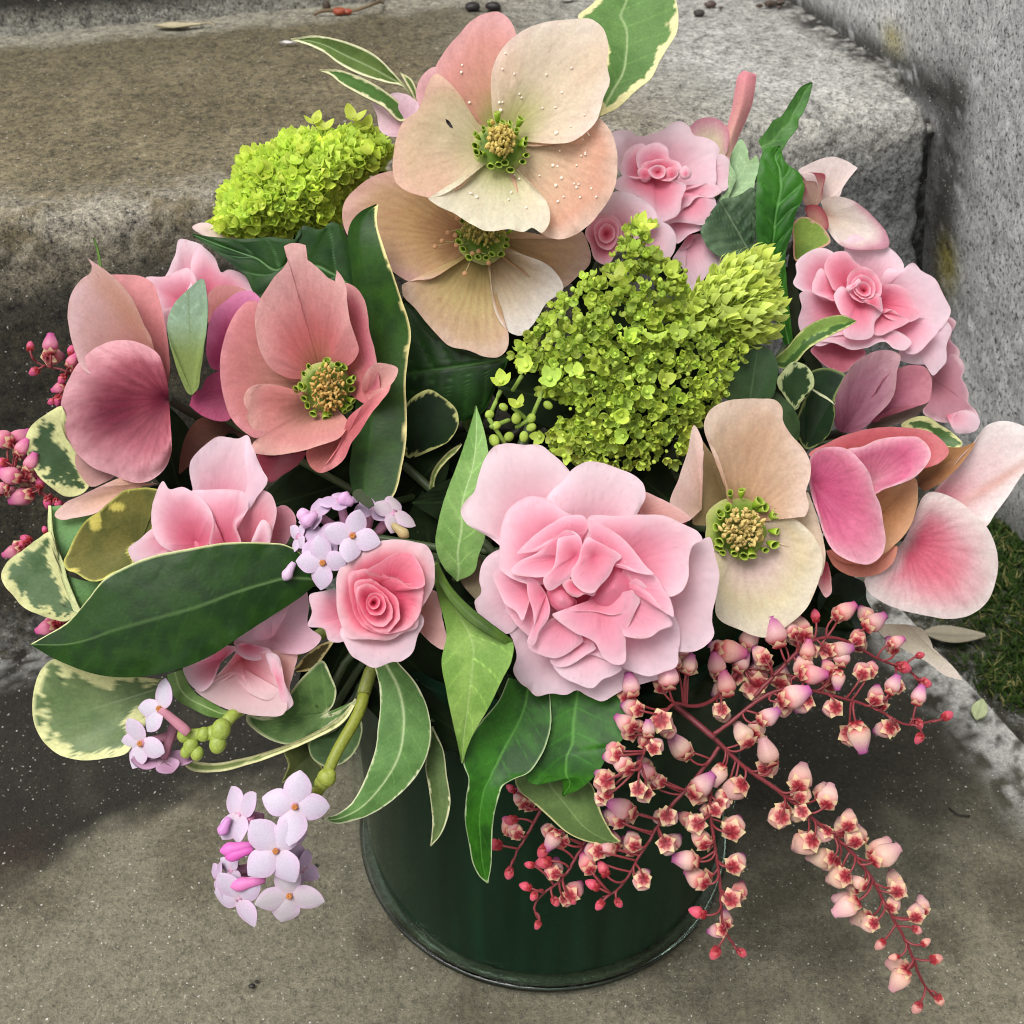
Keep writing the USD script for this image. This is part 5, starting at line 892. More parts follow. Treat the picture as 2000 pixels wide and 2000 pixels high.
g = strip('S', '745 1180 650 1002 562 752 482 500 475 330 488 190', '760 1170 930 900 800 890 640 820 600 722 640 640 720 500 830 330 1000 180 1050 120', [294, 294, 297, 302], fold=-1.0, mid=.1)
leaf('folded_leaf', 'soft green leaf with a thick cream edge, between the two left round leaves', g, leaf_col(g, (104, 146, 86), (92, 130, 74), None, None, .12, 8), MATTE, foot=('S', 750, 1190, 304))
g = strip('S', '735 1190 715 1185 650 1040 575 830 540 680 500 560 460 430 452 180', '755 1165 690 1030 620 850 600 760 560 650 510 520 490 420 480 180', [292, 292.5, 295, 300], fold=.3)
leaf('leaf_edge', 'long cream leaf edge standing like a strap at the far left', g, leaf_col(g, (206, 210, 156), (190, 198, 140)), MATTE, .7)
g = fan('S', '600 722 640 622 720 452 802 332 952 222 1082 110 1152 50 1282 18 1402 14 1502 38 1450 200 1440 400 1252 562 1212 602 1262 702 1052 832 932 892 850 892 702 812 640 792', (1330, 520), (296, 290), cup=1.6, ruf=.6)
cc = leaf_col(g, (112, 108, 54), (94, 96, 48), (3.2, (196, 192, 100), .5), None, .2, 6, (140, 136, 80))
for (bx, by, rx_, ry_) in ((900, 340, 60, 80), (1100, 190, 70, 40), (700, 790, 50, 20)):
    q = px('S', [(bx, by)])[0]; w = sstep(1.2, .8, np.hypot((g['xy'][:, 0] - q[0]) / rx_ * 4.83, (g['xy'][:, 1] - q[1]) / ry_ * 4.83) + .5 * n1(g['xy'] / 7, 81))[:, None]; cc = cc * (1 - w) + rgb(208, 194, 100) * w
leaf('olive_leaf', 'olive-brown leaf with yellow flecks below the far left hellebore', g, cc, MATTE, foot=('S', 1340, 520, 302))
g = fan('D', '392 1108 280 1162 182 1250 155 1342 182 1432 242 1542 332 1622 420 1672 522 1652 562 1602 520 1500 482 1402 402 1282 384 1190', (560, 1560), (308, 301), cup=1.2, ruf=.8)
leaf('variegated_leaf', 'dark round leaf with a jagged cream rim beside the maroon-blotched petal, far left', g, leaf_col(g, (70, 92, 62), (58, 80, 50), (14, VC_, 1.1), None, .1, 8), LEAF, foot=('D', 570, 1560, 312))
g = strip('H', '1050 1345 1070 1440 1110 1500 1210 1560 1330 1612 1420 1612 1452 1575', '1150 1310 1190 1410 1240 1470 1330 1510 1400 1560 1452 1575', [286, 283, 285], fold=-.8)
leaf('light_leaf', 'short bright green leaf curving under the lower left rosebud', g, leaf_col(g, (126, 158, 90), (96, 130, 62), None, (1.4, (186, 206, 140))), MATTE, foot=('H', 1090, 1340, 292))
g = fan('D', '1275 305 1182 372 1102 452 1052 572 1062 682 1092 802 1132 922 1205 1032 1232 1012 1262 882 1287 702 1302 562 1302 422', (1210, 1030), (304, 298), cup=-1.2, ruf=.5)
cc = leaf_col(g, (140, 164, 140), (128, 152, 122), None, (1.6, (120, 140, 100)), .3, 7); k = sstep(.75, .3, g['al'])[:, None]; cc = cc * (1 - k) + rgb(124, 140, 78) * k
leaf('sage_leaf', 'upright sage-green leaf underside between the far left and coral hellebores', g, cc, MATTE, foot=('D', 1212, 1035, 309))
g = strip('D', '628 245 618 190 605 120 588 48', '640 245 632 190 618 120 588 48', [313, 312, 311], fold=.1, step=2)
leaf('grass_blade', 'thin green blade tip poking up behind the hooked petal at the far left', g, leaf_col(g, (96, 130, 60)), MATTE, .3)
# leaves upper right
g = strip('C', '500 760 520 735 560 680 580 650 612 636 682 540 742 460 790 445', '530 830 620 815 662 752 712 682 718 640 732 620 772 530 790 445', [330, 327, 325, 323], fold=1.0)
leaf('toothed_leaf', 'toothed green leaf with a long dark tip rising at the upper right', g, leaf_col(g, (74, 120, 54), (58, 100, 42), None, (1.6, (110, 150, 84)), .4, 6), LEAF, foot=('C', 560, 830, 336))
g = strip('C', '640 1860 590 1700 555 1500 500 1350 486 1150 490 1000 502 900 545 800 590 790 618 792', '690 1850 672 1700 652 1500 650 1350 682 1250 702 1150 735 1080 748 1010 722 932 652 880 618 792', [330, 326, 322, 320, 323], fold=1.6, wave=.6)
leaf('quilted_leaf', 'deep green quilted leaf standing behind the spiky green flower head', g, leaf_col(g, (50, 104, 28), (34, 82, 20), None, (1.8, (96, 150, 76)), .6, 9, (90, 146, 70)), LEAF, relief=veinrelief(g, 9, 1.1), foot=('C', 660, 1850, 334))
g = fan('C', '412 752 440 800 456 862 488 838 506 892 482 970 470 1040 400 1090 290 1110 290 1080 332 1030 382 960 350 870', (330, 1090), (331, 326), ruf=.4, jit=.6)
leaf('sage_leaf', 'pale sage scalloped leaf right of the rear rose', g, leaf_col(g, (158, 188, 142), (146, 176, 124), None, (1.6, (176, 202, 156)), .3, 6), MATTE, foot=('C', 320, 1110, 337))
g = fan('C', '470 1010 492 1100 468 1142 492 1200 472 1292 492 1342 440 1390 310 1392 190 1240 240 1150 300 1080 400 1050', (470, 1390), (331, 325), ruf=1.6, jit=1.2)
leaf('crinkled_leaf', 'dark grey-green crinkled leaf between the rear rose and the quilted leaf', g, leaf_col(g, (86, 108, 80), (60, 82, 58), None, (1.6, (130, 150, 118)), .4, 7), LEAF, relief=veinrelief(g, 6, .5) + .7 * n1(g['xy'] / 11, 91), foot=('C', 460, 1390, 337))
g = fan('C', '698 1190 742 1168 802 1190 862 1242 888 1302 822 1345 700 1402 688 1300', (710, 1390), (327, 322), cup=1)
leaf('small_leaf', 'small rounded olive-green leaf above the right-hand rose', g, leaf_col(g, (124, 148, 66), (100, 126, 52), (3, (196, 150, 130), .4)), LEAF, foot=('C', 700, 1390, 333))
g = fan('C', '690 1390 640 1300 690 1180 700 1300', (680, 1390), (332, 330)); 
g = strip('C', '780 2000 690 1800 660 1600 660 1420 690 1290', '860 2000 740 1800 720 1600 700 1450 700 1290', [336, 334, 332], fold=.5)
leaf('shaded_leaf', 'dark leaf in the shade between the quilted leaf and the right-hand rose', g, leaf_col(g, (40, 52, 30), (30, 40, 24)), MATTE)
g = strip('R', '60 1290 180 1180 282 1060 422 960 562 910 682 903 792 955', '70 1360 160 1380 262 1310 332 1222 452 1142 582 1072 702 1012 792 955', [309, 306, 305, 307], fold=1.4, mid=.55)
cc = leaf_col(g, (132, 160, 80), (116, 146, 66), (2.2, (206, 208, 140), .4)); k = (sstep(.0, .12, g['v1'] + .5 * n1(g['xy'] / 8, 83)) * sstep(.9, .7, g['v1'] + .3 * n1(g['xy'] / 6, 84)))[:, None]; cc = cc * (1 - k) + rgb(60, 92, 40) * k
leaf('small_leaf', 'small two-toned leaf lying across the lower left of the right-hand rose', g, cc, LEAF, foot=('R', 60, 1330, 316))
g = fan('G', '60 570 100 422 180 262 262 235 342 272 386 372 372 482 352 562 280 600 190 640', (200, 640), (304, 300), cup=1.2)
leaf('round_leaf', 'dark round leaf at the right edge of the green flower head', g, leaf_col(g, (62, 86, 52), (46, 70, 40), None, (1.5, (80, 104, 68))), LEAF, foot=('G', 200, 650, 312))
g = fan('G', '384 452 420 400 482 342 550 360 602 420 606 502 545 562 502 642 440 580', (480, 650), (305, 300), cup=1)
leaf('round_leaf', 'small round leaf with a broken cream rim above the cream hellebore', g, leaf_col(g, (40, 62, 34), (32, 54, 28), (6, (166, 176, 126), 1.4)), LEAF, foot=('G', 480, 650, 312))
g = fan('G', '600 402 700 382 762 400 802 422 745 560 738 700 702 802 562 890 500 760 520 660 560 560', (560, 880), (312, 306), cup=1)
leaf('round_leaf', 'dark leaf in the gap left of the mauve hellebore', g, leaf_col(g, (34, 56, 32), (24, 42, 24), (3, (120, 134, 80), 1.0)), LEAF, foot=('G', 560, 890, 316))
g = fan('G', '300 560 370 530 432 580 492 652 522 742 502 850 420 900 380 720', (420, 900), (306, 302), cup=1)
leaf('round_leaf', 'dull green leaf behind the upper petal of the cream hellebore', g, leaf_col(g, (58, 80, 48), (44, 64, 36)), LEAF, foot=('G', 430, 900, 312))
g = strip('G', '590 505 650 540 700 570 742 610', '590 512 645 552 700 582 742 610', [305, 304, 303], fold=.1, step=2)
leaf('leaf_edge', 'thin pale leaf edge left of the mauve hellebore', g, leaf_col(g, (196, 200, 160)), MATTE, .4)
g = fan('G', '1160 740 1250 690 1322 690 1402 740 1482 790 1545 862 1470 900 1420 880 1330 800', (1180, 790), (310, 305), cup=.8)
leaf('variegated_leaf', 'small cream-edged leaf wedged above the half-closed pink hellebore', g, leaf_col(g, (84, 112, 66), (68, 96, 52), (7, (206, 208, 150), 1.0)), LEAF, foot=('G', 1170, 790, 315))
g = fan('M', '830 160 880 110 920 60 1010 75 1075 110 1080 180 1140 330 1080 400 950 420 840 300', (900, 300), (316, 312), cup=1)
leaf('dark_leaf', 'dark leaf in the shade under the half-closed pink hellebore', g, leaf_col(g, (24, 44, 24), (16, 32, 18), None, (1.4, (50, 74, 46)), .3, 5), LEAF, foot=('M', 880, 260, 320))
g = strip('J', '130 860 180 950 260 1040', '290 760 290 900 300 1020', [293, 292, 291])
leaf('shaded_leaf', 'brown-grey leaf scrap between the twisted light leaf and the big rose', g, leaf_col(g, (120, 110, 84), (90, 84, 60)), MATTE)
# foliage that closes the inside of the bouquet, shade of the gaps put into its colour
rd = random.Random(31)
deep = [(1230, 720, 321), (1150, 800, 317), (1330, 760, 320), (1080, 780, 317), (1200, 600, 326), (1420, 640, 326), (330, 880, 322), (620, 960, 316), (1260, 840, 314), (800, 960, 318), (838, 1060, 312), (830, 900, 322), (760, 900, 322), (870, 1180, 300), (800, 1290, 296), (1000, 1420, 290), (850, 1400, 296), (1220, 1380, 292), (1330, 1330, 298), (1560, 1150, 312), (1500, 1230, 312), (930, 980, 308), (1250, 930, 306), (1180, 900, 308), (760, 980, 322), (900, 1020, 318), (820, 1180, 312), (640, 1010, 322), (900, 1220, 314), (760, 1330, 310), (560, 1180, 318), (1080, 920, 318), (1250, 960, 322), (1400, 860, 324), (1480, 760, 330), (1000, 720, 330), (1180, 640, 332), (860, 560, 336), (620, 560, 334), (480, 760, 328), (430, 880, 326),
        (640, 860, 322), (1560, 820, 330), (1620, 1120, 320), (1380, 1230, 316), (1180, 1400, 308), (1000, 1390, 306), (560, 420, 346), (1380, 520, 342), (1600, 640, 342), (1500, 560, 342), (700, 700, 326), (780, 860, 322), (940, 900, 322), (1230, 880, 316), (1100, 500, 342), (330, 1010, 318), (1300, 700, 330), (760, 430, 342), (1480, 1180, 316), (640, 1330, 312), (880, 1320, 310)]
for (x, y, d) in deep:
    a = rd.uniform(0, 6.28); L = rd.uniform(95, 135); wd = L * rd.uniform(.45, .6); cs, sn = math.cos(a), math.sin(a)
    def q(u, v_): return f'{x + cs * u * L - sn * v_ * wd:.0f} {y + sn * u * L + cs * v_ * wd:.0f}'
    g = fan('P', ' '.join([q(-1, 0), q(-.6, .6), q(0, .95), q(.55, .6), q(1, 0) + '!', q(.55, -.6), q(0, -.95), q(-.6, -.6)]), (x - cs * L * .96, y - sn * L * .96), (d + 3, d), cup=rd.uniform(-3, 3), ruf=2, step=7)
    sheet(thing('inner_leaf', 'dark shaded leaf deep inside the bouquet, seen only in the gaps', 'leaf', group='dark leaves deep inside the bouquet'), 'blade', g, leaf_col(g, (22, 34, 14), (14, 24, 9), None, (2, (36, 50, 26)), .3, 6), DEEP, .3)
# ------------------------------------------------------------------ green flower heads
def sepal_flower(n, size, cup, colr, r, bud=True, pointed=.25, fill=1.0):
    """a small flower of n sepals in local axes (z out), unit metres"""
    parts = []; M_, N_ = 4, 7
    for k in range(n):
        a0 = k * 2 * np.pi / n + r.normal(0, .10); L = size * r.uniform(.85, 1.12); wdt = L * r.uniform(.40, .52) * fill
        u = np.linspace(0.06, 1, 6); prof = np.sin(np.pi * u ** .8) ** .6 * (1 - pointed * u); prof[-1] = .04
        vv = np.linspace(-1, 1, 5); U, V = np.meshgrid(u, vv, indexing='ij')
        x = U * L * np.cos(cup * U); z = U * L * np.sin(cup * U) + .30 * wdt * V ** 2 * prof[:, None] * np.ones_like(V); y = V * wdt * prof[:, None]
        P = np.stack([x, y, z], -1).reshape(-1, 3); cs, sn = math.cos(a0), math.sin(a0)
        P = P @ np.array([[cs, sn, 0], [-sn, cs, 0], [0, 0, 1]])
        i, j = np.meshgrid(np.arange(5), np.arange(4), indexing='ij'); a = (i * 5 + j).ravel()
        f = np.c_[a, a + 1, a + 6, a + 5]; k2 = (.82 + .22 * U + .10 * V ** 2)[..., None] * np.asarray(colr)
        parts.append((P, f, k2.reshape(-1, 3)))
    if bud:
        ico = trimesh.creation.icosphere(1); parts.append((ico.vertices * size * .17 + [0, 0, size * .14], ico.faces, np.asarray(colr) * 1.08))
    return merge(parts)
def bud(size, colr, L=1.0):
    ico = trimesh.creation.icosphere(2); return ico.vertices * [size, size, size * L], ico.faces, np.tile(np.asarray(colr), (len(ico.vertices), 1)) * (1 + .10 * ico.vertices[:, 2:3])
def head(name, label, poly, dmid, bulge, n, rmin, sizes, colfn, seed, axisfn, kinds, root):
    r = np.random.RandomState(seed); t = thing(name, label, 'flower head'); P, K = poly; PG = Polygon(closed(P, K, 6)); c0 = np.array(PG.centroid.coords[0]); x0, y0, x1, y1 = PG.bounds
    got = []; tries = 0; ext = PG.exterior
    while len(got) < n and tries < 60000:
        tries += 1; p = np.array([r.uniform(x0, x1), r.uniform(y0, y1)])
        if not PG.contains(Point(p)): continue
        rm = rmin * (1 - .45 * tries / 60000)
        if got and np.min(np.linalg.norm(np.array(got) - p, axis=1)) < rm: continue
        got.append(p)
    for p in got:
        e = ext.distance(Point(p)); h = min(1, e / (.45 * min(x1 - x0, y1 - y0))); dd = dmid - bulge * math.sqrt(max(0, 1 - (1 - h) ** 2)) + r.uniform(-1.5, 1.5)
        O = W(p[0], p[1], dd / 1000); ax = axisfn(p, c0, e, r); R_ = frame(ax, r.uniform(0, 6.28)); kind = r.rand(); cc = colfn(p, r)
        if kind < kinds: v, f, c = sepal_flower(r.choice([4, 4, 4, 5]), r.uniform(*sizes) * r.choice([.75, 1.0, 1.0, 1.15]), r.uniform(.7, 1.35), cc, r)
        elif kind < kinds + (1 - kinds) * .45: v, f, c = sepal_flower(4, r.uniform(*sizes) * .75, r.uniform(1.0, 1.35), cc * .95, r, False)
        else: v, f, c = bud(sizes[0] * r.uniform(.28, .42), cc * 1.02, r.uniform(.9, 1.2))
        put(t, 'floret', O + v @ R_.T, f, LIME, c)
    inner = []
    for q_ in range(1700): # shaded florets below the visible ones, too many to tell apart
        p = np.array([r.uniform(x0, x1), r.uniform(y0, y1)])
        if not PG.contains(Point(p)) or ext.distance(Point(p)) < 7: continue
        h = min(1, ext.distance(Point(p)) / (.45 * min(x1 - x0, y1 - y0))); dd = dmid - bulge * math.sqrt(max(0, 1 - (1 - h) ** 2)) + r.uniform(.5, 7)
        v, f, c = sepal_flower(4, r.uniform(*sizes), r.uniform(.6, 1.2), colfn(p, r) * .92, r, False); inner.append((W(*p, dd / 1000) + v @ frame(axisfn(p, c0, 9, r), r.uniform(0, 6)).T, f, c))
    v, f, c = merge(inner); tag(stage.GetPrimAtPath(put(t, 'inner_florets', v, f, LIME, c)), kind='stuff')
    v, f = tube(smooth3([root + (root - VC) * 0, root * .5 + (VC + [0, 0, .15]) * .5 + [0, .004, 0], VC + [root[0] * .2, .01, .15], VC + [0, .01, .05]], 16), .0022, 8); put(t, 'stem', v, f, STEM, rgb(96, 122, 50))
    return t
# lime mophead, left
def colL(p, r):
    q = r.uniform(-.16, .14); return rgb(214, 236, 100) * (1 + q) * np.array([1 + r.uniform(-.06, .08), 1, 1 + r.uniform(-.2, .2)])
def axL(p, c0, e, r):
    d = (p - c0) / np.array([170., 120.]); return viewdir(d[0] * .8 + r.normal(0, .28), -d[1] * .8 + .35 + r.normal(0, .28), -.75)
polyL = pts('A', '1150 1200 1210 1120 1210 1040 1290 980 1300 880 1370 820 1480 790 1560 730 1680 720 1780 720 1900 700 2000 720 2070 760 2080 860 1990 960 1860 1060 1820 1180 1760 1230 1640 1240 1480 1270 1330 1280 1200 1260')
hd_ = head('hydrangea_head', 'lime green mophead flower cluster at the upper left of the topmost hellebore', polyL, 336, 16, 230, 15.5, (.0027, .0040), colL, 41, axL, .72, W(590, 400, .350))
for (x, y, s, a) in ((1740, 690, .0042, .4), (1690, 660, .0036, 1.2), (1905, 640, .0046, .2), (1330, 850, .0036, 2.2), (1360, 830, .0034, 2.6), (1960, 690, .004, .9)):
    r = np.random.RandomState(x); q = px('A', [(x, y)])[0]; v, f, c = sepal_flower(3, s, .7, rgb(208, 220, 96), r, False); put(hd_, 'floret', W(*q, .330) + v @ frame(viewdir(.1, .6, -.8), a).T, f, LIME, c)
# green spiky head, right of centre: two lobes
def colV(p, r):
    q = r.uniform(-.30, .16); return rgb(196, 218, 92) * (1 + q) * np.array([1 + r.uniform(-.08, .08), 1, 1 + r.uniform(-.2, .2)])
def axV(p, c0, e, r):
    d = (p - c0) / np.array([150., 150.]); return viewdir(d[0] * .6 + r.normal(0, .4), -d[1] * .6 + r.normal(0, .4), -.9)
polyV = pts('F', '830 190 880 120 960 75 1015 100 1030 190 1110 240 1130 300 1200 330 1225 460 1200 560 1300 640 1440 700 1560 760 1490 880 1420 1040 1300 1150 1240 1230 1220 1300 1120 1400 900 1430 640 1410 500 1330 470 1230 560 1120 420 1010 430 890 330 930 300 850 280 780 350 690 440 600 520 490 600 420 700 350 800 320')
hv = head('viburnum_head', 'yellow-green head of tiny cupped florets and buds, in the centre above the big rose', polyV, 301, 12, 300, 13.2, (.0016, .0027), colV, 43, axV, .5, W(1180, 800, .320))
r = np.random.RandomState(8)
for (x, y, s, ex, ey) in ((880, 730, .0040, .3, .5), (900, 720, .0038, .6, .3), (1050, 720, .0040, -.1, .9), (480, 940, .0042, -.1, .2), (220, 960, .0040, -.2, .6), (355, 870, .0036, -.3, .2), (1090, 950, .0036, .4, .2), (840, 400, .0042, -.2, .8), (1120, 370, .0046, .4, .4), (970, 120, .0046, .4, .6), (560, 1350, .0038, -.4, -.3), (860, 1130, .0036, .1, -.2), (1250, 660, .0038, .5, .5), (640, 920, .0036, .2, .6), (1160, 700, .0034, .1, .2), (310, 1080, .0034, -.2, .6), (1000, 1010, .0034, .2, .0), (700, 1380, .003, .0, -.6), (430, 1250, .003, -.5, -.1)):
    q = px('F', [(x, y)])[0]; v, f, c = sepal_flower(r.choice([2, 3, 4]), s, r.uniform(.6, 1.0), colV(q, r) * 1.08, r, True, .4); put(hv, 'floret', W(*q, .2875 + (.006 if x < 500 else 0)) + v @ frame(viewdir(ex, ey, -.8), r.uniform(0, 6)).T, f, LIME, c)
for (x0, y0, x1, y1) in ((215, 1000, 150, 1150), (150, 1150, 240, 1290), (440, 1010, 380, 1150), (380, 1150, 300, 1200), (330, 920, 280, 1000), (280, 1090, 380, 1180), (160, 1200, 260, 1160)):
    q = px('F', [(x0, y0), (x1, y1)]); P = [W(*q[0], .2945), W(*q.mean(0), .296), W(*q[1], .298)]; v, f = tube(smooth3(P, 6), .0006, 6); put(hv, 'flower_stalk', v, f, STEM, rgb(128, 154, 66))
for (x, y, s) in ((155, 1130, .0019), (190, 1190, .0018), (380, 1150, .0019), (300, 1150, .0021), (470, 1080, .0017), (260, 1250, .002), (180, 1270, .0022), (380, 1200, .0018), (340, 1250, .0019), (230, 1090, .0016), (640, 720, .0016), (640, 610, .0016), (520, 700, .0016)):
    q = px('F', [(x, y)])[0]; v, f, c = bud(s * .62, rgb(176, 198, 88) * r.uniform(.85, 1.1), 1.3); put(hv, 'floret', W(*q, .2955 if x < 500 else .2885) + v @ frame(r.normal(0, 1, 3)).T, f, LIME, c)
# the pointed lobe at the right
def axR(p, c0, e, r):
    q = px('F', [(1380, 620)])[0]; d = (p - q) / 110.; return viewdir(d[0] * .9 + .25 + r.normal(0, .2), -d[1] * .8 + r.normal(0, .2), -.55)
polyR = pts('F', '1180 560 1260 480 1340 380 1420 310 1480 275 1600 265 1690 260 1680 350 1690 430 1720 500 1720 590 1700 680 1660 720 1560 760 1440 700 1300 640')
ht = thing('viburnum_head', 'pale spiky bud cluster pointing right, beside the quilted leaf', 'flower head'); r = np.random.RandomState(12); PG = Polygon(closed(*polyR, 6)); got = []; tries = 0; x0, y0, x1, y1 = PG.bounds
while len(got) < 150 and tries < 30000:
    tries += 1; p = np.array([r.uniform(x0, x1), r.uniform(y0, y1)])
    if PG.contains(Point(p)) and (not got or np.min(np.linalg.norm(np.array(got) - p, axis=1)) > 9.5 * (1 - .3 * tries / 30000)): got.append(p)
for p in got:
    e = PG.exterior.distance(Point(p)); h = min(1, e / 60.); dd = 306 - 13 * math.sqrt(1 - (1 - h) ** 2) + r.uniform(-1, 1)
    ax = axR(p, None, e, r); L = r.uniform(.0034, .0056); cc = rgb(204, 220, 102) * r.uniform(.82, 1.16) * np.array([1, 1, r.uniform(.8, 1.3)])
    v, f, c = sepal_flower(r.choice([3, 4]), L, r.uniform(1.05, 1.4), cc, r, False, .5, .8)
    put(ht, 'floret', W(*p, dd / 1000) - ax * L * .4 + v @ frame(ax, r.uniform(0, 6)).T, f, LIME, c)
v, f = tube(smooth3([W(1330, 640, .316), W(1250, 800, .330), VC + [.02, .01, .15], VC + [0, .01, .05]], 14), .002, 8); put(ht, 'stem', v, f, STEM, rgb(96, 122, 50))

# ------------------------------------------------------------------ daphne: waxy four-petalled clusters
def daphne_flower(t, c, cx, cy, d, R_, angs, ax, tone=(236, 226, 238), tubecol=(214, 158, 190), lens=None, seed=0, tubedir=None, throat=True):
    """R_ petal length in crop pixels; angs picture angles (degrees, 0 = right, 90 = up) of its petals"""
    r = np.random.RandomState(seed + int(cx)); q = px(c, [(cx, cy)])[0]; mm = d / 1000 / F / CROP[c][2]; O = W(*q, d / 1000); ax = np.asarray(ax)
    b = O - (ax if tubedir is None else tubedir) * .009; v, f = tube(smooth3([O + ax * .0002, O * .5 + b * .5, b], 6), [.0011, .0011, .0011, .0012, .0013, .0012], 8)
    fl = put(t, 'flower', v, f, WAXY, rgb(*tubecol))
    for k, a in enumerate(angs):
        a = math.radians(a); L = R_ * mm * (lens[k] if lens else 1) * r.uniform(.94, 1.06); wdt = L * .40
        D = math.cos(a) * RIGHT + math.sin(a) * UP; D = D - ax * (D @ ax); D /= np.linalg.norm(D) + 1e-9; S_ = np.cross(ax, D)
        u = np.linspace(0, 1, 10); prof = np.clip(np.sin(np.pi * np.clip(u * .90 + .08, 0, 1)), 0, 1) ** .78; prof[-1] = .05; prof[0] *= .8; vv = np.linspace(-1, 1, 7); U, V = np.meshgrid(u, vv, indexing='ij')
        bend = r.uniform(-.12, .34); twist = r.uniform(-.35, .35)
        x = U * L; z = .10 * L * np.sin(U * 2.2) - bend * L * U ** 2 - .22 * wdt * (V ** 2) * prof[:, None] + r.uniform(0, .0002) + twist * wdt * V * U * prof[:, None]; y = V * wdt * prof[:, None] * (1 + .03 * np.sin(9 * U + k))
        P = O + x[..., None] * D + y[..., None] * S_ + z[..., None] * ax
        i, j = np.meshgrid(np.arange(9), np.arange(6), indexing='ij'); aa = (i * 7 + j).ravel(); f = np.c_[aa, aa + 1, aa + 8, aa + 7]
        col = rgb(*tone) * .80 * np.ones(U.shape + (1,)); kk = (.9 * np.clip(np.abs(V) - .35, 0, 1) ** 1.2 + .25 * np.clip(.6 - U, 0, 1))[..., None]; col = col * (1 - kk) + rgb(224, 186, 218) * kk
        kk = (.5 * np.clip(.25 - U, 0, 1) * 4)[..., None]; col = col * (1 - kk) + rgb(228, 196, 196) * kk
        loop = np.r_[np.arange(7), np.arange(1, 10) * 7 + 6, 63 + np.arange(5, -1, -1), np.arange(8, 0, -1) * 7]
        v2, f2, c2, n2 = solid(P.reshape(-1, 3), f, loop, .0003, col.reshape(-1, 3)); put(fl, 'petal', v2, f2, WAXY, c2, n2)
    if not throat: return
    n = 6; put_pts = [O + ax * .0006 + (math.cos(i * 1.05) * RIGHT + math.sin(i * 1.05) * UP) * .0004 for i in range(n)]
    blobs(fl, 'orange_throat', put_pts, .00042, rgb(206, 138, 80), PETAL)
def dbud(t, c, p0, p1, d, r0, col):
    q = px(c, [p0, p1]); P = smooth3([W(*q[0], d / 1000), W(*q.mean(0), d / 1000 - .0004), W(*q[1], d / 1000)], 9); mm = d / 1000 / F / CROP[c][2]
    v, f = tube(P, r0 * mm * np.array([.45, .6, .7, .75, .85, 1.0, 1.0, .75, .25]), 9); put(t, 'bud', v, f, WAXY, np.linspace(0, 1, len(v))[:, None] * rgb(*col) * .15 + rgb(*col) * .9)
T0 = viewdir(0, .1, -1)
dt = thing('daphne_cluster', 'dense cluster of white-lilac waxy flowers behind the small round rose', 'flower cluster')
DL = (222, 206, 226); DV = (212, 186, 216)
for (cx, cy, R_, angs, dd, tone, ax, sd) in (
        (700, 330, 130, (20, 110, 200, 290), 278, DV, viewdir(-.5, .5, -.8), 1), (850, 250, 130, (10, 100, 190, 280), 277, DV, viewdir(-.1, .8, -.6), 2), (1190, 330, 150, (-20, 75, 165, 250), 280, (222, 206, 214), viewdir(.5, .5, -.7), 3), (590, 480, 110, (60, 150, 240, 330), 278, DL, viewdir(-.7, .1, -.7), 4), (730, 500, 150, (50, 140, 230, 320), 275, DV, viewdir(-.2, .3, -1), 5), (1060, 300, 130, (30, 120, 210, 300), 281, DV, viewdir(.3, .6, -.7), 8),
        (745, 640, 170, (10, 100, 178, 262), 272, DL, viewdir(-.15, -.1, -1), 6), (930, 472, 175, (75, 170, 260, 345), 270.5, (224, 210, 228), viewdir(.1, .1, -1), 7)):
    daphne_flower(dt, 'I', cx, cy, dd, R_, angs, ax, tone, seed=sd, throat=sd in (6, 7))
for (p0, p1, dd, r0, col) in (((640, 420), (610, 300), 276, 44, (224, 180, 216)), ((700, 330), (620, 400), 274.5, 44, (222, 176, 214)), ((930, 270), (850, 220), 275, 48, (220, 172, 214)), ((560, 640), (500, 750), 276, 36, (220, 190, 216)), ((1180, 400), (1280, 480), 277, 36, (190, 170, 120))): dbud(dt, 'I', p0, p1, dd, r0, col)
g = strip('I', '950 180 930 200 1000 280 1030 300', '985 175 1010 210 1050 240 1065 280', [276, 275, 274]); sheet(dt, 'dark_bract', g, leaf_col(g, (50, 60, 34)), MATTE)
to_vase(dt, ('I', 800, 560, 286), r=.0016)
# lower daphne on its stem
dl = thing('daphne_cluster', 'drooping cluster of white waxy flowers with orange throats hanging low left of the vase', 'flower cluster')
for (cx, cy, R_, angs, dd, ax, sd, tone) in ((345, 1010, 175, (40, 125, 240, 290), 281, viewdir(-.4, .3, -.8), 1, DL), (640, 1190, 150, (50, 140, 230, 310), 283, viewdir(.5, .2, -.8), 6, DV), (720, 1330, 120, (70, 160, 250, 330), 283, viewdir(.6, -.1, -.7), 9, DV), (300, 1340, 110, (60, 150, 240, 330), 282, viewdir(-.6, .1, -.7), 8, DL), (225, 1390, 110, (60, 150, 250, 320), 283, viewdir(-.7, 0, -.6), 10, DV),
        (345, 1500, 185, (45, 120, 190, 300), 279, viewdir(-.3, -.3, -.9), 4, DL), (640, 1480, 205, (-12, 95, 190, 255), 277, viewdir(.1, -.25, -1), 3, (218, 208, 214)), (672, 968, 205, (-2, 82, 165, 262), 275, viewdir(.15, .1, -1), 2, (226, 214, 232)), (562, 1222, 215, (58, 128, 222, 300), 273, viewdir(.0, .0, -1), 5, (226, 214, 232))):
    daphne_flower(dl, 'K', cx, cy, dd, R_, angs, ax, tone, seed=sd, throat=sd in (2, 3, 5))
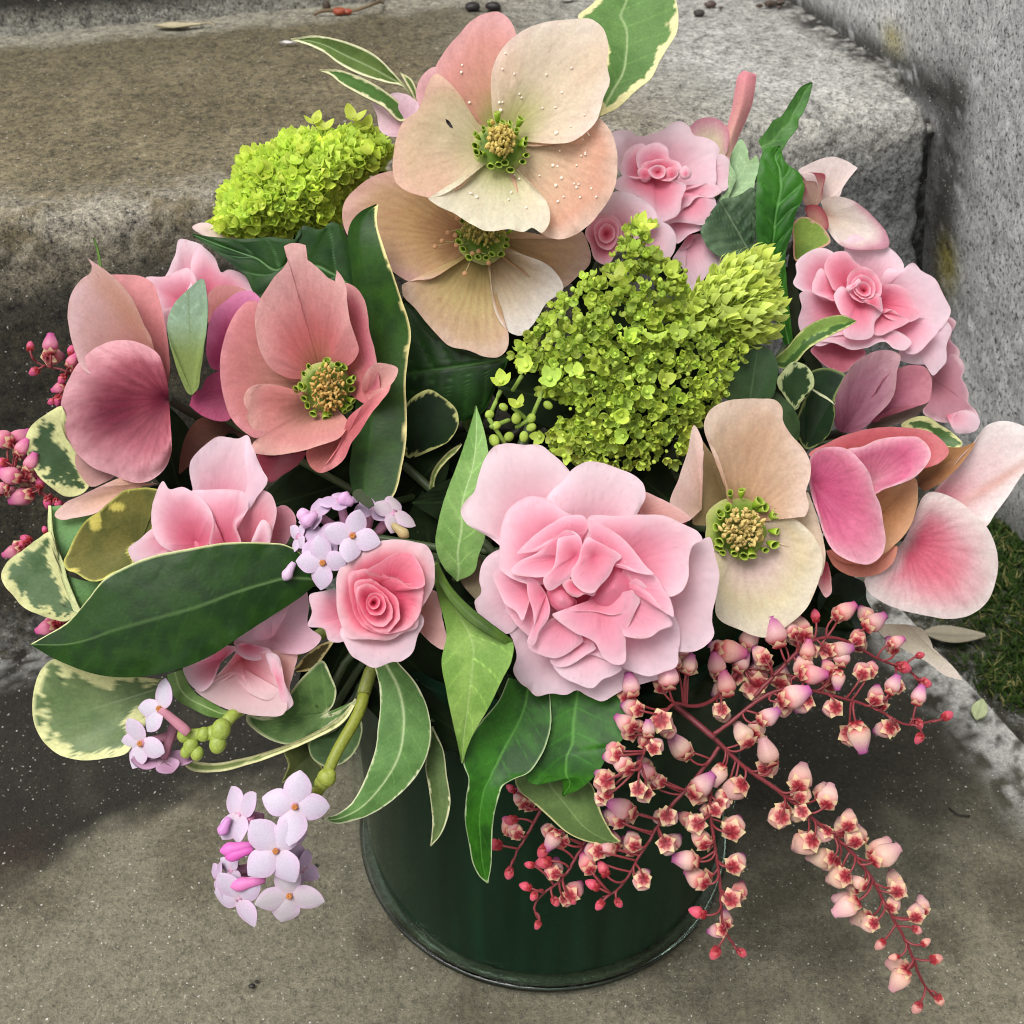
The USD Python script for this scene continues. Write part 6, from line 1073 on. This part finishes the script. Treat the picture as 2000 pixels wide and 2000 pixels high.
for (p0, p1, dd, r0, col) in (((420, 1190), (240, 1225), 277, 40, (226, 118, 196)), ((430, 1215), (270, 1265), 276.5, 36, (222, 104, 188)), ((500, 1390), (300, 1430), 278, 40, (226, 130, 190)), ((430, 1010), (380, 1110), 281, 36, (196, 120, 160)), ((290, 1030), (240, 1130), 279.5, 34, (214, 150, 208))): dbud(dl, 'K', p0, p1, dd, r0, col)
q = px('K', [(1070, 320), (990, 520), (900, 680), (850, 800), (800, 890)]); P = smooth3([W(*q[0], .292), W(*q[1], .287), W(*q[2], .284), W(*q[3], .283), W(*q[4], .283)], 16); v, f = tube(P, np.linspace(.0016, .0014, 16), 9); put(dl, 'stem', v, f, STEM, rgb(124, 132, 44))
q = px('K', [(800, 890), (700, 990), (560, 1230), (400, 1480), (640, 1490)]); P = smooth3([W(*q[0], .283), W(*q[1], .286), W(*q[2], .287)], 10); v, f = tube(P, .0013, 8); put(dl, 'stem', v, f, STEM, rgb(122, 124, 66))
blobs(dl, 'stem_node', [W(*px('K', [(855, 800)])[0], .2825), W(*px('K', [(830, 830)])[0], .2828), W(*px('K', [(875, 780)])[0], .2822)], [.0024, .0020, .0015], rgb(140, 150, 60), STEM, 2)
to_vase(dl, ('K', 1072, 312, 292), r=.0018, col=(110, 118, 50))
# small daphne at the left
ds = thing('daphne_cluster', 'small sprig of white flowers with mauve tubes on a knobbly green stalk, lower left', 'flower cluster')
daphne_flower(ds, 'H', 1010, 1560, 277, 185, (78, 178, 232), viewdir(-.4, .2, -.85), (226, 218, 232), (204, 140, 156), seed=3, tubedir=viewdir(-.65, .65, -.2), lens=(1.05, .85, 1.0))
daphne_flower(ds, 'H', 890, 1775, 279, 170, (-15, 115, 190, 250), viewdir(-.3, -.1, -.9), (224, 212, 226), (200, 140, 160), seed=5, tubedir=viewdir(-.7, -.1, -.5))
daphne_flower(ds, 'H', 1030, 1870, 281, 185, (20, 120, 215, 280), viewdir(-.1, -.8, .4), (196, 150, 180), (180, 120, 140), seed=6, tubedir=viewdir(-.2, -.8, -.2))
q = px('H', [(1510, 1570), (1420, 1650), (1370, 1700), (1200, 1730), (1150, 1760)]); P = smooth3([W(*p, .283 - .0006 * i) for i, p in enumerate(q)], 14); P[0] = W(*q[0], .292); P[1] += .005 * FWD; v, f = tube(P, np.r_[np.full(6, .0016), .0018, .0020, .0018, .0016, .0016, .0017, .0014, .0011], 9); put(ds, 'stem', v, f, STEM, rgb(146, 162, 70))
for (x, y, s) in ((1370, 1780, .0021), (1200, 1790, .0019), (1240, 1840, .0016), (1160, 1720, .0018), (1280, 1720, .0016), (1390, 1690, .0024), (1170, 1830, .0014)):
    p = px('H', [(x, y)])[0]; v, f, c = bud(s, rgb(140, 156, 66), 1.2); put(ds, 'stem_knob', W(*p, .2805) + v @ frame(viewdir(-.2, -1, 0)).T, f, STEM, c)
to_vase(ds, ('H', 1510, 1570, 293), r=.0017, col=(120, 138, 60))

# ------------------------------------------------------------------ pieris: red stalks with small bells
def bell(t, c, x, y, size, d, mode, ang=None, r=None, red=.0, tint=None):
    """mode s: seen from the calyx star; b: seen from the side, ang = picture direction of its mouth; k: closed red bud"""
    q = px(c, [(x, y)])[0]; s = size * d / 1000 / F; O = W(*q, d / 1000)
    an = math.radians(ang if ang is not None else r.uniform(200, 340)); ix, iy = math.cos(an), math.sin(an)
    if mode == 's': ax = viewdir(ix * .45 + r.normal(0, .15), iy * .45 + r.normal(0, .15), .8)
    elif mode == 'b': ax = viewdir(ix, iy, r.uniform(.0, .3))
    else: ax = viewdir(ix, iy, .5)
    R_ = frame(ax, r.uniform(0, 6)); n = 15; pa = np.arange(n) * 2 * np.pi / n
    if mode == 'k': pr = np.array([(0, .25), (.2, .58), (.5, .72), (1.0, .62), (1.5, .38), (1.8, .05)]); cols = [(170, 50, 66), (200, 70, 88), (216, 90, 108), (222, 104, 124), (214, 90, 120), (200, 80, 110)]
    else: pr = np.array([(-.05, .3), (.12, .64), (.4, .80), (.75, .80), (1.15, .68), (1.55, .50), (1.82, .36), (1.94, .40), (1.9, .28), (1.5, .25)]); cols = [(172, 62, 72), (210, 122, 122), (228, 182, 172), (232, 194, 186), (226, 174, 186), (208, 134, 172), (186, 100, 162), (172, 86, 150), (130, 54, 110), (90, 30, 66)]
    pr = pr * s * ({'s': .50, 'b': .44}[mode] if mode != 'k' else .36)
    lob = 1 + .06 * np.cos(5 * pa)
    V = np.vstack([np.stack([p[1] * lob * np.cos(pa), p[1] * lob * np.sin(pa), np.full(n, p[0])], -1) for p in pr])
    i, j = np.meshgrid(np.arange(len(pr) - 1), np.arange(n), indexing='ij'); f = np.stack([i * n + j, i * n + (j + 1) % n, (i + 1) * n + (j + 1) % n, (i + 1) * n + j], -1).reshape(-1, 4)
    cc = np.array([rgb(*q_) for q_ in cols]) * (1 - red) + rgb(196, 66, 84) * red
    if tint: cc = cc * .45 + rgb(*tint) * .55
    cc = np.repeat(cc, n, 0) * r.uniform(.80, 1.05) * np.array([1, r.uniform(.9, 1.05), r.uniform(.9, 1.05)])
    b = put(t, 'bell' if mode != 'k' else 'red_bud', O + V @ R_.T, f, WAXY, cc)
    # calyx: five pointed sepals spreading at the stalk end
    parts = []; L = s * r.uniform(.88, 1.1) * ((.48 if mode == 's' else .42) if mode != 'k' else .36)
    for k in range(5):
        a = k * 2 * np.pi / 5 + .2; u = np.linspace(0, 1, 5); w_ = L * r.uniform(.44, .56) * np.array([.6, 1.0, .92, .5, .05]); vv = np.array([-1, 0, 1.]); U, V2 = np.meshgrid(u, vv, indexing='ij')
        flare = .5 if mode == 's' else .95
        x_ = U * L * (1 - .25 * (flare > .6)); z_ = -.12 * s * 1 + flare * .5 * L * U ** 1.5 + .10 * L * V2 ** 2 * 0 - .05 * s * (1 - U); y_ = V2 * w_[:, None]
        P = np.stack([x_, y_, z_], -1).reshape(-1, 3); cs, sn = math.cos(a), math.sin(a); P = P @ np.array([[cs, sn, 0], [-sn, cs, 0], [0, 0, 1]])
        ii, jj = np.meshgrid(np.arange(4), np.arange(2), indexing='ij'); a0 = (ii * 3 + jj).ravel()
        ct = np.array([rgb(128, 22, 40), rgb(168, 58, 64), rgb(214, 148, 132), rgb(226, 196, 160), rgb(222, 210, 144)]) if mode != 'k' else np.array([rgb(150, 40, 50)] * 3 + [rgb(180, 70, 70), rgb(196, 110, 90)])
        ct = ct * (1 - red * .6) + rgb(170, 50, 64) * red * .6
        parts.append((P, np.c_[a0, a0 + 1, a0 + 4, a0 + 3], np.repeat(ct, 3, 0)))
    v, f, c_ = merge(parts); put(b, 'calyx', O + v @ R_.T, f, WAXY, c_)
    return O, ax, s
def spike(name, label, c, line_, ds, r0, bells, seed, group=None, tint=None):
    r = np.random.RandomState(seed); t = thing(name, label, 'flower spray', group=group); q = px(c, line_)
    D_ = np.interp(np.linspace(0, 1, len(q)), np.linspace(0, 1, len(ds)), ds) / 1000; P = smooth3(W(q[:, 0], q[:, 1], D_), 8 * len(q)); v, f = tube(P + .0003 * n1(np.c_[np.arange(len(P)) * .5, np.full(len(P), seed)], 4)[:, None] * RIGHT, np.linspace(r0 * .62, r0 * .32, len(P)) * (1 + .18 * n1(np.c_[np.arange(len(P)) * .9, np.full(len(P), seed)], 5)), 7); put(t, 'stalk', v, f, STEM, rgb(106, 34, 40))
    pix = np.stack([1000 + F * ((P - CAM) @ RIGHT) / ((P - CAM) @ FWD), 1000 - F * ((P - CAM) @ UP) / ((P - CAM) @ FWD)], -1)
    extra = [(b_[0], b_[1] + r.uniform(-44, 44) * CROP[b_[0]][2] / 2.9, b_[2] + r.uniform(-44, 44) * CROP[b_[0]][2] / 2.9, b_[3] * .85, 's', None, 3.2) for b_ in bells if b_[4] != 'k' and r.rand() < .92]
    for bl in list(bells) + extra:
        cc, x, y, size, mode = bl[:5]; ang = bl[5] if len(bl) > 5 else None; deeper = bl[6] if len(bl) > 6 else 0; size = size * r.uniform(.90, 1.16); qq = px(cc, [(x, y)])[0]; k = int(np.argmin(np.linalg.norm(pix - qq, axis=1))); dep = (P[k] - CAM) @ FWD * 1000
        if ang is None: dv = qq - pix[k]; ang = math.degrees(math.atan2(-dv[1], dv[0])) + r.normal(0, 25)
        O, ax, s = bell(t, cc, x, y, size, dep - (1.5 if mode == 'b' else 1.0) + deeper + r.uniform(-1.2, 1.2), mode, ang, r, red=float(r.choice([.02, .06, .14, .34])) if mode != 'k' else 0, tint=tint)
        k2 = max(0, k - 3); e = O - ax * s * .12; Q = smooth3([P[k2], P[k2] * .45 + e * .55 - ax * s * .25, e], 6); v, f = tube(Q, .00030, 5); put(t, 'bell_stalk', v, f, STEM, rgb(122, 44, 48))
    return t, P
GP = None
SZ = 42
B1 = [('M', 570, 1070, 62, 'b', 110), ('M', 440, 960, 52, 's', 100), ('M', 400, 1200, 50, 's'), ('M', 330, 1250, 40, 's'), ('M', 300, 1100, 42, 'b', 250), ('M', 720, 1190, 50, 's'), ('M', 870, 1290, 50, 's'), ('M', 620, 1370, 52, 's'), ('M', 735, 1340, 38, 's'), ('M', 730, 1260, 36, 's'), ('M', 985, 1410, 48, 's'), ('M', 1020, 1495, 42, 's'), ('M', 780, 1500, 52, 's'), ('M', 870, 1450, 40, 's'),
      ('M', 880, 1590, 48, 's'), ('M', 960, 1690, 46, 's'), ('M', 1140, 1600, 58, 'b', 25), ('M', 1068, 1738, 34, 's'), ('M', 1020, 1830, 52, 'b', 215), ('M', 1250, 1765, 44, 's'), ('N', 1115, 1390, 44, 's'), ('N', 1350, 1350, 40, 's', 20), ('N', 1170, 1490, 36, 'k', 240), ('N', 1215, 1300, 34, 's'), ('N', 1345, 1420, 34, 'k', 330), ('N', 1290, 1655, 46, 'b', 240), ('N', 1250, 1570, 30, 'k', 200), ('N', 1445, 1585, 36, 'k', 0), ('N', 1470, 1790, 36, 'k', 300), ('N', 1365, 1830, 34, 'k', 250), ('N', 1390, 1500, 30, 'k', 20)]
s1, P1 = spike('pieris_spray', 'longest red-stalked spray of cream and pink bells, arching to the lower right corner', 'M', [(40, 760), (130, 830), (260, 940), (440, 1110), (560, 1190), (700, 1300), (880, 1450), (1040, 1600), (1150, 1770), (1220, 1900), (1300, 2050), (1360, 2200), (1400, 2280), (1450, 2340)], [291, 288, 287, 288, 290, 294], .0011, B1, 61, tint=(234, 200, 178))
B2 = [('M', 640, 735, 56, 'b', 20), ('M', 520, 850, 52, 'b', 30), ('M', 760, 745, 40, 's'), ('M', 910, 780, 44, 's'), ('M', 1030, 880, 54, 'b', 285), ('M', 1200, 890, 44, 's'), ('M', 1210, 690, 44, 'b', 60), ('M', 1130, 735, 36, 's'), ('M', 1355, 750, 40, 'b', 70), ('M', 1360, 855, 36, 'k', 300), ('M', 1375, 930, 36, 'k', 250), ('M', 1505, 830, 36, 'k', 20), ('M', 1060, 595, 40, 's', 80), ('M', 745, 600, 54, 'b', 0), ('M', 930, 590, 44, 'b', 270)]
spike('pieris_spray', 'spray of pink bells reaching right to a red bud above the bare concrete', 'M', [(260, 920), (420, 800), (600, 690), (760, 680), (870, 705), (1000, 740), (1180, 810), (1300, 870), (1400, 860), (1470, 845)], [288, 289, 292, 295], .0009, B2, 62)
B3 = [('M', 610, 430, 62, 'b', 105), ('M', 740, 385, 48, 's'), ('M', 810, 305, 40, 'k', 90), ('M', 930, 280, 46, 'b', 30), ('M', 900, 475, 46, 'b', 10), ('M', 530, 510, 44, 's'), ('M', 1090, 340, 44, 'b', 30), ('M', 1035, 415, 38, 's'), ('M', 1215, 435, 36, 'b', 20), ('M', 1265, 555, 44, 'k', 340), ('M', 1385, 640, 36, 'k', 340), ('M', 1360, 500, 30, 'k', 10), ('M', 1245, 630, 32, 'k', 280), ('M', 760, 510, 40, 'b', 80), ('M', 945, 545, 42, 'b', 80), ('M', 690, 380, 34, 's')]
spike('pieris_spray', 'spray of pink bells just under the white hellebore at the right', 'M', [(480, 720), (600, 590), (700, 490), (790, 420), (900, 400), (1050, 460), (1180, 530), (1290, 570), (1370, 630)], [291, 294, 298, 301], .0009, B3, 63)
B4 = [('M', 160, 1230, 58, 'b', 40), ('M', 110, 1030, 54, 'b', 130), ('L', 1300, 1430, 44, 's'), ('L', 1290, 1605, 46, 's'), ('L', 1210, 1180, 46, 'b', 140), ('L', 1260, 1215, 36, 's'), ('L', 1070, 1400, 52, 'b', 160), ('L', 1000, 1460, 38, 's'), ('L', 1090, 1610, 44, 's'), ('L', 960, 1640, 40, 'b', 170), ('L', 860, 1650, 42, 's'), ('L', 810, 1760, 42, 's'), ('L', 910, 1790, 42, 'k', 120), ('L', 855, 1875, 40, 'k', 160), ('L', 1145, 1830, 44, 's'), ('P', 1175, 1763, 36, 'k', 240), ('P', 1206, 1760, 30, 'k', 300)]
spike('pieris_spray', 'spray of bells slanting down left across the dark vase', 'M', [(290, 990), (200, 1110), (100, 1230), (20, 1320), (-60, 1450), (-160, 1610), (-260, 1760), (-340, 1800)], [287, 286, 285, 286], .0009, B4, 64)
B5 = [('M', 170, 1405, 46, 's'), ('M', 360, 1440, 48, 's'), ('M', 205, 1510, 42, 's'), ('M', 160, 1605, 54, 'b', 175), ('M', 370, 1630, 46, 's'), ('M', 200, 1720, 44, 's'), ('M', 355, 1810, 46, 's'), ('N', 200, 1340, 40, 'k', 170), ('N', 300, 1425, 38, 's'), ('N', 275, 1535, 36, 'k', 250), ('N', 400, 1540, 32, 'k', 320), ('M', 270, 1330, 38, 's'), ('M', 300, 1290, 36, 's')]
spike('pieris_spray', 'spray of bells hanging straight down past the right side of the vase', 'M', [(250, 1130), (240, 1250), (250, 1400), (270, 1560), (290, 1700), (300, 1850), (310, 1950), (370, 2060), (395, 2090)], [288, 287, 288, 290], .0009, B5, 65)
B6 = [('L', 600, 1540, 46, 'b', 240), ('L', 640, 1590, 36, 's'), ('L', 525, 1630, 38, 'k', 250), ('L', 550, 1715, 44, 'k', 200), ('L', 590, 1790, 38, 's'), ('L', 430, 1880, 36, 'k', 170), ('L', 695, 1920, 40, 's'), ('P', 1045, 1745, 28, 'k', 250), ('P', 1052, 1803, 28, 'k', 250), ('P', 1082, 1757, 30, 'k', 300), ('P', 1040, 1690, 26, 'k', 180), ('P', 1116, 1755, 30, 'k', 300)]
spike('pieris_spray', 'short spray of red buds at the lower middle of the vase', 'L', [(820, 1480), (780, 1590), (700, 1730), (620, 1840), (540, 1900), (480, 1960), (490, 2080)], [290, 288, 287], .0008, B6, 66)
B7 = [('L', 340, 1450, 40, 'k', 200), ('L', 395, 1350, 38, 's'), ('L', 355, 1540, 38, 's'), ('L', 238, 1612, 38, 'k', 180), ('L', 308, 1770, 40, 'k', 260), ('L', 335, 1270, 30, 'k', 150)]
spike('pieris_spray', 'smallest spray of red buds beside the long hanging leaf tip on the vase', 'L', [(520, 1350), (460, 1470), (410, 1560), (350, 1660), (325, 1730)], [290, 287, 286], .0008, B7, 67)
B8 = [('L', 1310, 610, 52, 'b', 95), ('L', 1420, 520, 46, 'b', 70), ('L', 1080, 660, 48, 'b', 100), ('L', 1110, 760, 44, 's'), ('L', 1260, 830, 50, 's'), ('L', 1070, 870, 44, 's'), ('L', 980, 1050, 42, 's'), ('L', 1215, 1000, 44, 's'), ('L', 910, 1210, 44, 's'), ('L', 1115, 1260, 44, 's'), ('L', 920, 1290, 36, 's'), ('M', 290, 465, 64, 'b', 350), ('M', 285, 590, 46, 'b', 100), ('M', 390, 570, 42, 'b', 60), ('M', 335, 700, 54, 'b', 100), ('M', 495, 640, 54, 's', 80), ('M', 300, 790, 40, 's', 260), ('M', 430, 450, 46, 'b', 60), ('L', 1050, 1130, 40, 's'), ('L', 1180, 920, 38, 'b', 90), ('M', 620, 640, 40, 's', 60), ('M', 870, 620, 40, 's', 60), ('M', 60, 560, 40, 'b', 110)]
spike('pieris_spray', 'thick shaded clump of pink bells tucked below the big rose and cream hellebore', 'M', [(420, 560), (330, 660), (250, 740), (130, 770), (40, 760), (-40, 860), (-110, 1000), (-150, 1120)], [298, 290, 278, 270], .0010, B8, 68)
q = px('M', [(260, 940), (130, 830), (20, 740)]); v, f = tube(smooth3([W(*q[0], .2875), W(*q[1], .289), W(*q[2], .296), VC + [.03, -.03, .142], VC + [.0, 0, .06]], 18), .0008, 7); put(s1, 'stalk', v, f, STEM, rgb(104, 36, 42))
# far left sprays
BL = [('D', 190, 745, 30, 'k', 100), ('D', 320, 760, 42, 'b', 95), ('D', 230, 880, 32, 'k', 200), ('D', 435, 850, 34, 'b', 60), ('D', 370, 1050, 34, 'k', 250), ('D', 450, 775, 28, 'k', 100), ('D', 400, 920, 28, 'k', 230), ('D', 340, 1070, 26, 'k', 200), ('D', 400, 980, 30, 'b', 200)]
spike('pieris_spray', 'small spray of magenta buds left of the maroon-blotched petal', 'D', [(560, 1000), (470, 930), (400, 880), (310, 860), (250, 840), (210, 800)], [306, 304, 303], .0008, BL, 71, tint=(214, 96, 150))
BM = [('D', 60, 1330, 48, 'b', 160), ('D', 120, 1400, 40, 'b', 60), ('D', 30, 1460, 36, 'k', 180), ('D', 110, 1560, 50, 'b', 160), ('D', 180, 1500, 44, 'b', 70), ('D', 180, 1660, 52, 'b', 200), ('D', 300, 1690, 36, 'k', 260), ('D', -5, 1650, 34, 'k', 180), ('D', 250, 1610, 34, 'k', 90), ('D', 350, 1700, 30, 'k', 300), ('D', 40, 1620, 36, 'b', 180)]
spike('pieris_spray', 'spray of pink bells at the extreme left edge', 'D', [(420, 1720), (330, 1690), (240, 1630), (150, 1560), (60, 1500), (-20, 1560)], [306, 304, 303], .0009, BM, 72, tint=(214, 96, 150))
BN = [('S', 500, 1310, 46, 'b', 200), ('S', 175, 600, 34, 'b', 200), ('S', 270, 510, 34, 'k', 160), ('S', 230, 540, 28, 'k', 200), ('S', 430, 430, 26, 'k', 120), ('S', 560, 1290, 30, 'k', 60)]
spike('pieris_spray', 'few pink bells peeping out behind the left variegated leaves', 'S', [(640, 1240), (480, 1000), (340, 760), (260, 600), (210, 540)], [308, 306, 304], .0008, BN, 73, tint=(214, 96, 150))

# ------------------------------------------------------------------ litter on the steps
def upray(c, x, y):
    q = px(c, [(x, y)])[0]; dv = FWD + (q[0] - 1000) / F * RIGHT + (1000 - q[1]) / F * UP; return dv
def on_upper(c, x, y, h=.001): dv = upray(c, x, y); return CAM + dv * ((SH + h - CAM[2]) / dv[2])
def on_lower(c, x, y, h=.001): dv = upray(c, x, y); return CAM + dv * ((h - CAM[2]) / dv[2])
def flake(name, label, cat, at, L, Wd, yaw, col, mat=MATTE, curl=.0012, tail=0.):
    t = thing(name, label, cat); u = np.linspace(0, 1, 14); vv = np.linspace(-1, 1, 7); U, V = np.meshgrid(u, vv, indexing='ij'); prof = np.sin(np.pi * np.clip(u, .02, .98)) ** .7 * (1 - .3 * u)
    x = (U - .5) * L; y = V * Wd * prof[:, None]; z = .0006 + curl * V ** 2 * prof[:, None] + curl * .8 * (U - .5) ** 2 * 4 + .0002 * np.sin(9 * U + 5 * V)
    cs, sn = math.cos(yaw), math.sin(yaw); P = np.stack([x * cs - y * sn, x * sn + y * cs, z], -1).reshape(-1, 3) + at
    i, j = np.meshgrid(np.arange(13), np.arange(6), indexing='ij'); a = (i * 7 + j).ravel(); f = np.c_[a, a + 1, a + 8, a + 7]; loop = np.r_[np.arange(7), np.arange(1, 14) * 7 + 6, 13 * 7 + np.arange(5, -1, -1), np.arange(12, 0, -1) * 7]
    col = np.asarray(rgb(*col))[None] * (1 - .25 * np.exp(-(V.reshape(-1, 1) / .15) ** 2)) * (1 + .15 * n1(P[:, :2] * 900, 5)[:, None]); v2, f2, c2, n2 = solid(P, f, loop, .0004, col); put(t, 'blade', v2, f2, mat, c2, n2)
    if tail:
        e = at + np.array([cs * L * .5, sn * L * .5, .0012]); v, f = tube(smooth3([e, e + np.array([cs, sn, 0]) * tail * .5 + [0, 0, .0006], e + np.array([cs, sn - .4, 0]) * tail], 6), .0005, 5); put(t, 'stalk', v, f, STEM, rgb(150, 140, 110))
flake('dry_leaf', 'pale curled dry leaf lying on the upper tread at the top left', 'leaf', on_upper('A', 960, 150), .022, .0050, .15, (196, 184, 152), tail=.008)
flake('petal_scrap', 'white petal scrap lying beside the tip of the upper slender leaf', 'petal', on_upper('A', 1560, 244), .009, .0016, .1, (226, 222, 218))
flake('fallen_leaf', 'small pale green leaf lying alone on the lower tread at the right', 'leaf', on_lower('M', 1688, 800), .0125, .0036, 1.05, (196, 206, 160))
flake('dry_leaf', 'grey dead leaf at the edge of the moss under the white hellebore', 'leaf', on_lower('M', 1550, 395, .004), .027, .0060, -.05, (160, 152, 132))
flake('petal_scrap', 'white chip lying where the upper tread meets the wall', 'petal', on_upper('C', 992, 158), .008, .0022, .6, (236, 234, 228))
flake('petal_scrap', 'white fleck hanging at the top edge of the picture', 'petal', on_upper('B', 1475, 8), .010, .0026, .4, (232, 230, 224))
def lump(name, label, cat, at, pieces, seed, col):
    r = np.random.RandomState(seed); t = thing(name, label, cat); parts = []; ico = trimesh.creation.icosphere(2)
    for (dx, dy, s) in pieces:
        v = ico.vertices * (1 + .5 * (meshkit.fbm(ico.vertices * 1.7 + r.uniform(0, 9), 3, seed)[:, None] - .5)) * [s, s * .8, s * .55]; parts.append((v + at + [dx, dy, s * .35], ico.faces, rgb(*col)))
    v, f, c = merge(parts); put(t, 'crumb', v, f, STEM, c)
lump('dirt_clump', 'dark crumb of dirt on the upper tread near the top edge, left', 'dirt', on_upper('A', 1328, 45), [(0, 0, .0055), (.006, .001, .004), (-.005, -.001, .0035)], 1, (40, 34, 28))
lump('dirt_clump', 'pair of black crumbs just above the topmost hellebore', 'dirt', on_upper('B', 1075, 46), [(-.006, 0, .0042), (.005, .001, .0042)], 2, (32, 28, 28))
lump('dirt_clump', 'small brown crumbs on the grey part of the upper tread', 'dirt', on_upper('C', 240, 36), [(0, 0, .0032), (.005, -.004, .0012)], 3, (72, 56, 50))
lump('dirt_clump', 'lone dark crumb at the grey part of the upper tread, left of the brown ones', 'dirt', on_upper('C', 180, 82), [(0, 0, .0030)], 4, (48, 42, 38))
lump('dirt_clump', 'scatter of brown bits at the top edge near the wall', 'dirt', on_upper('C', 560, 30), [(0, 0, .003), (.006, .003, .0024), (-.006, -.003, .0018), (.004, -.005, .0014)], 5, (66, 54, 44))
lump('red_berry', 'reddish shrivelled berry beside a twig at the top edge', 'berry', on_upper('A', 1830, 75), [(0, 0, .0034), (.004, .001, .0026)], 6, (150, 70, 44))
lump('dirt_clump', 'black speck on the lower tread below the hanging daphne', 'dirt', on_lower('O', 1358, 1730), [(0, 0, .0011), (.0012, .0016, .0007)], 7, (26, 22, 18))
lump('dirt_clump', 'dark speck on the lower tread right of the hanging daphne', 'dirt', on_lower('O', 1698, 1082), [(0, 0, .0007), (.0005, .0007, .0005)], 8, (30, 26, 20))
tw = thing('twig', 'thin crooked twig with dry bits lying on the upper tread at the top', 'twig'); P = smooth3([on_upper('A', 1690, 80, .0015), on_upper('A', 1780, 55, .003), on_upper('A', 1880, 60, .002), on_upper('B', 480, 45, .003), on_upper('B', 600, 14, .002)], 24); v, f = tube(P, .0009, 6); put(tw, 'stick', v, f, STEM, rgb(110, 92, 68))
v, f, c = bud(.0022, rgb(60, 48, 36), 1.4); put(tw, 'dry_bud', on_upper('A', 1760, 34, .002) + v, f, STEM, c)
st2 = thing('twig', 'short dark twig scrap on the lower tread at the right', 'twig'); P = smooth3([on_lower('M', 1530, 1320, .0008), on_lower('M', 1580, 1355, .0016), on_lower('M', 1640, 1362, .0008)], 10); v, f = tube(P, .0004, 5); put(st2, 'stick', v, f, STEM, rgb(34, 30, 24))
